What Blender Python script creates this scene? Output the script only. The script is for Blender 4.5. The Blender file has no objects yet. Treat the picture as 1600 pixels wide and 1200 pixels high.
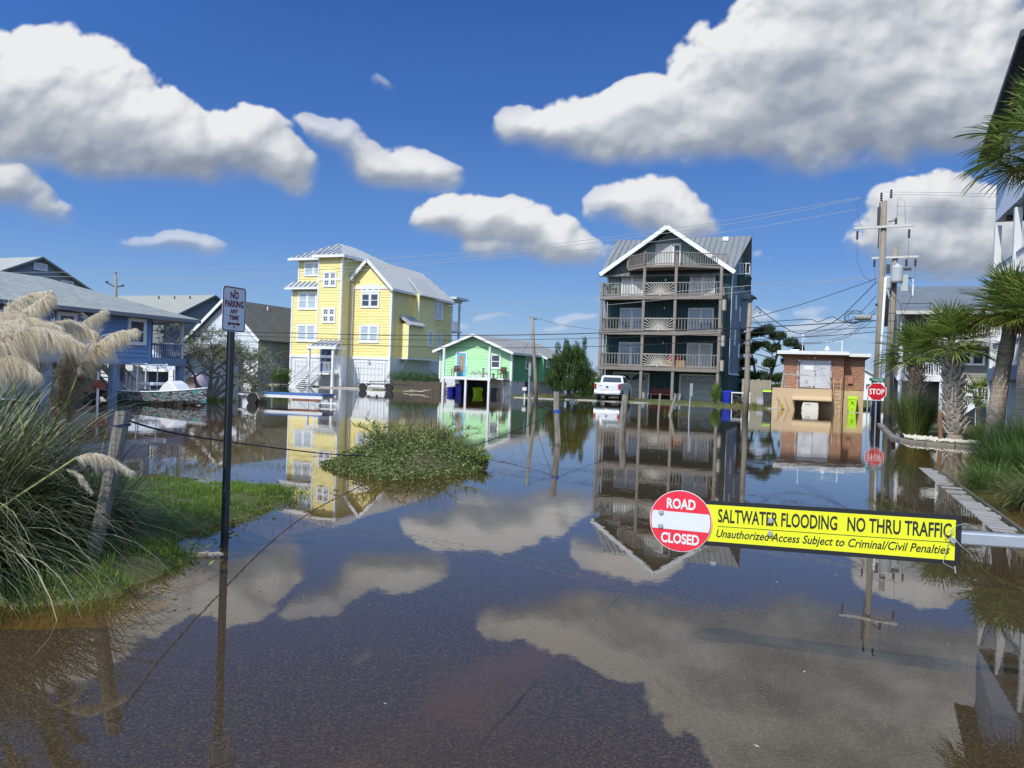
import bpy, math, random
from mathutils import Vector, Matrix, noise as mnoise
R = math.radians
sc = bpy.context.scene
col = sc.collection
# ------------------------------------------------------------------ camera
FPX, EYE = 1200.0, 1.73
ROLL, PITCH = R(2.0), math.atan(14/1200)
fwd = Vector((0, math.cos(PITCH), -math.sin(PITCH)))
r0 = Vector((1, 0, 0)); u0 = r0.cross(fwd)
cright = math.cos(ROLL)*r0 + math.sin(ROLL)*u0
cup = -math.sin(ROLL)*r0 + math.cos(ROLL)*u0
EYEP = Vector((0, 0, EYE))
cd = bpy.data.cameras.new('camera'); cam = bpy.data.objects.new('camera', cd); col.objects.link(cam)
cam.matrix_world = Matrix(((cright.x, cup.x, -fwd.x, 0), (cright.y, cup.y, -fwd.y, 0), (cright.z, cup.z, -fwd.z, EYE), (0, 0, 0, 1)))
cd.lens = 27; cd.sensor_width = 36; cd.clip_start = 0.05; cd.clip_end = 5000
sc.camera = cam
def ray(px, py): return (fwd*FPX + cright*(px-800) + cup*(600-py)).normalized()
def at(px, py, Y):
    d = ray(px, py); return EYEP + d*(Y/d.y)
# ------------------------------------------------------------------ light and exposure
SUN_TO = Vector((0.385, 0.60, -0.735)).normalized()
sd = bpy.data.lights.new('sun', 'SUN'); sun = bpy.data.objects.new('sun', sd); col.objects.link(sun)
sd.energy = 3.45; sd.angle = R(0.53); sd.color = (1.0, 0.95, 0.87)
sun.rotation_euler = SUN_TO.to_track_quat('-Z', 'Y').to_euler()
sc.view_settings.view_transform = 'Standard'; sc.view_settings.look = 'None'
sc.view_settings.exposure = 0.0; sc.view_settings.gamma = 1.0; sc.view_settings.use_curve_mapping = False
sc.cycles.max_bounces = 8; sc.cycles.transparent_max_bounces = 12
sc.cycles.caustics_reflective = False; sc.cycles.caustics_refractive = False
# ------------------------------------------------------------------ node helpers
class NT:
    def __init__(s, nt): s.nt = nt; nt.nodes.clear()
    def n(s, t, **k):
        o = s.nt.nodes.new(t)
        for a, b in k.items():
            if a == 'ins':
                for i, v in b.items(): s.set(o, i, v)
            else: setattr(o, a, b)
        return o
    def set(s, o, i, v):
        sk = o.inputs[i]
        if hasattr(v, 'is_output') or isinstance(v, bpy.types.NodeSocket): s.nt.links.new(v, sk)
        else: sk.default_value = v
    def m(s, op, a, b=0.0, c=None, clamp=False):
        o = s.n('ShaderNodeMath', operation=op, use_clamp=clamp); s.set(o, 0, a); s.set(o, 1, b)
        if c is not None: s.set(o, 2, c)
        return o.outputs[0]
    def vm(s, op, a, b=(0, 0, 0)):
        o = s.n('ShaderNodeVectorMath', operation=op); s.set(o, 0, a)
        if op == 'SCALE': s.set(o, 'Scale', b)
        else: s.set(o, 1, b)
        return o.outputs['Value'] if op in ('LENGTH', 'DOT_PRODUCT', 'DISTANCE') else o.outputs[0]
    def xyz(s, v):
        o = s.n('ShaderNodeSeparateXYZ'); s.set(o, 0, v); return o.outputs
    def comb(s, x, y, z=0.0):
        o = s.n('ShaderNodeCombineXYZ'); s.set(o, 0, x); s.set(o, 1, y); s.set(o, 2, z); return o.outputs[0]
    def mix(s, f, a, b, mode='MIX'):
        o = s.n('ShaderNodeMix', data_type='RGBA', blend_type=mode); s.set(o, 'Factor', f); s.set(o, 6, a); s.set(o, 7, b); return o.outputs[2]
    def noise(s, v, scale, detail=4, rough=0.55, dist=0.0, out=0, dims='3D'):
        o = s.n('ShaderNodeTexNoise', noise_dimensions=dims, ins={'Scale': scale, 'Detail': detail, 'Roughness': rough, 'Distortion': dist})
        if v is not None: s.set(o, 'Vector', v)
        return o.outputs[out]
    def ss(s, x, a, b):
        o = s.n('ShaderNodeMapRange', interpolation_type='SMOOTHSTEP', ins={0: x, 1: a, 2: b, 3: 0.0, 4: 1.0}); return o.outputs[0]
    def ramp(s, f, pts):
        o = s.n('ShaderNodeValToRGB'); cr = o.color_ramp; s.set(o, 0, f)
        while len(cr.elements) < len(pts): cr.elements.new(0.5)
        for e, (p, c) in zip(cr.elements, pts): e.position = p; e.color = (*c, 1)
        return o.outputs[0]
def c4(c): return (c[0], c[1], c[2], 1.0)
# ------------------------------------------------------------------ world: sky and clouds
world = bpy.data.worlds.new('World'); sc.world = world; world.use_nodes = True
W = NT(world.node_tree)
gen = W.n('ShaderNodeTexCoord').outputs['Generated']
dirn = W.vm('NORMALIZE', gen)
dx, dy, dz = W.xyz(dirn)
sky = W.n('ShaderNodeTexSky', sky_type='NISHITA', sun_disc=False, altitude=0, air_density=1.0, dust_density=0.4, ozone_density=2.5)
sf = -SUN_TO
sky.sun_elevation = math.asin(sf.z); sky.sun_rotation = math.atan2(sf.x, sf.y)
hs = W.n('ShaderNodeHueSaturation', ins={'Hue': 0.502, 'Saturation': 1.22, 'Value': 1.0, 'Color': sky.outputs[0]})
ady = W.m('MAXIMUM', W.m('ABSOLUTE', dy), 0.08)
U_ = W.m('DIVIDE', dx, ady); V_ = W.m('DIVIDE', dz, ady)
uv = W.comb(U_, V_)
def duv(px, py):
    d = ray(px, py); return d.x/d.y, d.z/d.y
# every puff: centre, half width, half height, tilt in degrees, weight  (directions in the sky)
PUFFS = [
 (40,140,150,85,-8,1.15),(150,180,130,80,10,1.2),(255,215,110,60,15,1.15),(395,225,75,52,30,1.2),(450,262,50,36,20,1.0),(330,240,95,42,10,1.0),(-80,150,160,110,0,1.2),(60,215,130,50,5,1.0),
 (15,305,90,24,22,.85),(-40,295,80,30,0,.9),(95,325,30,10,15,.35),
 (505,205,48,20,18,.72),(560,222,50,26,25,.72),(625,262,85,34,8,.92),(690,275,35,24,10,.7),
 (250,383,95,16,0,.52),(300,388,45,20,5,.66),
 (745,345,85,38,0,1.05),(830,358,88,44,12,1.0),(700,350,50,26,0,.8),(900,392,60,26,8,.75),(755,395,50,14,0,.7),(860,392,60,22,5,.75),
 (968,318,50,32,0,.85),(1030,325,72,44,10,1.0),(1075,360,45,40,0,.8),
 (838,198,62,30,-8,.85),(930,196,100,48,-6,1.05),(1015,170,80,50,-10,1.1),(1010,224,135,36,0,.85),(1120,200,120,42,0,1.0),
 (1200,110,120,105,-10,1.2),(1330,50,170,120,0,1.25),(1290,150,180,100,0,1.2),(1450,110,150,130,0,1.25),(1500,190,130,50,10,1.0),(1380,-60,200,120,0,1.2),(1560,40,60,90,0,.6),
 (1350,225,170,45,0,.72),(1260,235,80,40,0,.62),
 (1418,322,62,34,-8,.95),(1490,322,72,52,0,1.1),(1585,362,85,60,0,1.0),(1390,360,50,26,0,.7),(1440,385,110,45,0,.9),(1540,400,110,40,0,.9),(1480,435,80,20,0,.45),
 (905,505,40,10,0,.6),(870,520,30,7,0,.5),(1185,500,45,16,0,.55),(1060,500,30,8,0,.4),(1420,500,60,14,0,.45),(780,505,34,9,0,.45),(640,480,26,7,0,.32),(730,520,26,10,0,.5),(1310,530,70,22,0,.6),(1275,495,30,12,0,.4),(600,135,22,12,20,.34),(668,165,14,18,0,.3),(1190,395,30,18,0,.35),
 (950,480,40,9,0,.35),(1130,55,-1,1,0,0),
 (-400,250,160,60,0,1.0),(-650,60,220,100,0,1.1),(2050,200,250,120,0,1.1),(2000,420,160,40,0,.9),(-300,470,180,26,0,.8),(300,-320,200,90,0,1.1),(-200,-250,200,90,0,1.1),(900,-420,160,70,0,1.0),(1500,-420,220,90,0,1.0),(2600,350,220,90,0,1.1),
]
SHADE = [(90,225,240,52,8,1.0),(-60,240,160,60,0,.9),(280,262,130,34,12,.9),(430,275,60,20,20,.35),(1330,195,260,85,0,1.0),(1300,90,190,70,0,.30),(1480,215,180,60,0,1.0),(1490,390,170,70,0,1.0),(1430,330,60,50,0,.4),
 (250,395,110,20,0,.9),(800,395,130,34,5,.6),(1010,365,110,36,0,.5),(560,240,140,30,15,.75),(640,285,90,20,8,.5),(10,320,120,26,15,.9),(900,235,180,26,0,.55),(1290,530,90,30,0,.6),(740,372,90,26,0,.35)]
# the cumulus field is computed here: soft puffs roughened by billow noise, lit from the sun's side
import numpy as np
CW, CH, U0_, U1_, V0_, V1_ = 2304, 768, -1.05, 1.05, -0.02, 0.68
def cloud_field():
    rs = np.random.RandomState(12)
    gu, gv = np.meshgrid(np.linspace(U0_, U1_, CW, dtype=np.float32), np.linspace(V0_, V1_, CH, dtype=np.float32))
    def grad(x, y, seed):
        r = np.random.RandomState(seed); n = 256; ang = r.rand(n, n)*2*np.pi; gx, gy = np.cos(ang).astype(np.float32), np.sin(ang).astype(np.float32)
        xi, yi = np.floor(x).astype(int), np.floor(y).astype(int); fx, fy = x-xi, y-yi
        q = lambda t: t*t*t*(t*(t*6-15)+10); ux, uy = q(fx), q(fy)
        def d(i, j): a, b_ = (xi+i) & 255, (yi+j) & 255; return gx[b_, a]*(fx-i)+gy[b_, a]*(fy-j)
        return ((d(0, 0)*(1-ux)+d(1, 0)*ux)*(1-uy)+(d(0, 1)*(1-ux)+d(1, 1)*ux)*uy)*1.4
    def fbm(x, y, sc_, octv, seed, rough=.55):
        o = 0; a = 1; t = 0
        for k in range(octv): o = o+a*grad(x*sc_+k*7.3, y*sc_+k*3.1, seed+k); t += a; a *= rough; sc_ *= 2.03
        return o/t*1.8
    def worley(x, y, sc_, seed):
        r = np.random.RandomState(seed); n = 256; jx, jy = r.rand(n, n).astype(np.float32), r.rand(n, n).astype(np.float32)
        x, y = x*sc_, y*sc_; xi, yi = np.floor(x).astype(int), np.floor(y).astype(int); fx, fy = x-xi, y-yi; m = np.full(x.shape, 9, np.float32)
        for i in (-1, 0, 1):
            for j in (-1, 0, 1):
                a, b_ = (xi+i) & 255, (yi+j) & 255; m = np.minimum(m, (i+jx[b_, a]-fx)**2+(j+jy[b_, a]-fy)**2)
        return 1-np.minimum(np.sqrt(m), 1.2)
    wx, wy = fbm(gu, gv, 6, 4, 50), fbm(gu, gv, 6, 4, 70)
    def blobs(lst, k, soft, sq):
        x, y = gu+wx*k, gv+wy*k*.8; s = np.zeros_like(x); wm = np.zeros_like(x)
        for (px, py, w, h, t, wt) in lst:
            if w <= 0: continue
            cu, cv = duv(px, py); a = R(-t); X = (x-cu)*math.cos(a)+(y-cv)*math.sin(a); Y = (y-cv)*math.cos(a)-(x-cu)*math.sin(a)
            f = wt*np.maximum(0, 1-.72*((X*1200/w/soft)**2+(Y*1200/h/soft)**2)); s = np.where(f > 0, np.maximum(s, f)+.25*np.minimum(s, f)*(1-np.abs(s-f)), s)
            wm = np.maximum(wm, wt*np.clip(1.5-.6*((X*1200/w/soft)**2+(Y*1200/h/soft)**2), 0, 1))
        return (s, wm) if sq else s
    B, WM = blobs(PUFFS, .017, 1.08, True)
    bx, by = gu+wx*.016, gv+wy*.016
    bil = worley(bx, by, 17, 5)*.50+worley(bx, by, 36, 6)*.28+worley(bx, by, 75, 7)*.15+worley(bx, by, 150, 8)*.07
    fin_ = fbm(gu, gv, 22, 6, 90, .6)
    wisp = fbm(gu, gv, 9, 6, 30, .62)
    H = B*.95+(bil-.42)*.40*np.minimum(1, B*2.2+.15)+fin_*.34*np.minimum(1, B*2.2+.12)+wisp*.24*np.minimum(1, B*2.2+.35)
    thick = np.clip((H-.27)/1.0, 0, 1.4)
    hf = np.sqrt(np.maximum(thick, 0)+1e-4)*.070+bil*.012*np.minimum(1, thick*5)
    du = (U1_-U0_)/CW; dv = (V1_-V0_)/CH
    def blur(a, n):
        for _ in range(2):
            for ax in (0, 1):
                c = np.cumsum(np.concatenate([np.repeat(np.take(a, [0], ax), n+1, ax), a, np.repeat(np.take(a, [-1], ax), n, ax)], ax), ax)
                sl = [slice(None)]*2; sr = [slice(None)]*2; sl[ax] = slice(2*n+1, None); sr[ax] = slice(None, -(2*n+1)); a = (c[tuple(sl)]-c[tuple(sr)])/(2*n+1)
        return a.astype(np.float32)
    def lam(h, k):
        gy_, gx_ = np.gradient(h, dv, du); gx_, gy_ = -gx_*k, -gy_*k; L = np.array([-.30, .72, .62]); L = L/np.linalg.norm(L)
        return np.clip((gx_*L[0]+gy_*L[1]+L[2])/np.sqrt(gx_**2+gy_**2+1), 0, 1)
    lit = .50*lam(blur(hf, 16), 1.0)+.32*lam(blur(hf, 6), .75)+.18*lam(blur(hf, 2), .45)
    S = blobs(SHADE+[(p[0], p[1]+p[3]*.55, p[2]*.9, p[3]*.6, p[4], .40*p[5]) for p in PUFFS if p[5] > .6 and p[2] > 0], .05, 1.25, False)
    lit = .90*lit+.33+.26*(bil-blur(bil, 14))-.30*np.clip(blur(S, 16), 0, 1.5)+.13*wisp+.05*fin_-.10*np.clip(thick-.35, 0, 1)
    soft = 1-np.clip((lit-.25)/.5, 0, 1)
    lo, hi = .20-.12*soft, .42+.58*soft
    Ah = blur(H, 1)*(1-soft)+blur(H, 7)*soft
    t = np.clip((Ah-lo)/(hi-lo), 0, 1); al = t*t*(3-2*t)
    al = al*(.30+.70*np.clip((blur(WM, 12)-.30)/.62, 0, 1))
    al = al*(.40+.60*np.clip((gv+.01)/.15, 0, 1))*np.clip((V1_-gv)/.05, 0, 1)
    out = np.zeros((CH, CW, 4), np.float32); out[..., 0] = al; out[..., 1] = np.clip(lit, 0, 1); out[..., 3] = 1
    im = bpy.data.images.new('cloud_field', CW, CH, float_buffer=True, is_data=True); im.pixels.foreach_set(out.ravel()); im.update(); return im
cf = W.n('ShaderNodeTexImage', image=cloud_field(), extension='CLIP', interpolation='Cubic')
W.set(cf, 'Vector', W.comb(W.m('DIVIDE', W.m('SUBTRACT', U_, U0_), U1_-U0_), W.m('DIVIDE', W.m('SUBTRACT', V_, V0_), V1_-V0_)))
cover, lit, _c = (lambda o: (o[0], o[1], o[2]))(W.n('ShaderNodeSeparateColor', ins={0: cf.outputs[0]}).outputs)
ccol = W.ramp(lit, [(0.0, (0.25, 0.29, 0.37)), (0.3, (0.34, 0.385, 0.46)), (0.58, (0.48, 0.52, 0.575)), (0.80, (0.66, 0.685, 0.725)), (1.0, (0.84, 0.845, 0.86))])
air = W.ramp(W.m('MULTIPLY', dz, 1.6, clamp=True), [(0.0, (0.40, 0.56, 0.79)), (0.11, (0.245, 0.44, 0.77)), (0.25, (0.122, 0.295, 0.72)), (0.50, (0.052, 0.168, 0.54)), (0.75, (0.027, 0.107, 0.41)), (1.0, (0.020, 0.085, 0.33))])
skyc = W.mix(0.78, W.vm('SCALE', hs.outputs[0], 0.088), air)
glow = W.m('ADD', 1.0, W.m('MULTIPLY', W.ss(W.vm('DOT_PRODUCT', dirn, tuple(-SUN_TO)), -0.15, 0.95), 2.6))
skyc = W.mix(W.ss(W.vm('DOT_PRODUCT', dirn, tuple(-SUN_TO)), 0.1, 1.0), skyc, (0.22, 0.30, 0.42, 1))
fin = W.mix(cover, W.vm('SCALE', skyc, glow), ccol)
fin = W.mix(W.ss(dz, 0.0, -0.03), fin, (0.10, 0.11, 0.11, 1))
bg = W.n('ShaderNodeBackground', ins={'Color': fin, 'Strength': 1.0})
wo = W.n('ShaderNodeOutputWorld'); W.set(wo, 0, bg.outputs[0])
world.cycles.sampling_method = 'MANUAL'; world.cycles.sample_map_resolution = 512

# ------------------------------------------------------------------ mesh builder
class MB:
    def __init__(s): s.v = []; s.f = []; s.m = []
    def add(s, vs, fs, m=0):
        k = len(s.v); s.v += [tuple(p) for p in vs]
        for f in fs: s.f.append(tuple(i+k for i in f)); s.m.append(m)
        return s
    def box(s, x0, x1, y0, y1, z0, z1, m=0):
        vs = [(x, y, z) for z in (z0, z1) for y in (y0, y1) for x in (x0, x1)]
        return s.add(vs, [(0, 2, 3, 1), (4, 5, 7, 6), (0, 1, 5, 4), (1, 3, 7, 5), (3, 2, 6, 7), (2, 0, 4, 6)], m)
    def prism(s, poly, ext, m=0):
        n = len(poly); P = [Vector(p) for p in poly]; E = Vector(ext)
        fs = [tuple(range(n-1, -1, -1)), tuple(range(n, 2*n))] + [(i, (i+1) % n, n+(i+1) % n, n+i) for i in range(n)]
        return s.add(P+[p+E for p in P], fs, m)
    def bar(s, a, b, w, h=None, m=0, up=(0, 0, 1)):
        a = Vector(a); b = Vector(b); d = (b-a).normalized(); h = w if h is None else h
        x = d.cross(Vector(up))
        x = Vector((1, 0, 0)) if x.length < 1e-4 else x.normalized()
        z = x.cross(d); x *= w/2; z *= h/2
        vs = [a-x-z, a+x-z, a+x+z, a-x+z, b-x-z, b+x-z, b+x+z, b-x+z]
        return s.add(vs, [(0, 1, 2, 3), (7, 6, 5, 4), (0, 4, 5, 1), (1, 5, 6, 2), (2, 6, 7, 3), (3, 7, 4, 0)], m)
    def tube(s, pts, rad, n=8, m=0, cap=True):
        P = [Vector(p) for p in pts]; k = len(P)
        if not hasattr(rad, '__len__'): rad = [rad]*k
        vs = []; px = None
        for i in range(k):
            t = (P[min(i+1, k-1)]-P[max(i-1, 0)]).normalized()
            if px is None:
                px = t.orthogonal().normalized()
                if abs(t.z) > .9: px = (Vector((1, 0, 0))-t*t.x).normalized()
            px = (px-t*px.dot(t)).normalized(); py = t.cross(px)
            for j in range(n):
                a = 2*math.pi*(j+.5)/n; vs.append(P[i]+(px*math.cos(a)+py*math.sin(a))*rad[i])
        fs = [(i*n+j, i*n+(j+1) % n, (i+1)*n+(j+1) % n, (i+1)*n+j) for i in range(k-1) for j in range(n)]
        if cap: fs += [tuple(range(n-1, -1, -1)), tuple(range((k-1)*n, k*n))]
        return s.add(vs, fs, m)
    def lathe(s, prof, c=(0, 0, 0), n=16, m=0, ax='z'):
        vs = []; c = Vector(c)
        for r, h in prof:
            for j in range(n):
                a = 2*math.pi*j/n; x, y = r*math.cos(a), r*math.sin(a)
                vs.append(c+Vector({'z': (x, y, h), 'y': (x, h, y), 'x': (h, x, y)}[ax]))
        k = len(prof)
        fs = [(i*n+j, i*n+(j+1) % n, (i+1)*n+(j+1) % n, (i+1)*n+j) for i in range(k-1) for j in range(n)]
        fs += [tuple(range(n-1, -1, -1)), tuple(range((k-1)*n, k*n))]
        return s.add(vs, fs, m)
    def poly(s, pts, m=0): return s.add(pts, [tuple(range(len(pts)))], m)
    def build(s, name, mats, parent=None, smooth=False, bevel=0.0, mods=()):
        me = bpy.data.meshes.new(name); me.from_pydata(s.v, [], s.f); me.update()
        if not isinstance(mats, (list, tuple)): mats = [mats]
        for m in mats: me.materials.append(m)
        if len(mats) > 1: me.polygons.foreach_set('material_index', s.m)
        if smooth: me.polygons.foreach_set('use_smooth', [True]*len(me.polygons))
        o = bpy.data.objects.new(name, me); col.objects.link(o)
        if parent is not None: o.parent = parent
        if bevel > 0:
            b = o.modifiers.new('bevel', 'BEVEL'); b.width = bevel; b.segments = 2; b.limit_method = 'ANGLE'; b.angle_limit = R(40)
        return o
def tag(o, label, cat, group=None, kind=None):
    o['label'] = label
    if kind: o['kind'] = kind
    if cat: o['category'] = cat
    if group: o['group'] = group
    return o
def thing(name, label, cat, loc, yaw=0.0, group=None):
    o = bpy.data.objects.new(name, None); col.objects.link(o)
    o.location = loc; o.rotation_euler = (0, 0, R(-yaw)); o.empty_display_size = .3
    return tag(o, label, cat, group)
def dup(root, loc, yaw, label, group=None, scale=None):
    r = root.copy(); col.objects.link(r); r.location = loc; r.rotation_euler = (0, 0, R(-yaw)); r['label'] = label
    if scale: r.scale = (scale, scale, scale)
    if group: r['group'] = group
    for ch in list(root.children):
        c = ch.copy(); col.objects.link(c); c.parent = r
        for g in list(ch.children):
            d = g.copy(); col.objects.link(d); d.parent = c
    return r
# ------------------------------------------------------------------ materials
def newmat(name):
    m = bpy.data.materials.new(name); m.use_nodes = True; return m, NT(m.node_tree)
def finish(N, colr, rough=.6, metal=0.0, normal=None, spec=.5, extra=None):
    b = N.n('ShaderNodeBsdfPrincipled', ins={'Base Color': colr if not isinstance(colr, tuple) else c4(colr), 'Roughness': rough, 'Metallic': metal, 'Specular IOR Level': spec})
    if normal is not None: N.set(b, 'Normal', normal)
    for k, v in (extra or {}).items(): N.set(b, k, v)
    o = N.n('ShaderNodeOutputMaterial'); N.set(o, 0, b.outputs[0]); return b
def bump(N, h, dist, strength=1.0):
    return N.n('ShaderNodeBump', ins={'Strength': strength, 'Distance': dist, 'Height': h}).outputs[0]
def objc(N): return N.n('ShaderNodeTexCoord').outputs['Object']
def M_plain(name, c, rough=.5, var=.12, scale=3.0, metal=0.0, bmp=0.0, spec=.5, dirt=0.0):
    m, N = newmat(name); v = objc(N)
    n = N.noise(v, scale, 6, .6)
    a = N.mix(n, c4([x*(1-var) for x in c]), c4([min(1, x*(1+var)) for x in c]))
    if dirt:
        d = N.ss(N.noise(v, scale*.6, 8, .7), .48, .75)
        a = N.mix(N.m('MULTIPLY', d, dirt), a, c4((.16, .14, .11)))
    nr = bump(N, N.noise(v, scale*6, 5, .6), bmp) if bmp else None
    finish(N, a, N.m('ADD', rough-.06, N.m('MULTIPLY', n, .12)), metal, nr, spec); return m
def M_siding(name, c, board=.16, var=.08, vertical=False, rough=.65, dirt=.12, depth=.08):
    m, N = newmat(name); v = objc(N); x, y, z = N.xyz(v)
    q = N.m('ADD', x, y) if vertical else z
    t = N.m('DIVIDE', q, board); fr = N.m('FRACT', t); idx = N.m('FLOOR', t)
    wn = N.n('ShaderNodeTexWhiteNoise', noise_dimensions='1D'); N.set(wn, 'W', idx)
    n = N.noise(v, 1.2, 6, .6)
    f = N.m('ADD', N.m('MULTIPLY', n, .7), N.m('MULTIPLY', wn.outputs[0], .3))
    a = N.mix(f, c4([k*(1-var*1.5) for k in c]), c4([min(1, k*(1+var)) for k in c]))
    streak = N.ss(N.noise(N.vm('MULTIPLY', v, (3, 3, .35)), 2.0, 7, .65), .50, .78)
    a = N.mix(N.m('MULTIPLY', streak, dirt), a, c4((.17, .15, .12)))
    if vertical: h = N.ss(N.m('ABSOLUTE', N.m('SUBTRACT', fr, .5)), .5, .44)
    else: h = N.m('SUBTRACT', 1.0, fr)
    finish(N, a, rough, 0, bump(N, N.m('ADD', h, N.m('MULTIPLY', N.noise(v, 14, 4, .6), .12)), depth), .3); return m
def M_shingle(name, c, var=.3, sx=.3, sz=.14):
    m, N = newmat(name); v = objc(N); x, y, z = N.xyz(v)
    br = N.n('ShaderNodeTexBrick', ins={'Color1': c4([k*(1-var) for k in c]), 'Color2': c4([min(1, k*(1+var)) for k in c]), 'Mortar': c4([k*.6 for k in c]), 'Scale': 1.0, 'Mortar Size': .012, 'Brick Width': sx, 'Row Height': sz, 'Bias': 0.0})
    N.set(br, 'Vector', N.comb(N.m('ADD', x, N.m('MULTIPLY', y, .7)), N.m('MULTIPLY', N.m('ADD', z, N.m('MULTIPLY', y, .12)), 1.9)))
    n = N.noise(v, .8, 7, .65)
    a = N.mix(.45, br.outputs[0], N.mix(n, c4([k*.7 for k in c]), c4([min(1, k*1.3) for k in c])))
    finish(N, a, .9, 0, bump(N, N.noise(v, 30, 3, .6), .01), .2); return m
def M_brick(name):
    m, N = newmat(name); v = objc(N); x, y, z = N.xyz(v)
    br = N.n('ShaderNodeTexBrick', ins={'Color1': (.27, .095, .05, 1), 'Color2': (.50, .23, .125, 1), 'Mortar': (.42, .34, .27, 1), 'Scale': 1.0, 'Mortar Size': .011, 'Brick Width': .23, 'Row Height': .078})
    N.set(br, 'Vector', N.comb(N.m('ADD', x, y), z))
    n = N.noise(v, 5, 8, .7); n2 = N.noise(v, 22, 2, .5)
    a = N.mix(N.m('MULTIPLY', N.ss(n, .45, .8), .6), br.outputs[0], (.58, .34, .20, 1), 'MIX')
    a = N.mix(N.m('MULTIPLY', N.ss(n2, .5, .72), .7), a, (.20, .07, .04, 1))
    finish(N, a, .9, 0, bump(N, br.outputs[1], -.006), .2); return m
def M_wood(name, c, var=.35, axis='z', rough=.85, scale=1.0, bmp=.006):
    m, N = newmat(name); v = objc(N)
    st = {'z': (14, 14, .9), 'x': (.9, 14, 14), 'y': (14, .9, 14)}[axis]
    g = N.noise(N.vm('MULTIPLY', v, tuple(k*scale for k in st)), 2.2, 8, .65, .6)
    b = N.noise(v, 1.7, 4, .6)
    a = N.ramp(N.m('ADD', N.m('MULTIPLY', g, .7), N.m('MULTIPLY', b, .3)), [(.25, [k*(1-var*1.3) for k in c]), (.5, c), (.75, [min(1, k*(1+var)) for k in c])])
    finish(N, a, rough, 0, bump(N, g, bmp), .25); return m
def M_leaf(name, c1, c2, c3=None, rough=.55, trans=.25):
    m, N = newmat(name)
    ri = N.n('ShaderNodeNewGeometry').outputs['Random Per Island']
    pts = [(0.0, c1), (.55, c2), (1.0, c3 or c2)]
    a = N.ramp(ri, pts)
    big = N.noise(objc(N), 1.6, 3, .6)
    a = N.mix(.5, a, N.mix(big, c4((.55, .55, .5)), c4((1.35, 1.35, 1.25))), 'MULTIPLY') if True else a
    b = N.n('ShaderNodeBsdfPrincipled', ins={'Base Color': a, 'Roughness': rough, 'Specular IOR Level': .35})
    t = N.n('ShaderNodeBsdfTranslucent', ins={0: a}); mx = N.n('ShaderNodeMixShader', ins={0: trans, 1: b.outputs[0], 2: t.outputs[0]})
    o = N.n('ShaderNodeOutputMaterial'); N.set(o, 0, mx.outputs[0]); return m
def M_glass(name, c, rough=.08):
    m, N = newmat(name); v = objc(N)
    n = N.noise(v, 1.4, 4, .6); a = N.mix(n, c4([k*.7 for k in c]), c4([min(1, k*1.25) for k in c]))
    finish(N, a, rough, 0, bump(N, N.noise(v, 1.1, 2, .5), .004), .8); return m
white = M_plain('white_paint', (.80, .80, .78), .45, .05, 2, dirt=.10)
whitem = M_plain('white_metal', (.78, .79, .80), .35, .05, 2)
wtrim = M_plain('white_trim', (.83, .83, .82), .5, .04, 2, dirt=.05)
yel = M_siding('yellow_clapboard', (.85, .73, .31), .17, .08, dirt=.10)
whsid = M_siding('white_board', (.76, .77, .79), .4, .05, vertical=True, dirt=.10, depth=.03)
metroof = M_plain('galvanised_roof', (.54, .56, .58), .42, .12, 1.5, metal=.2, dirt=.12)
concrete = M_plain('concrete', (.42, .39, .34), .85, .15, 3, bmp=.004, dirt=.25)
woodg = M_wood('grey_weathered_wood', (.27, .235, .20), .35)
woodgx = M_wood('grey_weathered_beam', (.25, .215, .185), .4, 'x')
woodp = M_wood('utility_pole_wood', (.30, .26, .20), .30)
teal = M_siding('shaded_teal_board', (.040, .090, .095), .3, .2, vertical=True, dirt=.10)  # front boards, the shade under the decks put into the dark colour
teal_lit = M_siding('sunlit_teal_board', (.20, .28, .26), .3, .2, vertical=True, dirt=.25)  # same weathered boards, paler: sunlight on the gable put into the colour
slate = M_siding('slate_blue_clapboard', (.24, .285, .325), .17, .1, dirt=.12)
blackm = M_plain('black_rubber', (.015, .015, .016), .6, .2, 6)
darkm = M_plain('dark_metal', (.05, .05, .055), .5, .2, 5)
steel = M_plain('galvanised_steel', (.50, .52, .54), .38, .12, 6, metal=.6)
gdark = M_glass('dark_window_glass', (.03, .045, .06))
gblind = M_glass('glass_with_blinds', (.46, .54, .60), .15)
gsky = M_glass('pale_window_glass', (.22, .30, .38), .1)
curt = M_siding('white_vertical_blinds', (.62, .63, .62), .12, .12, vertical=True, dirt=.05)
bluep = M_plain('blue_plastic', (.012, .03, .42), .4, .12, 3)
limep = M_plain('lime_plastic', (.50, .85, .02), .4, .1, 3)
redp = M_plain('red_paint', (.62, .012, .025), .4, .06, 4)
# ------------------------------------------------------------------ ground, roads, water
GY = 22.0
CU, SU = math.cos(R(GY)), math.sin(R(GY))
def toUV(x, y): return SU*x + CU*y, CU*x - SU*y      # along the street, across it
def toXY(U, V): return SU*U + CU*V, CU*U - SU*V
def sm(a, b, x):
    t = max(0, min(1, (x-a)/(b-a))); return t*t*(3-2*t)
def nz(x, y, s, k=0): return mnoise.fractal(Vector((x*s, y*s, k)), 1.0, 2.0, 4)
def bankd(x, y):
    "height of the grassy bank on the left"
    e = max(sm(-2.45, -3.5, x + .30*nz(x, y, .7, 3) + .34*nz(x, y, 2.1, 13) + .28*(y-7.4)*(1 if y < 7.4 else 0) - (.0 if y < 8 else .12*(y-8))), 0)
    return e*sm(4.6, 5.7, y+.3*nz(x, y, .8, 9))*sm(11.9, 10.4, y+.3*nz(x, y, .6, 5)+ .1*(x+5))
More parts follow.
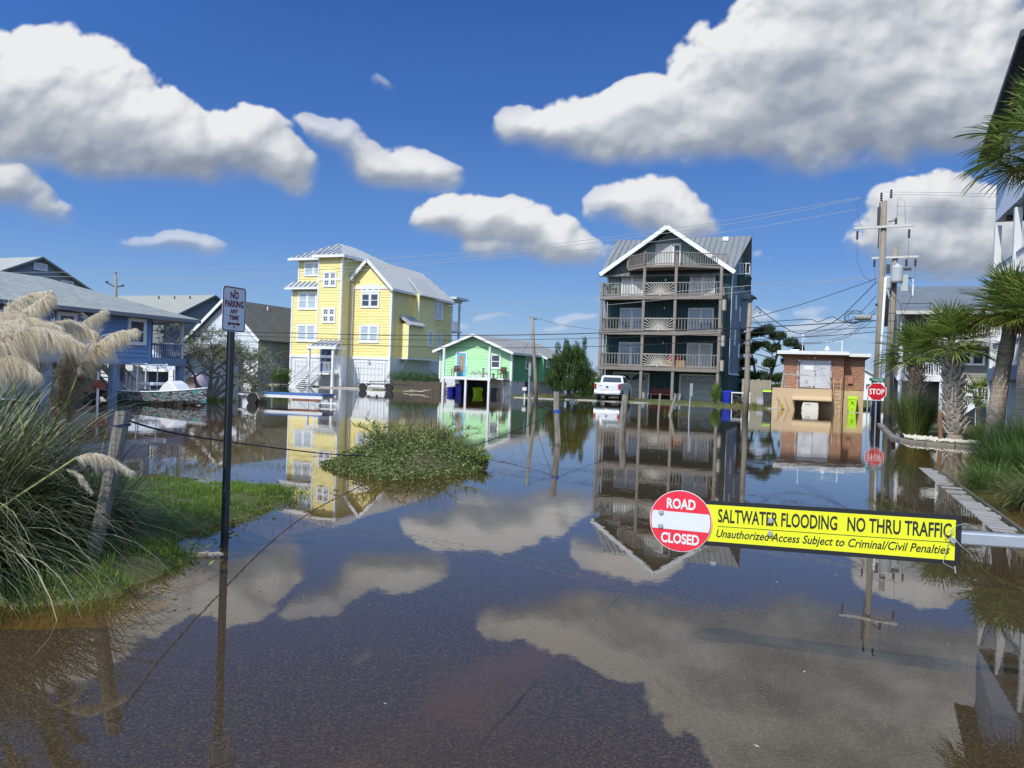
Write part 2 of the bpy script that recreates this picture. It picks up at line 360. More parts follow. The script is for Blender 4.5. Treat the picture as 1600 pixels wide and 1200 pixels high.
def isl(x, y):
    dx_, dy_ = (x+1.9)/1.5, (y-15.0)/3.1
    a = R(-18); u, v = dx_*math.cos(a)-dy_*math.sin(a), dx_*math.sin(a)+dy_*math.cos(a)
    return max(0, 1-(u*u+v*v)-.25*nz(x, y, 1.1, 7))
def bedd(x, y):
    "planter bed under the palms: signed inside amount"
    P = [(16.4, 34.2), (14.6, 29.6), (13.15, 26.3), (12.75, 24.4), (14.2, 22.9), (18.0, 21.3), (24, 20), (26, 36), (20, 38)]
    d = 1e9
    for i in range(len(P)):
        ax, ay = P[i]; bx, by = P[(i+1) % len(P)]
        ex, ey = bx-ax, by-ay; L = math.hypot(ex, ey)
        d = min(d, (ex*(y-ay)-ey*(x-ax))/L)
    return d
def height(x, y):
    U, V = toUV(x, y)
    h = -.30 + .05*nz(x, y, .15)
    rd = sm(-5.9, -5.3, V)*sm(2.35, 2.0, V)*sm(47, 44, U)
    cr = sm(43.5, 45, U)*sm(54.5, 53, U)*sm(80, 70, abs(V))
    h = h*(1-max(rd, cr)) - .094*max(rd, cr)
    if U < 60: 
        b = bankd(x, y); h = max(h, -.30+.42*b+.03*nz(x, y, 1.5, 2)*b) if b > 0 else h
        k = isl(x, y); h = max(h, -.28+min(.62, k*.62)) if k > 0 else h
        h = max(h, -.30+.42*sm(-.2, .5, bedd(x, y)))
        # right verge behind the paver kerb
        rv = sm(2.3, 5.5, V-.6*nz(x, y, .3, 4))*sm(6, 9, U)*sm(24, 19, U)
        h = max(h, -.16+.34*rv) if V > 2.35 and U < 30 else h
    n = .8*nz(x, y, .12, 1)
    lot = 0
    if -70 < V < -36.5: lot = sm(57.2+n, 58.6+n, U)
    elif -36.5 <= V < -32.5: lot = sm(56+n, 58+n, U)
    elif -32.5 <= V < -22.8: lot = .25+.4*sm(76, 82, U) if U > 55 else 0
    elif -22.8 <= V < -3.2: lot = sm(54.6+n, 56.2+n, U)
    elif -3.2 <= V < 3: lot = sm(57.5, 64, U)
    elif V >= 3: lot = sm(57+n, 61+n, U)*.8
    if U > 54: h = max(h, -.30+.40*lot+.02*nz(x, y, .5))
    h = max(h, -.3+.55*sm(88, 120, U+4*nz(x, y, .03)))
    if V < -56: h = max(h, -.3+.42*sm(-58, -70, V)*sm(50, 60, U))
    return h
def axis_samples(fine, lo, hi, step, far):
    s = []; v = lo
    while v < hi: s.append(v); v += step
    s.append(hi); st = step; a = hi
    while a < far: st *= 1.22; a += st; s.append(a)
    st = step; a = lo
    while a > -far: st *= 1.22; a -= st; s.insert(0, a)
    return s
def terrain():
    xs = axis_samples(0, -12, 14, .28, 900); ys = axis_samples(0, 2, 26, .28, 1500)
    # medium zone refinement
    def refine(s, lo, hi, mx):
        o = [s[0]]
        for a, b in zip(s, s[1:]):
            n = 1
            if a >= lo-5 and b <= hi+5: n = max(1, math.ceil((b-a)/mx))
            for i in range(1, n+1): o.append(a+(b-a)*i/n)
        return o
    xs = refine(xs, -60, 45, 1.3); ys = refine(ys, 0, 95, 1.0)
    mb = MB(); nx = len(xs)
    vs = [(x, y, height(x, y)) for y in ys for x in xs]
    fs = [(j*nx+i, j*nx+i+1, (j+1)*nx+i+1, (j+1)*nx+i) for j in range(len(ys)-1) for i in range(nx-1)]
    mb.add(vs, fs)
    m, N = newmat('lawn_sand_and_mud'); v = objc(N); x, y, z = N.xyz(v)
    n = N.noise(v, .5, 8, .65); n2 = N.noise(v, 6, 6, .7)
    mud = N.mix(n2, (.14, .095, .025, 1), (.30, .20, .055, 1))
    dry = N.mix(N.noise(v, 2.5, 8, .7), (.045, .075, .015, 1), (.13, .13, .045, 1))
    dry = N.mix(N.ss(n, .5, .65), dry, (.15, .135, .07, 1))
    a = N.mix(N.ss(z, -.06, .04), mud, dry)
    finish(N, a, .9, 0, bump(N, n2, .03), .2)
    o = mb.build('ground', m, None, smooth=True); tag(o, 'flooded lawns, sandy verges and mud under and around the water', 'ground', kind='structure')
terrain()
def M_asphalt():
    m, N = newmat('wet_asphalt'); v = objc(N)
    g = N.noise(v, 62, 2, .6); g2 = N.noise(v, 130, 2, .6); big = N.noise(v, .5, 6, .6)
    vo = N.n('ShaderNodeTexVoronoi', ins={'Scale': 48.0, 'Randomness': 1.0}); N.set(vo, 'Vector', v)
    a = N.ramp(g, [(.30, (.035, .030, .026)), (.50, (.085, .073, .062)), (.62, (.155, .135, .11)), (.75, (.32, .28, .22))])
    sp = N.m('MULTIPLY', N.ss(vo.outputs['Distance'], .16, .05), N.m('MULTIPLY', N.ss(N.noise(v, 9, 3, .6), .42, .6), .6))
    a = N.mix(sp, a, (.62, .54, .40, 1))
    a = N.mix(N.m('MULTIPLY', N.ss(g2, .55, .75), .5), a, (.03, .028, .026, 1))
    U = N.vm('DOT_PRODUCT', v, (CU, -SU, 0)); 
    wob = N.m('MULTIPLY', N.m('SUBTRACT', N.noise(v, .8, 4, .6), .5), .5)
    seam = N.m('ABSOLUTE', N.m('ADD', U, N.m('ADD', wob, 1.72)))
    rust = N.m('MULTIPLY', N.ss(seam, .42, .05), N.ss(N.noise(v, 1.6, 5, .6), .38, .62))
    a = N.mix(N.m('MULTIPLY', rust, .5), a, (.21, .135, .075, 1))
    crack = N.ss(N.m('ABSOLUTE', N.m('ADD', N.m('ADD', U, N.m('MULTIPLY', wob, .35)), 1.50)), .018, .004)
    a = N.mix(N.m('MULTIPLY', N.m('MULTIPLY', crack, .8), N.ss(N.noise(v, .9, 4, .6), .46, .6)), a, (.012, .011, .010, 1))
    a = N.mix(N.ss(big, .40, .72), a, N.mix(.45, a, (.105, .088, .05, 1)))
    finish(N, a, .85, 0, bump(N, g, .006), .3); return m
asph = M_asphalt()
def strip(name, label, U0, U1, V0, V1, z, step=2.0, crown=0.0):
    mb = MB(); nu = max(1, int((U1-U0)/step)); nv = max(1, int((V1-V0)/step))
    vs = []
    for i in range(nu+1):
        for j in range(nv+1):
            U = U0+(U1-U0)*i/nu; V = V0+(V1-V0)*j/nv; X, Y = toXY(U, V); vs.append((X, Y, z))
    fs = [(i*(nv+1)+j, (i+1)*(nv+1)+j, (i+1)*(nv+1)+j+1, i*(nv+1)+j+1) for i in range(nu) for j in range(nv)]
    mb.add(vs, fs); o = mb.build(name, asph); tag(o, label, 'road', kind='structure')
strip('road', 'street of dark speckled asphalt under shallow floodwater', -8, 45, -5.25, 1.98, -.085)
strip('cross_road', 'flooded cross street of asphalt in front of the houses', 45.01, 53.2, -75, 60, -.084)
# paver kerb along the right edge of the street
def paver_kerb():
    mb = MB(); rnd = random.Random(4)
    U = 3.0
    while U < 19.0:
        w = rnd.uniform(.25, .33)
        x0, y0 = toXY(U, 2.02); dz_ = rnd.uniform(-.012, .010)+(.009 if U > 11 else -.002-.014*(11-U)/8)
        L = .245
        c = [toXY(U+.01, 2.03), toXY(U+L-.055, 2.03), toXY(U+L-.055, 2.03+w), toXY(U+.01, 2.03+w)]
        mb.prism([(x, y, -.2) for x, y in c], (0, 0, .2+dz_)); U += L
    o = mb.build('kerb', M_plain('pale_paver', (.29, .275, .245), .8, .3, 5, bmp=.004, dirt=.3), None, bevel=.008)
    tag(o, 'kerb of pale stone pavers at the right edge of the street', 'kerb', kind='structure')
    mb = MB()
    c = [toXY(3, 2.38), toXY(19, 2.38), toXY(19, 2.43), toXY(3, 2.43)]
    mb.prism([(x, y, -.25) for x, y in c], (0, 0, .262))
    # curved far end joining the planting bed
    o = mb.build('kerb', M_plain('dark_edging', (.10, .085, .06), .8, .3, 5), None, bevel=.01)
    tag(o, 'dark edging board behind the paver kerb', 'kerb', kind='structure')
paver_kerb()
def bed_edging():
    P = [(17.3, 36.0), (16.2, 33.4), (14.5, 29.5), (13.15, 26.3), (12.85, 25.0), (13.1, 24.1), (14.3, 23.0), (16.2, 21.9), (19.5, 20.7)]
    mb = MB()
    for i in range(len(P)-1):
        a, b = Vector((*P[i], 0)), Vector((*P[i+1], 0))
        n = max(1, int((b-a).length/.55))
        for k in range(n):
            p = a.lerp(b, k/n); q = a.lerp(b, (k+.96)/n)
            mb.bar(p+Vector((0, 0, -.04)), q+Vector((0, 0, -.04)), .22, .24)
    o = mb.build('kerb', M_plain('bed_edging_stone', (.24, .21, .17), .85, .3, 4, dirt=.3), None, bevel=.015)
    tag(o, 'curved low concrete edging round the palm bed', 'edging', kind='structure')
    mb = MB(); rnd = random.Random(8)
    for i in range(2600):
        t = rnd.random(); Q = [(13.3, 25.6), (13.25, 24.5), (14.5, 23.4), (16.4, 22.3), (19, 21.2)]
        k = min(3, int(t*4)); f = t*4-k
        x = Q[k][0]*(1-f)+Q[k+1][0]*f+rnd.gauss(.25, .28); y = Q[k][1]*(1-f)+Q[k+1][1]*f+abs(rnd.gauss(.25, .35))
        if bedd(x, y) < .15: continue
        r = rnd.uniform(.02, .045); z = .105+rnd.uniform(0, .05)
        mb.add([(x-r, y, z), (x, y-r, z), (x+r, y, z), (x, y+r, z), (x, y, z+r), (x, y, z-r)], [(0, 1, 4), (1, 2, 4), (2, 3, 4), (3, 0, 4), (1, 0, 5), (2, 1, 5), (3, 2, 5), (0, 3, 5)])
    o = mb.build('gravel', M_plain('white_gravel', (.66, .61, .50), .8, .2, 20)); tag(o, 'white gravel spread at the front of the palm bed', 'gravel', kind='stuff')
bed_edging()
def water():
    m, N = newmat('brown_floodwater'); v = objc(N)
    stretch = N.vm('MULTIPLY', v, (1.0, 1.0, 1.0))
    n1 = N.noise(stretch, .9, 3, .5); n2 = N.noise(stretch, 4.0, 3, .6, .4)
    patch = N.ss(N.noise(v, .06, 3, .5), .38, .62)
    dist = N.vm('LENGTH', v)
    farf = N.m('ADD', .30, N.m('MULTIPLY', N.ss(dist, 7, 26), .55))
    hgt = N.m('MULTIPLY', N.m('ADD', N.m('MULTIPLY', n1, 1.0), N.m('MULTIPLY', n2, .48)), N.m('MULTIPLY', farf, N.m('ADD', .5, N.m('MULTIPLY', patch, .6))))
    nr = bump(N, hgt, .0032)
    fr = N.n('ShaderNodeFresnel', ins={'IOR': 1.34, 'Normal': nr})
    f = N.m('MINIMUM', N.m('ADD', N.m('MULTIPLY', fr.outputs[0], 1.12), .02), 1.0)
    gl = N.n('ShaderNodeBsdfGlossy', ins={'Color': (.97, .97, .97, 1), 'Roughness': 0.0, 'Normal': nr})
    tr = N.n('ShaderNodeBsdfTransparent', ins={'Color': (.88, .77, .58, 1)})
    df = N.n('ShaderNodeBsdfDiffuse', ins={'Color': (.115, .097, .068, 1)})
    body = N.n('ShaderNodeMixShader', ins={0: .13, 1: tr.outputs[0], 2: df.outputs[0]})
    mx = N.n('ShaderNodeMixShader', ins={0: f, 1: body.outputs[0], 2: gl.outputs[0]})
    o = N.n('ShaderNodeOutputMaterial'); N.set(o, 0, mx.outputs[0])
    mb = MB(); mb.add([(-900, -60, 0), (900, -60, 0), (900, 140, 0), (-900, 140, 0)], [(0, 1, 2, 3)])
    o = mb.build('water', m); tag(o, 'still brown floodwater mirroring the houses and clouds', 'water', kind='structure')
water()
# ------------------------------------------------------------------ building parts
def basis(p, face):
    "point + which way the wall faces in the house's own frame -> mapping (s along, z up, d outward)"
    p = Vector(p)
    rx, nx = {'f': (Vector((1, 0, 0)), Vector((0, -1, 0))), 'r': (Vector((0, 1, 0)), Vector((1, 0, 0))), 'l': (Vector((0, -1, 0)), Vector((-1, 0, 0))), 'b': (Vector((-1, 0, 0)), Vector((0, 1, 0)))}[face]
    return lambda s, z, d: p+rx*s+nx*d+Vector((0, 0, z))
def fbox(mb, B, s0, s1, z0, z1, d0, d1, m=0):
    P = [B(s, z, d) for z in (z0, z1) for d in (d0, d1) for s in (s0, s1)]
    mb.add(P, [(0, 2, 3, 1), (4, 5, 7, 6), (0, 1, 5, 4), (1, 3, 7, 5), (3, 2, 6, 7), (2, 0, 4, 6)], m)
def laps(mb, p, face, s0, s1, z0, z1, step=.25, d=.024):
    "the lower edge of each clapboard stands proud of the one below"
    B = basis(p, face); n = int((z1-z0)/step)
    for i in range(1, n): fbox(mb, B, s0, s1, z0+i*step, z0+i*step+.06, 0.001, d)
def window(par, p, face, w, h, cols=2, rows=1, fw=.12, glass=None, frame=None, sash=.045, grid=None, split=True, name='window'):
    """trimmed window: the frame is the part, the glass its sub-part"""
    B = basis(p, face); f = MB(); frame = frame or wtrim; glass = glass or gblind
    fbox(f, B, 0, fw, 0, h, 0, .075); fbox(f, B, w-fw, w, 0, h, 0, .075)
    fbox(f, B, fw, w-fw, h-fw, h, 0, .075); fbox(f, B, fw, w-fw, 0, fw, 0, .085)
    iw = (w-2*fw)
    cw = (iw-(cols-1)*fw*1.1)/cols
    for i in range(cols):
        s0 = fw+i*(cw+fw*1.1)
        if i: fbox(f, B, s0-fw*1.1, s0, fw, h-fw, 0, .07)
        ih = (h-2*fw); rh = (ih-(rows-1)*fw)/rows
        for j in range(rows):
            z0 = fw+j*(rh+fw)
            if j: fbox(f, B, s0, s0+cw, z0-fw, z0, 0, .068)
            for (a, b, c, d) in ((s0, s0+sash, z0, z0+rh), (s0+cw-sash, s0+cw, z0, z0+rh), (s0+sash, s0+cw-sash, z0, z0+sash), (s0+sash, s0+cw-sash, z0+rh-sash, z0+rh)):
                fbox(f, B, a, b, c, d, .02, .055)
            if split: fbox(f, B, s0+sash, s0+cw-sash, z0+rh/2-.03, z0+rh/2+.03, .022, .06)
            if grid:
                for q in range(1, grid[0]): fbox(f, B, s0+cw*q/grid[0]-.02, s0+cw*q/grid[0]+.02, z0+sash, z0+rh-sash, .024, .045)
                for q in range(1, grid[1]): fbox(f, B, s0+sash, s0+cw-sash, z0+rh*q/grid[1]-.02, z0+rh*q/grid[1]+.02, .026, .043)
    fo = f.build(name, frame, par)
    g = MB(); fbox(g, B, fw*.5, w-fw*.5, fw*.5, h-fw*.5, .004, .028); g.build('pane', glass, fo)
    return fo
def garage(par, p, face, w, h, mat, rows=4, cols=4, arch=False, trim=None):
    B = basis(p, face); f = MB(); t = .14
    fbox(f, B, -t, 0, 0, h+t, 0, .06); fbox(f, B, w, w+t, 0, h+t, 0, .06); fbox(f, B, 0, w, h, h+t, 0, .06)
    d = MB(); rh = h/rows
    for r in range(rows):
        fbox(d, B, .01, w-.01, r*rh+.012, (r+1)*rh-.012, .004, .03)
        if arch and r == rows-1: continue
        for c in range(cols):
            cw = w/cols; fbox(d, B, c*cw+.07, (c+1)*cw-.07, r*rh+.07, (r+1)*rh-.07, .03, .042)
    o = d.build('garage_door', mat, par); f.build('frame', trim or wtrim, o)
    if arch:
        g = MB(); s = MB()
        for cx in (w*.27, w*.73):
            z0 = h-rh+.06; n = 12; rx, rz = w*.2, rh-.14
            pts = [B(cx+rx*math.cos(math.pi*i/n), z0+rz*math.sin(math.pi*i/n), .032) for i in range(n+1)]
            nrm = B(0, 0, .006)-B(0, 0, 0); g.prism(pts, nrm)
            for i in range(1, 6):
                a = math.pi*i/6; s.bar(B(cx, z0, .042), B(cx+rx*math.cos(a), z0+rz*math.sin(a), .042), .035, .02)
        g.build('pane', gdark, o); s.build('sunburst_bars', mat, o)
    return o
def slope(mb, poly, th=.12, m=0):
    P = [Vector(p) for p in poly]; n = (P[1]-P[0]).cross(P[2]-P[0]).normalized()
    if n.z < 0: n = -n
    mb.prism([p-n*th for p in P], n*th, m)
def seams(mb, poly, sp=.46, w=.06, h=.13, m=0):
    "standing seams on a roof plane; the first edge is the eave"
    P = [Vector(p) for p in poly]; e = (P[1]-P[0]).normalized(); n = (P[1]-P[0]).cross(P[2]-P[0]).normalized()
    if n.z < 0: n = -n
    up = n.cross(e); 
    if up.z < 0: up = -up
    Q = [((p-P[0]).dot(e), (p-P[0]).dot(up)) for p in P]
    lo, hi = min(q[0] for q in Q), max(q[0] for q in Q); k = int((hi-lo)/sp)
    for i in range(k+1):
        c = lo+.02+(hi-lo-.04)*i/max(1, k); ys = []
        for a, b in zip(Q, Q[1:]+Q[:1]):
            if (a[0]-c)*(b[0]-c) <= 0 and abs(a[0]-b[0]) > 1e-6: ys.append(a[1]+(b[1]-a[1])*(c-a[0])/(b[0]-a[0]))
        if len(ys) < 2: continue
        y0, y1 = min(ys), max(ys)
        if y1-y0 < .1: continue
        mb.bar(P[0]+e*c+up*y0+n*(h*.4), P[0]+e*c+up*y1+n*(h*.4), w, h, m, up=n)
def railing(par, a, b, h=.95, sp=.14, w=.035, mat=None, top=.09, name='railing', bottom=.1, post=None):
    a, b = Vector(a), Vector(b); L = (b-a).length; n = max(2, int(L/sp)); mb = MB(); Z = Vector((0, 0, 1))
    mb.bar(a+Z*h, b+Z*h, top, top*.6); mb.bar(a+Z*bottom, b+Z*bottom, top*.6, top*.8)
    for i in range(1, n):
        p = a.lerp(b, i/n); mb.bar(p+Z*(bottom+top*.4), p+Z*(h-top*.3), w, w, up=(0, 1, 0))
    if post:
        for p in (a, b): mb.bar(p+Z*0, p+Z*(h+.06), post, post, up=(0, 1, 0))
    return mb.build(name, mat or white, par)
def lettering(par, body, mat, x0, x1, z0, z1, y, bold=0.0, shear=0.0, name='lettering', face='f'):
    cu = bpy.data.curves.new('lettering', 'FONT'); cu.body = body; cu.size = 1; cu.offset = bold; cu.extrude = 0; cu.resolution_u = 3
    t = bpy.data.objects.new('lettering_source', cu); col.objects.link(t)
    bpy.context.view_layer.update()
    me = bpy.data.meshes.new_from_object(t.evaluated_get(bpy.context.evaluated_depsgraph_get()))
    bpy.data.objects.remove(t)
    xs = [v.co.x for v in me.vertices]; ys = [v.co.y for v in me.vertices]
    ax, bx, ay, by = min(xs), max(xs), min(ys), max(ys)
    for v in me.vertices:
        fx = (v.co.x-ax)/(bx-ax); fy = (v.co.y-ay)/(by-ay)
        v.co = Vector((x0+fx*(x1-x0)+shear*fy*(z1-z0), y, z0+fy*(z1-z0)))
    me.materials.clear(); me.materials.append(mat); me.name = name
    o = bpy.data.objects.new(name, me); col.objects.link(o); o.parent = par
    return o

# ================================================================== YELLOW HOUSE
def yellow_house():
    T = thing('yellow_house', 'tall yellow clapboard house with white garage level and metal roofs', 'house', (-11.59, 70, 0), GY)
    w = MB()
    w.box(-5.1, 0, .8, 13, 2.95, 9.5)                     # wing
    w.prism([(-5.1, .8, 9.5), (0, .8, 9.5), (-2.55, .8, 11.95)], (0, 9.6, 0))
    w.box(-7.05, -4.42, -.8, 5, 2.95, 12.2)               # stair tower
    w.box(-10.6, -7.05, 0, 9, 2.95, 9.6)
    w.box(-10.2, -4.45, .35, 8.6, 9.6, 12.2)
    laps(w, (0, .8, 0), 'f', -4.1, -.15, 2.98, 9.25); laps(w, (0, -.8, 0), 'f', -6.95, -4.56, 2.98, 12.0); laps(w, (0, 0, 0), 'f', -10.48, -7.05, 2.98, 9.3); laps(w, (0, .35, 0), 'f', -10.1, -7.05, 10.0, 12.0); laps(w, (0, 0, 0), 'r', .9, 12.9, 2.98, 9.3)
    w.build('wall', yel, T)
    w = MB(); w.box(0, .62, 4.75, 8.1, 6.2, 9.3); w.box(0, .95, 2.35, 8.3, 3.0, 6.2)
    w.build('bay', yel, T)
    b = MB(); b.box(-5.1, -.02, .82, 12.9, 0, 2.95); b.box(-7.03, -4.44, -.78, 5, 0, 2.95); b.box(-10.58, -7.05, .02, 8.9, 0, 2.95)
    b.build('ground_floor_wall', whsid, T)
    t = MB()
    for (x0, x1, y0, y1, z0, z1) in ((-.14, .03, .74, .83, 0, 9.35), (-.03, .035, .83, .98, 0, 9.4), (-4.4, -4.12, .74, .8, 2.7, 9.3), (-7.09, -6.95, -.85, -.8, 2.9, 12.1), (-4.56, -4.40, -.85, -.8, 2.9, 12.1), (-4.42, -4.39, -.8, -.62, .1, 12.1),
        (-10.65, -10.48, -.06, 0, 0, 9.4), (-10.24, -10.1, .29, .35, 9.6, 12.1), (-7.06, -4.40, -.86, -.78, 9.9, 10.15), (-4.15, 0, .735, .80, 9.25, 9.55), (-4.4, .03, .73, .82, 2.72, 2.98), (-10.66, -7.05, -.07, .02, 2.72, 2.98), (-7.08, -4.40, -.87, -.78, 2.72, 2.98),
        (0, .03, 8.2, 13.05, 2.72, 2.98), (.60, .68, 4.69, 4.78, 6.3, 9.2), (.92, 1.0, 2.29, 2.38, 3.0, 6.1), (0, .97, 2.3, 8.35, 2.86, 3.02), (0, .03, 12.95, 13.1, 0, 9.4), (-.02, .025, 8.15, 8.28, 3, 9.3)):
        t.box(x0, x1, y0, y1, z0, z1)
    t.build('trim', wtrim, T)
    r = MB(); s = MB()
    def rp(p, sp=.5): slope(r, p); seams(s, p, sp)
    e = .35; zr, ze = 12.05, 9.5-.1
    rp([(.28, .35, ze-.15), (.28, 13.35, ze-.15), (-2.55, 10.9, zr), (-2.55, .35, zr)])
    rp([(-5.4, 13.35, ze-.15), (-5.4, .35, ze-.15), (-2.55, .35, zr), (-2.55, 10.9, zr)])
    rp([(.28, 13.35, ze-.15), (-5.4, 13.35, ze-.15), (-2.55, 10.9, zr)])
    # main hip roof and the small hip over the stair tower
    zt = 12.2
    rp([(-10.95, -.30, zt), (-4.05, -.30, zt), (-7.45, 2.9, 13.95)]); rp([(-4.05, -.30, zt), (-4.05, 9.1, zt), (-7.45, 5.6, 13.95), (-7.45, 2.9, 13.95)])
    rp([(-10.95, 9.1, zt), (-10.95, -.30, zt), (-7.45, 2.9, 13.95), (-7.45, 5.6, 13.95)]); rp([(-4.05, 9.1, zt), (-10.95, 9.1, zt), (-7.45, 5.6, 13.95)])
    rp([(-7.45, -1.25, zt+.06), (-4.03, -1.25, zt+.06), (-5.74, .55, 13.1)]); rp([(-4.03, -1.25, zt+.06), (-4.03, 1.6, zt+.06), (-5.74, 1.6, 13.1), (-5.74, .55, 13.1)]); rp([(-7.45, 1.6, zt+.06), (-7.45, -1.25, zt+.06), (-5.74, .55, 13.1), (-5.74, 1.6, 13.1)])
    rp([(-11.05, -.55, 9.38), (-7.07, -.55, 9.38), (-7.07, .33, 9.98), (-10.9, .33, 9.98)])    # skirt roof
    rp([(-6.85, -2.45, 3.75), (-3.75, -2.45, 3.75), (-4.3, -.84, 4.35), (-6.5, -.84, 4.35)])       # entry roof
    rp([(1.2, 2.2, 6.1), (1.2, 5.0, 6.1), (.0, 5.0, 6.95), (.0, 2.2, 6.95)], .3)
    rp([(.95, 4.45, 9.1), (.95, 8.3, 9.1), (-.9, 8.3, 10.9), (-.9, 5.2, 10.9)], .3)
    ro = r.build('roof', metroof, T); s.build('standing_seam', M_plain('shadow_tone_seam', (.40, .42, .44), .5, .1, 2), ro)  # seams coloured darker to stand in for their shadow lines
    f = MB()
    f.box(-11.0, -4.0, -.36, -.30, 11.96, 12.16); f.box(-7.5, -3.98, -1.32, -1.25, 12.0, 12.22); f.box(-3.97, -4.04+.11, -1.3, 9.1, 12.0, 12.22) 
    f.box(-7.45, -4.1, -1.25, -.8, 12.02, 12.1); f.box(-10.9, -7.1, -.3, .35, 12.0, 12.05)
    f.box(-11.1, -7.07, -.62, -.55, 9.16, 9.34); f.box(.28, .34, .3, 13.35, 9.05, 9.28); f.box(-6.9, -3.7, -2.52, -2.45, 3.5, 3.72); f.box(-3.74, -3.68, -2.5, -.9, 3.5, 3.72)
    f.bar((.30, .30, 9.12), (-2.55, .30, 11.92), .06, .26, up=(0, 0, 1)); f.bar((-5.1, .30, 9.35), (-2.55, .30, 11.92), .06, .26)
    f.build('fascia', wtrim, T)
    window(T, (-3.38, .8, 7.5), 'f', 2.05, 1.45, 2, 1, .16, glass=gdark)
    window(T, (-3.38, .8, 8.97), 'f', 2.05, .72, 3, 1, .15, glass=gdark, split=False, grid=(2, 2))
    window(T, (-3.42, .8, 4.25), 'f', 2.15, 1.7, 2, 1, .18)
    for z in (9.3, 5.95): window(T, (-6.5, -.8, z), 'f', 1.5, 1.45, 2, 2, .17, glass=gdark, split=False, grid=(2, 2))
    window(T, (-9.55, .35, 10.5), 'f', 2.2, 1.4, 2, 1, .17); window(T, (-9.9, 0, 7.25), 'f', 2.2, 1.75, 2, 1, .17); window(T, (-9.9, 0, 4.2), 'f', 2.2, 1.7, 2, 1, .17)
    window(T, (0, 8.7, 7.15), 'r', 2.2, 1.9, 2, 1, .16); window(T, (0, 8.8, 4.35), 'r', 2.1, 1.4, 2, 1, .16); window(T, (.95, 6.1, 4.25), 'r', 1.0, 1.6, 1, 1, .14)
    garage(T, (-3.72, .8, .12), 'f', 3.05, 2.3, whsid, 4, 4); garage(T, (-10.0, 0, .12), 'f', 2.85, 2.25, whsid, 4, 4)
    d = MB(); B = basis((-6.35, -.8, 1.36), 'f'); fbox(d, B, 0, 1.1, 0, 2.15, 0, .05); do = d.build('door', M_plain('navy_door', (.03, .05, .17), .4, .1, 3), T)
    g = MB(); fbox(g, B, .3, .8, .4, 1.95, .05, .062); g.build('pane', gdark, do); g = MB(); fbox(g, B, .96, 1.02, .95, 1.0, .05, .11); g.build('handle', steel, do)
    for x in (-.16, 1.26):
        d = MB(); fbox(d, B, x-.1, x+.1, 0, 2.15, 0, .03); d.build('side_light', gsky, do)
    p = MB(); p.box(-6.85, -4.42, -2.4, -.85, 1.18, 1.36)
    p.build('porch_floor', white, T)
    for x, y in ((-6.7, -2.3), (-4.1, -2.3), (-4.1, -1.0)):
        c = MB(); c.box(x-.1, x+.1, y-.1, y+.1, 0, 3.72); c.build('porch_post', white, T)
    # stairs, curved stringers and rails
    st = MB(); n = 8
    for i in range(n):
        z = 1.36-(i+1)*.165; y = -2.42-.27*i; st.box(-6.6, -5.35, y-.3, y, z-.05, z)
    for x in (-6.66, -5.33):
        pts = [(x, -2.42, 1.2), (x, -2.42-.27*n, 1.2-.165*n), (x, -2.42-.27*n, .9-.165*n), (x, -2.42, .85)]
        st.prism(pts, (.06, 0, 0))
    # arched side landing to the left of the stairs
    arch = [(-8.3, -3.0, -.2), (-8.3, -3.0, .05)]+[(-8.2+.30*i, -3.0, .12+.62*math.sin(math.pi*i/12)**.7) for i in range(1, 6)]+[(-6.7, -3.0, .85), (-6.7, -3.0, .55)]+[(-6.8-.22*i, -3.0, .45-.03*i*i) for i in range(0, 5)]
    st.prism(arch, (0, .08, 0))
    st.build('stair', white, T)
    railing(T, (-6.62, -2.45, 1.36), (-6.62, -4.6, .04), .9, .16, .03, white, .06)
    railing(T, (-5.3, -2.45, 1.36), (-5.3, -4.6, .04), .9, .16, .03, white, .06)
    railing(T, (-5.2, -2.38, 1.36), (-4.2, -2.38, 1.36), .95, .14, .03, white, .06); railing(T, (-4.1, -2.3, 1.36), (-4.1, -.95, 1.36), .95, .14, .03, white, .06)
    railing(T, (-8.4, -3.0, .12), (-7.5, -3.0, .78), .9, .3, .04, white, .06); railing(T, (-7.5, -3.0, .78), (-6.7, -3.0, .78), .9, .3, .04, white, .06)
    c = MB(); c.box(-4.34, -4.22, .50, .62, .2, 10.0); c.box(-4.40, -4.08, .44, .74, 9.95, 10.3); c.box(-4.14, -4.08, .55, .60, .2, 9.8); c.build('downpipe', M_plain('beige_pipe', (.66, .60, .48), .5, .1, 2), T)
    # brackets under the bay, rear porch, lamps
    for y in (3.0, 5.2, 7.4):
        k = MB(); pts = [(.02+.9*(1-math.cos(math.pi/2*i/6)), y, 1.9+1.0*math.sin(math.pi/2*i/6)) for i in range(7)]; k.tube(pts, .07, 6); k.build('bracket', white, T)
    q = MB()
    for y in (13.3, 15.2):
        for x in (-4.8, -.15): q.box(x-.1, x+.1, y-.1, y+.1, 0, 9.4)
    for z in (3.0, 6.1, 9.4): q.box(-5.0, .1, 13.0, 15.4, z, z+.2)
    q.box(-5.3, .6, 12.9, 15.9, 9.62, 9.86)
    q.build('rear_porch', M_plain('porch_grey_white', (.62, .65, .70), .5, .05, 2), T)
    for z in (3.2, 6.3): railing(T, (0, 13.3, z), (0, 15.2, z), .95, .13, .035, whitem, .07)
    for x in (-2.2, -8.6):
        k = MB(); yy = .8 if x > -5 else 0; k.bar((x, yy, 2.72), (x, yy-.28, 2.66), .05); k.lathe([(.13, -.02), (.06, .1), (.02, .14)], (x, yy-.28, 2.56), 10); k.build('wall_lamp', steel, T)
    k = MB(); k.box(-3.2, -2.9, .5, .6, 0, 0); 
yellow_house()

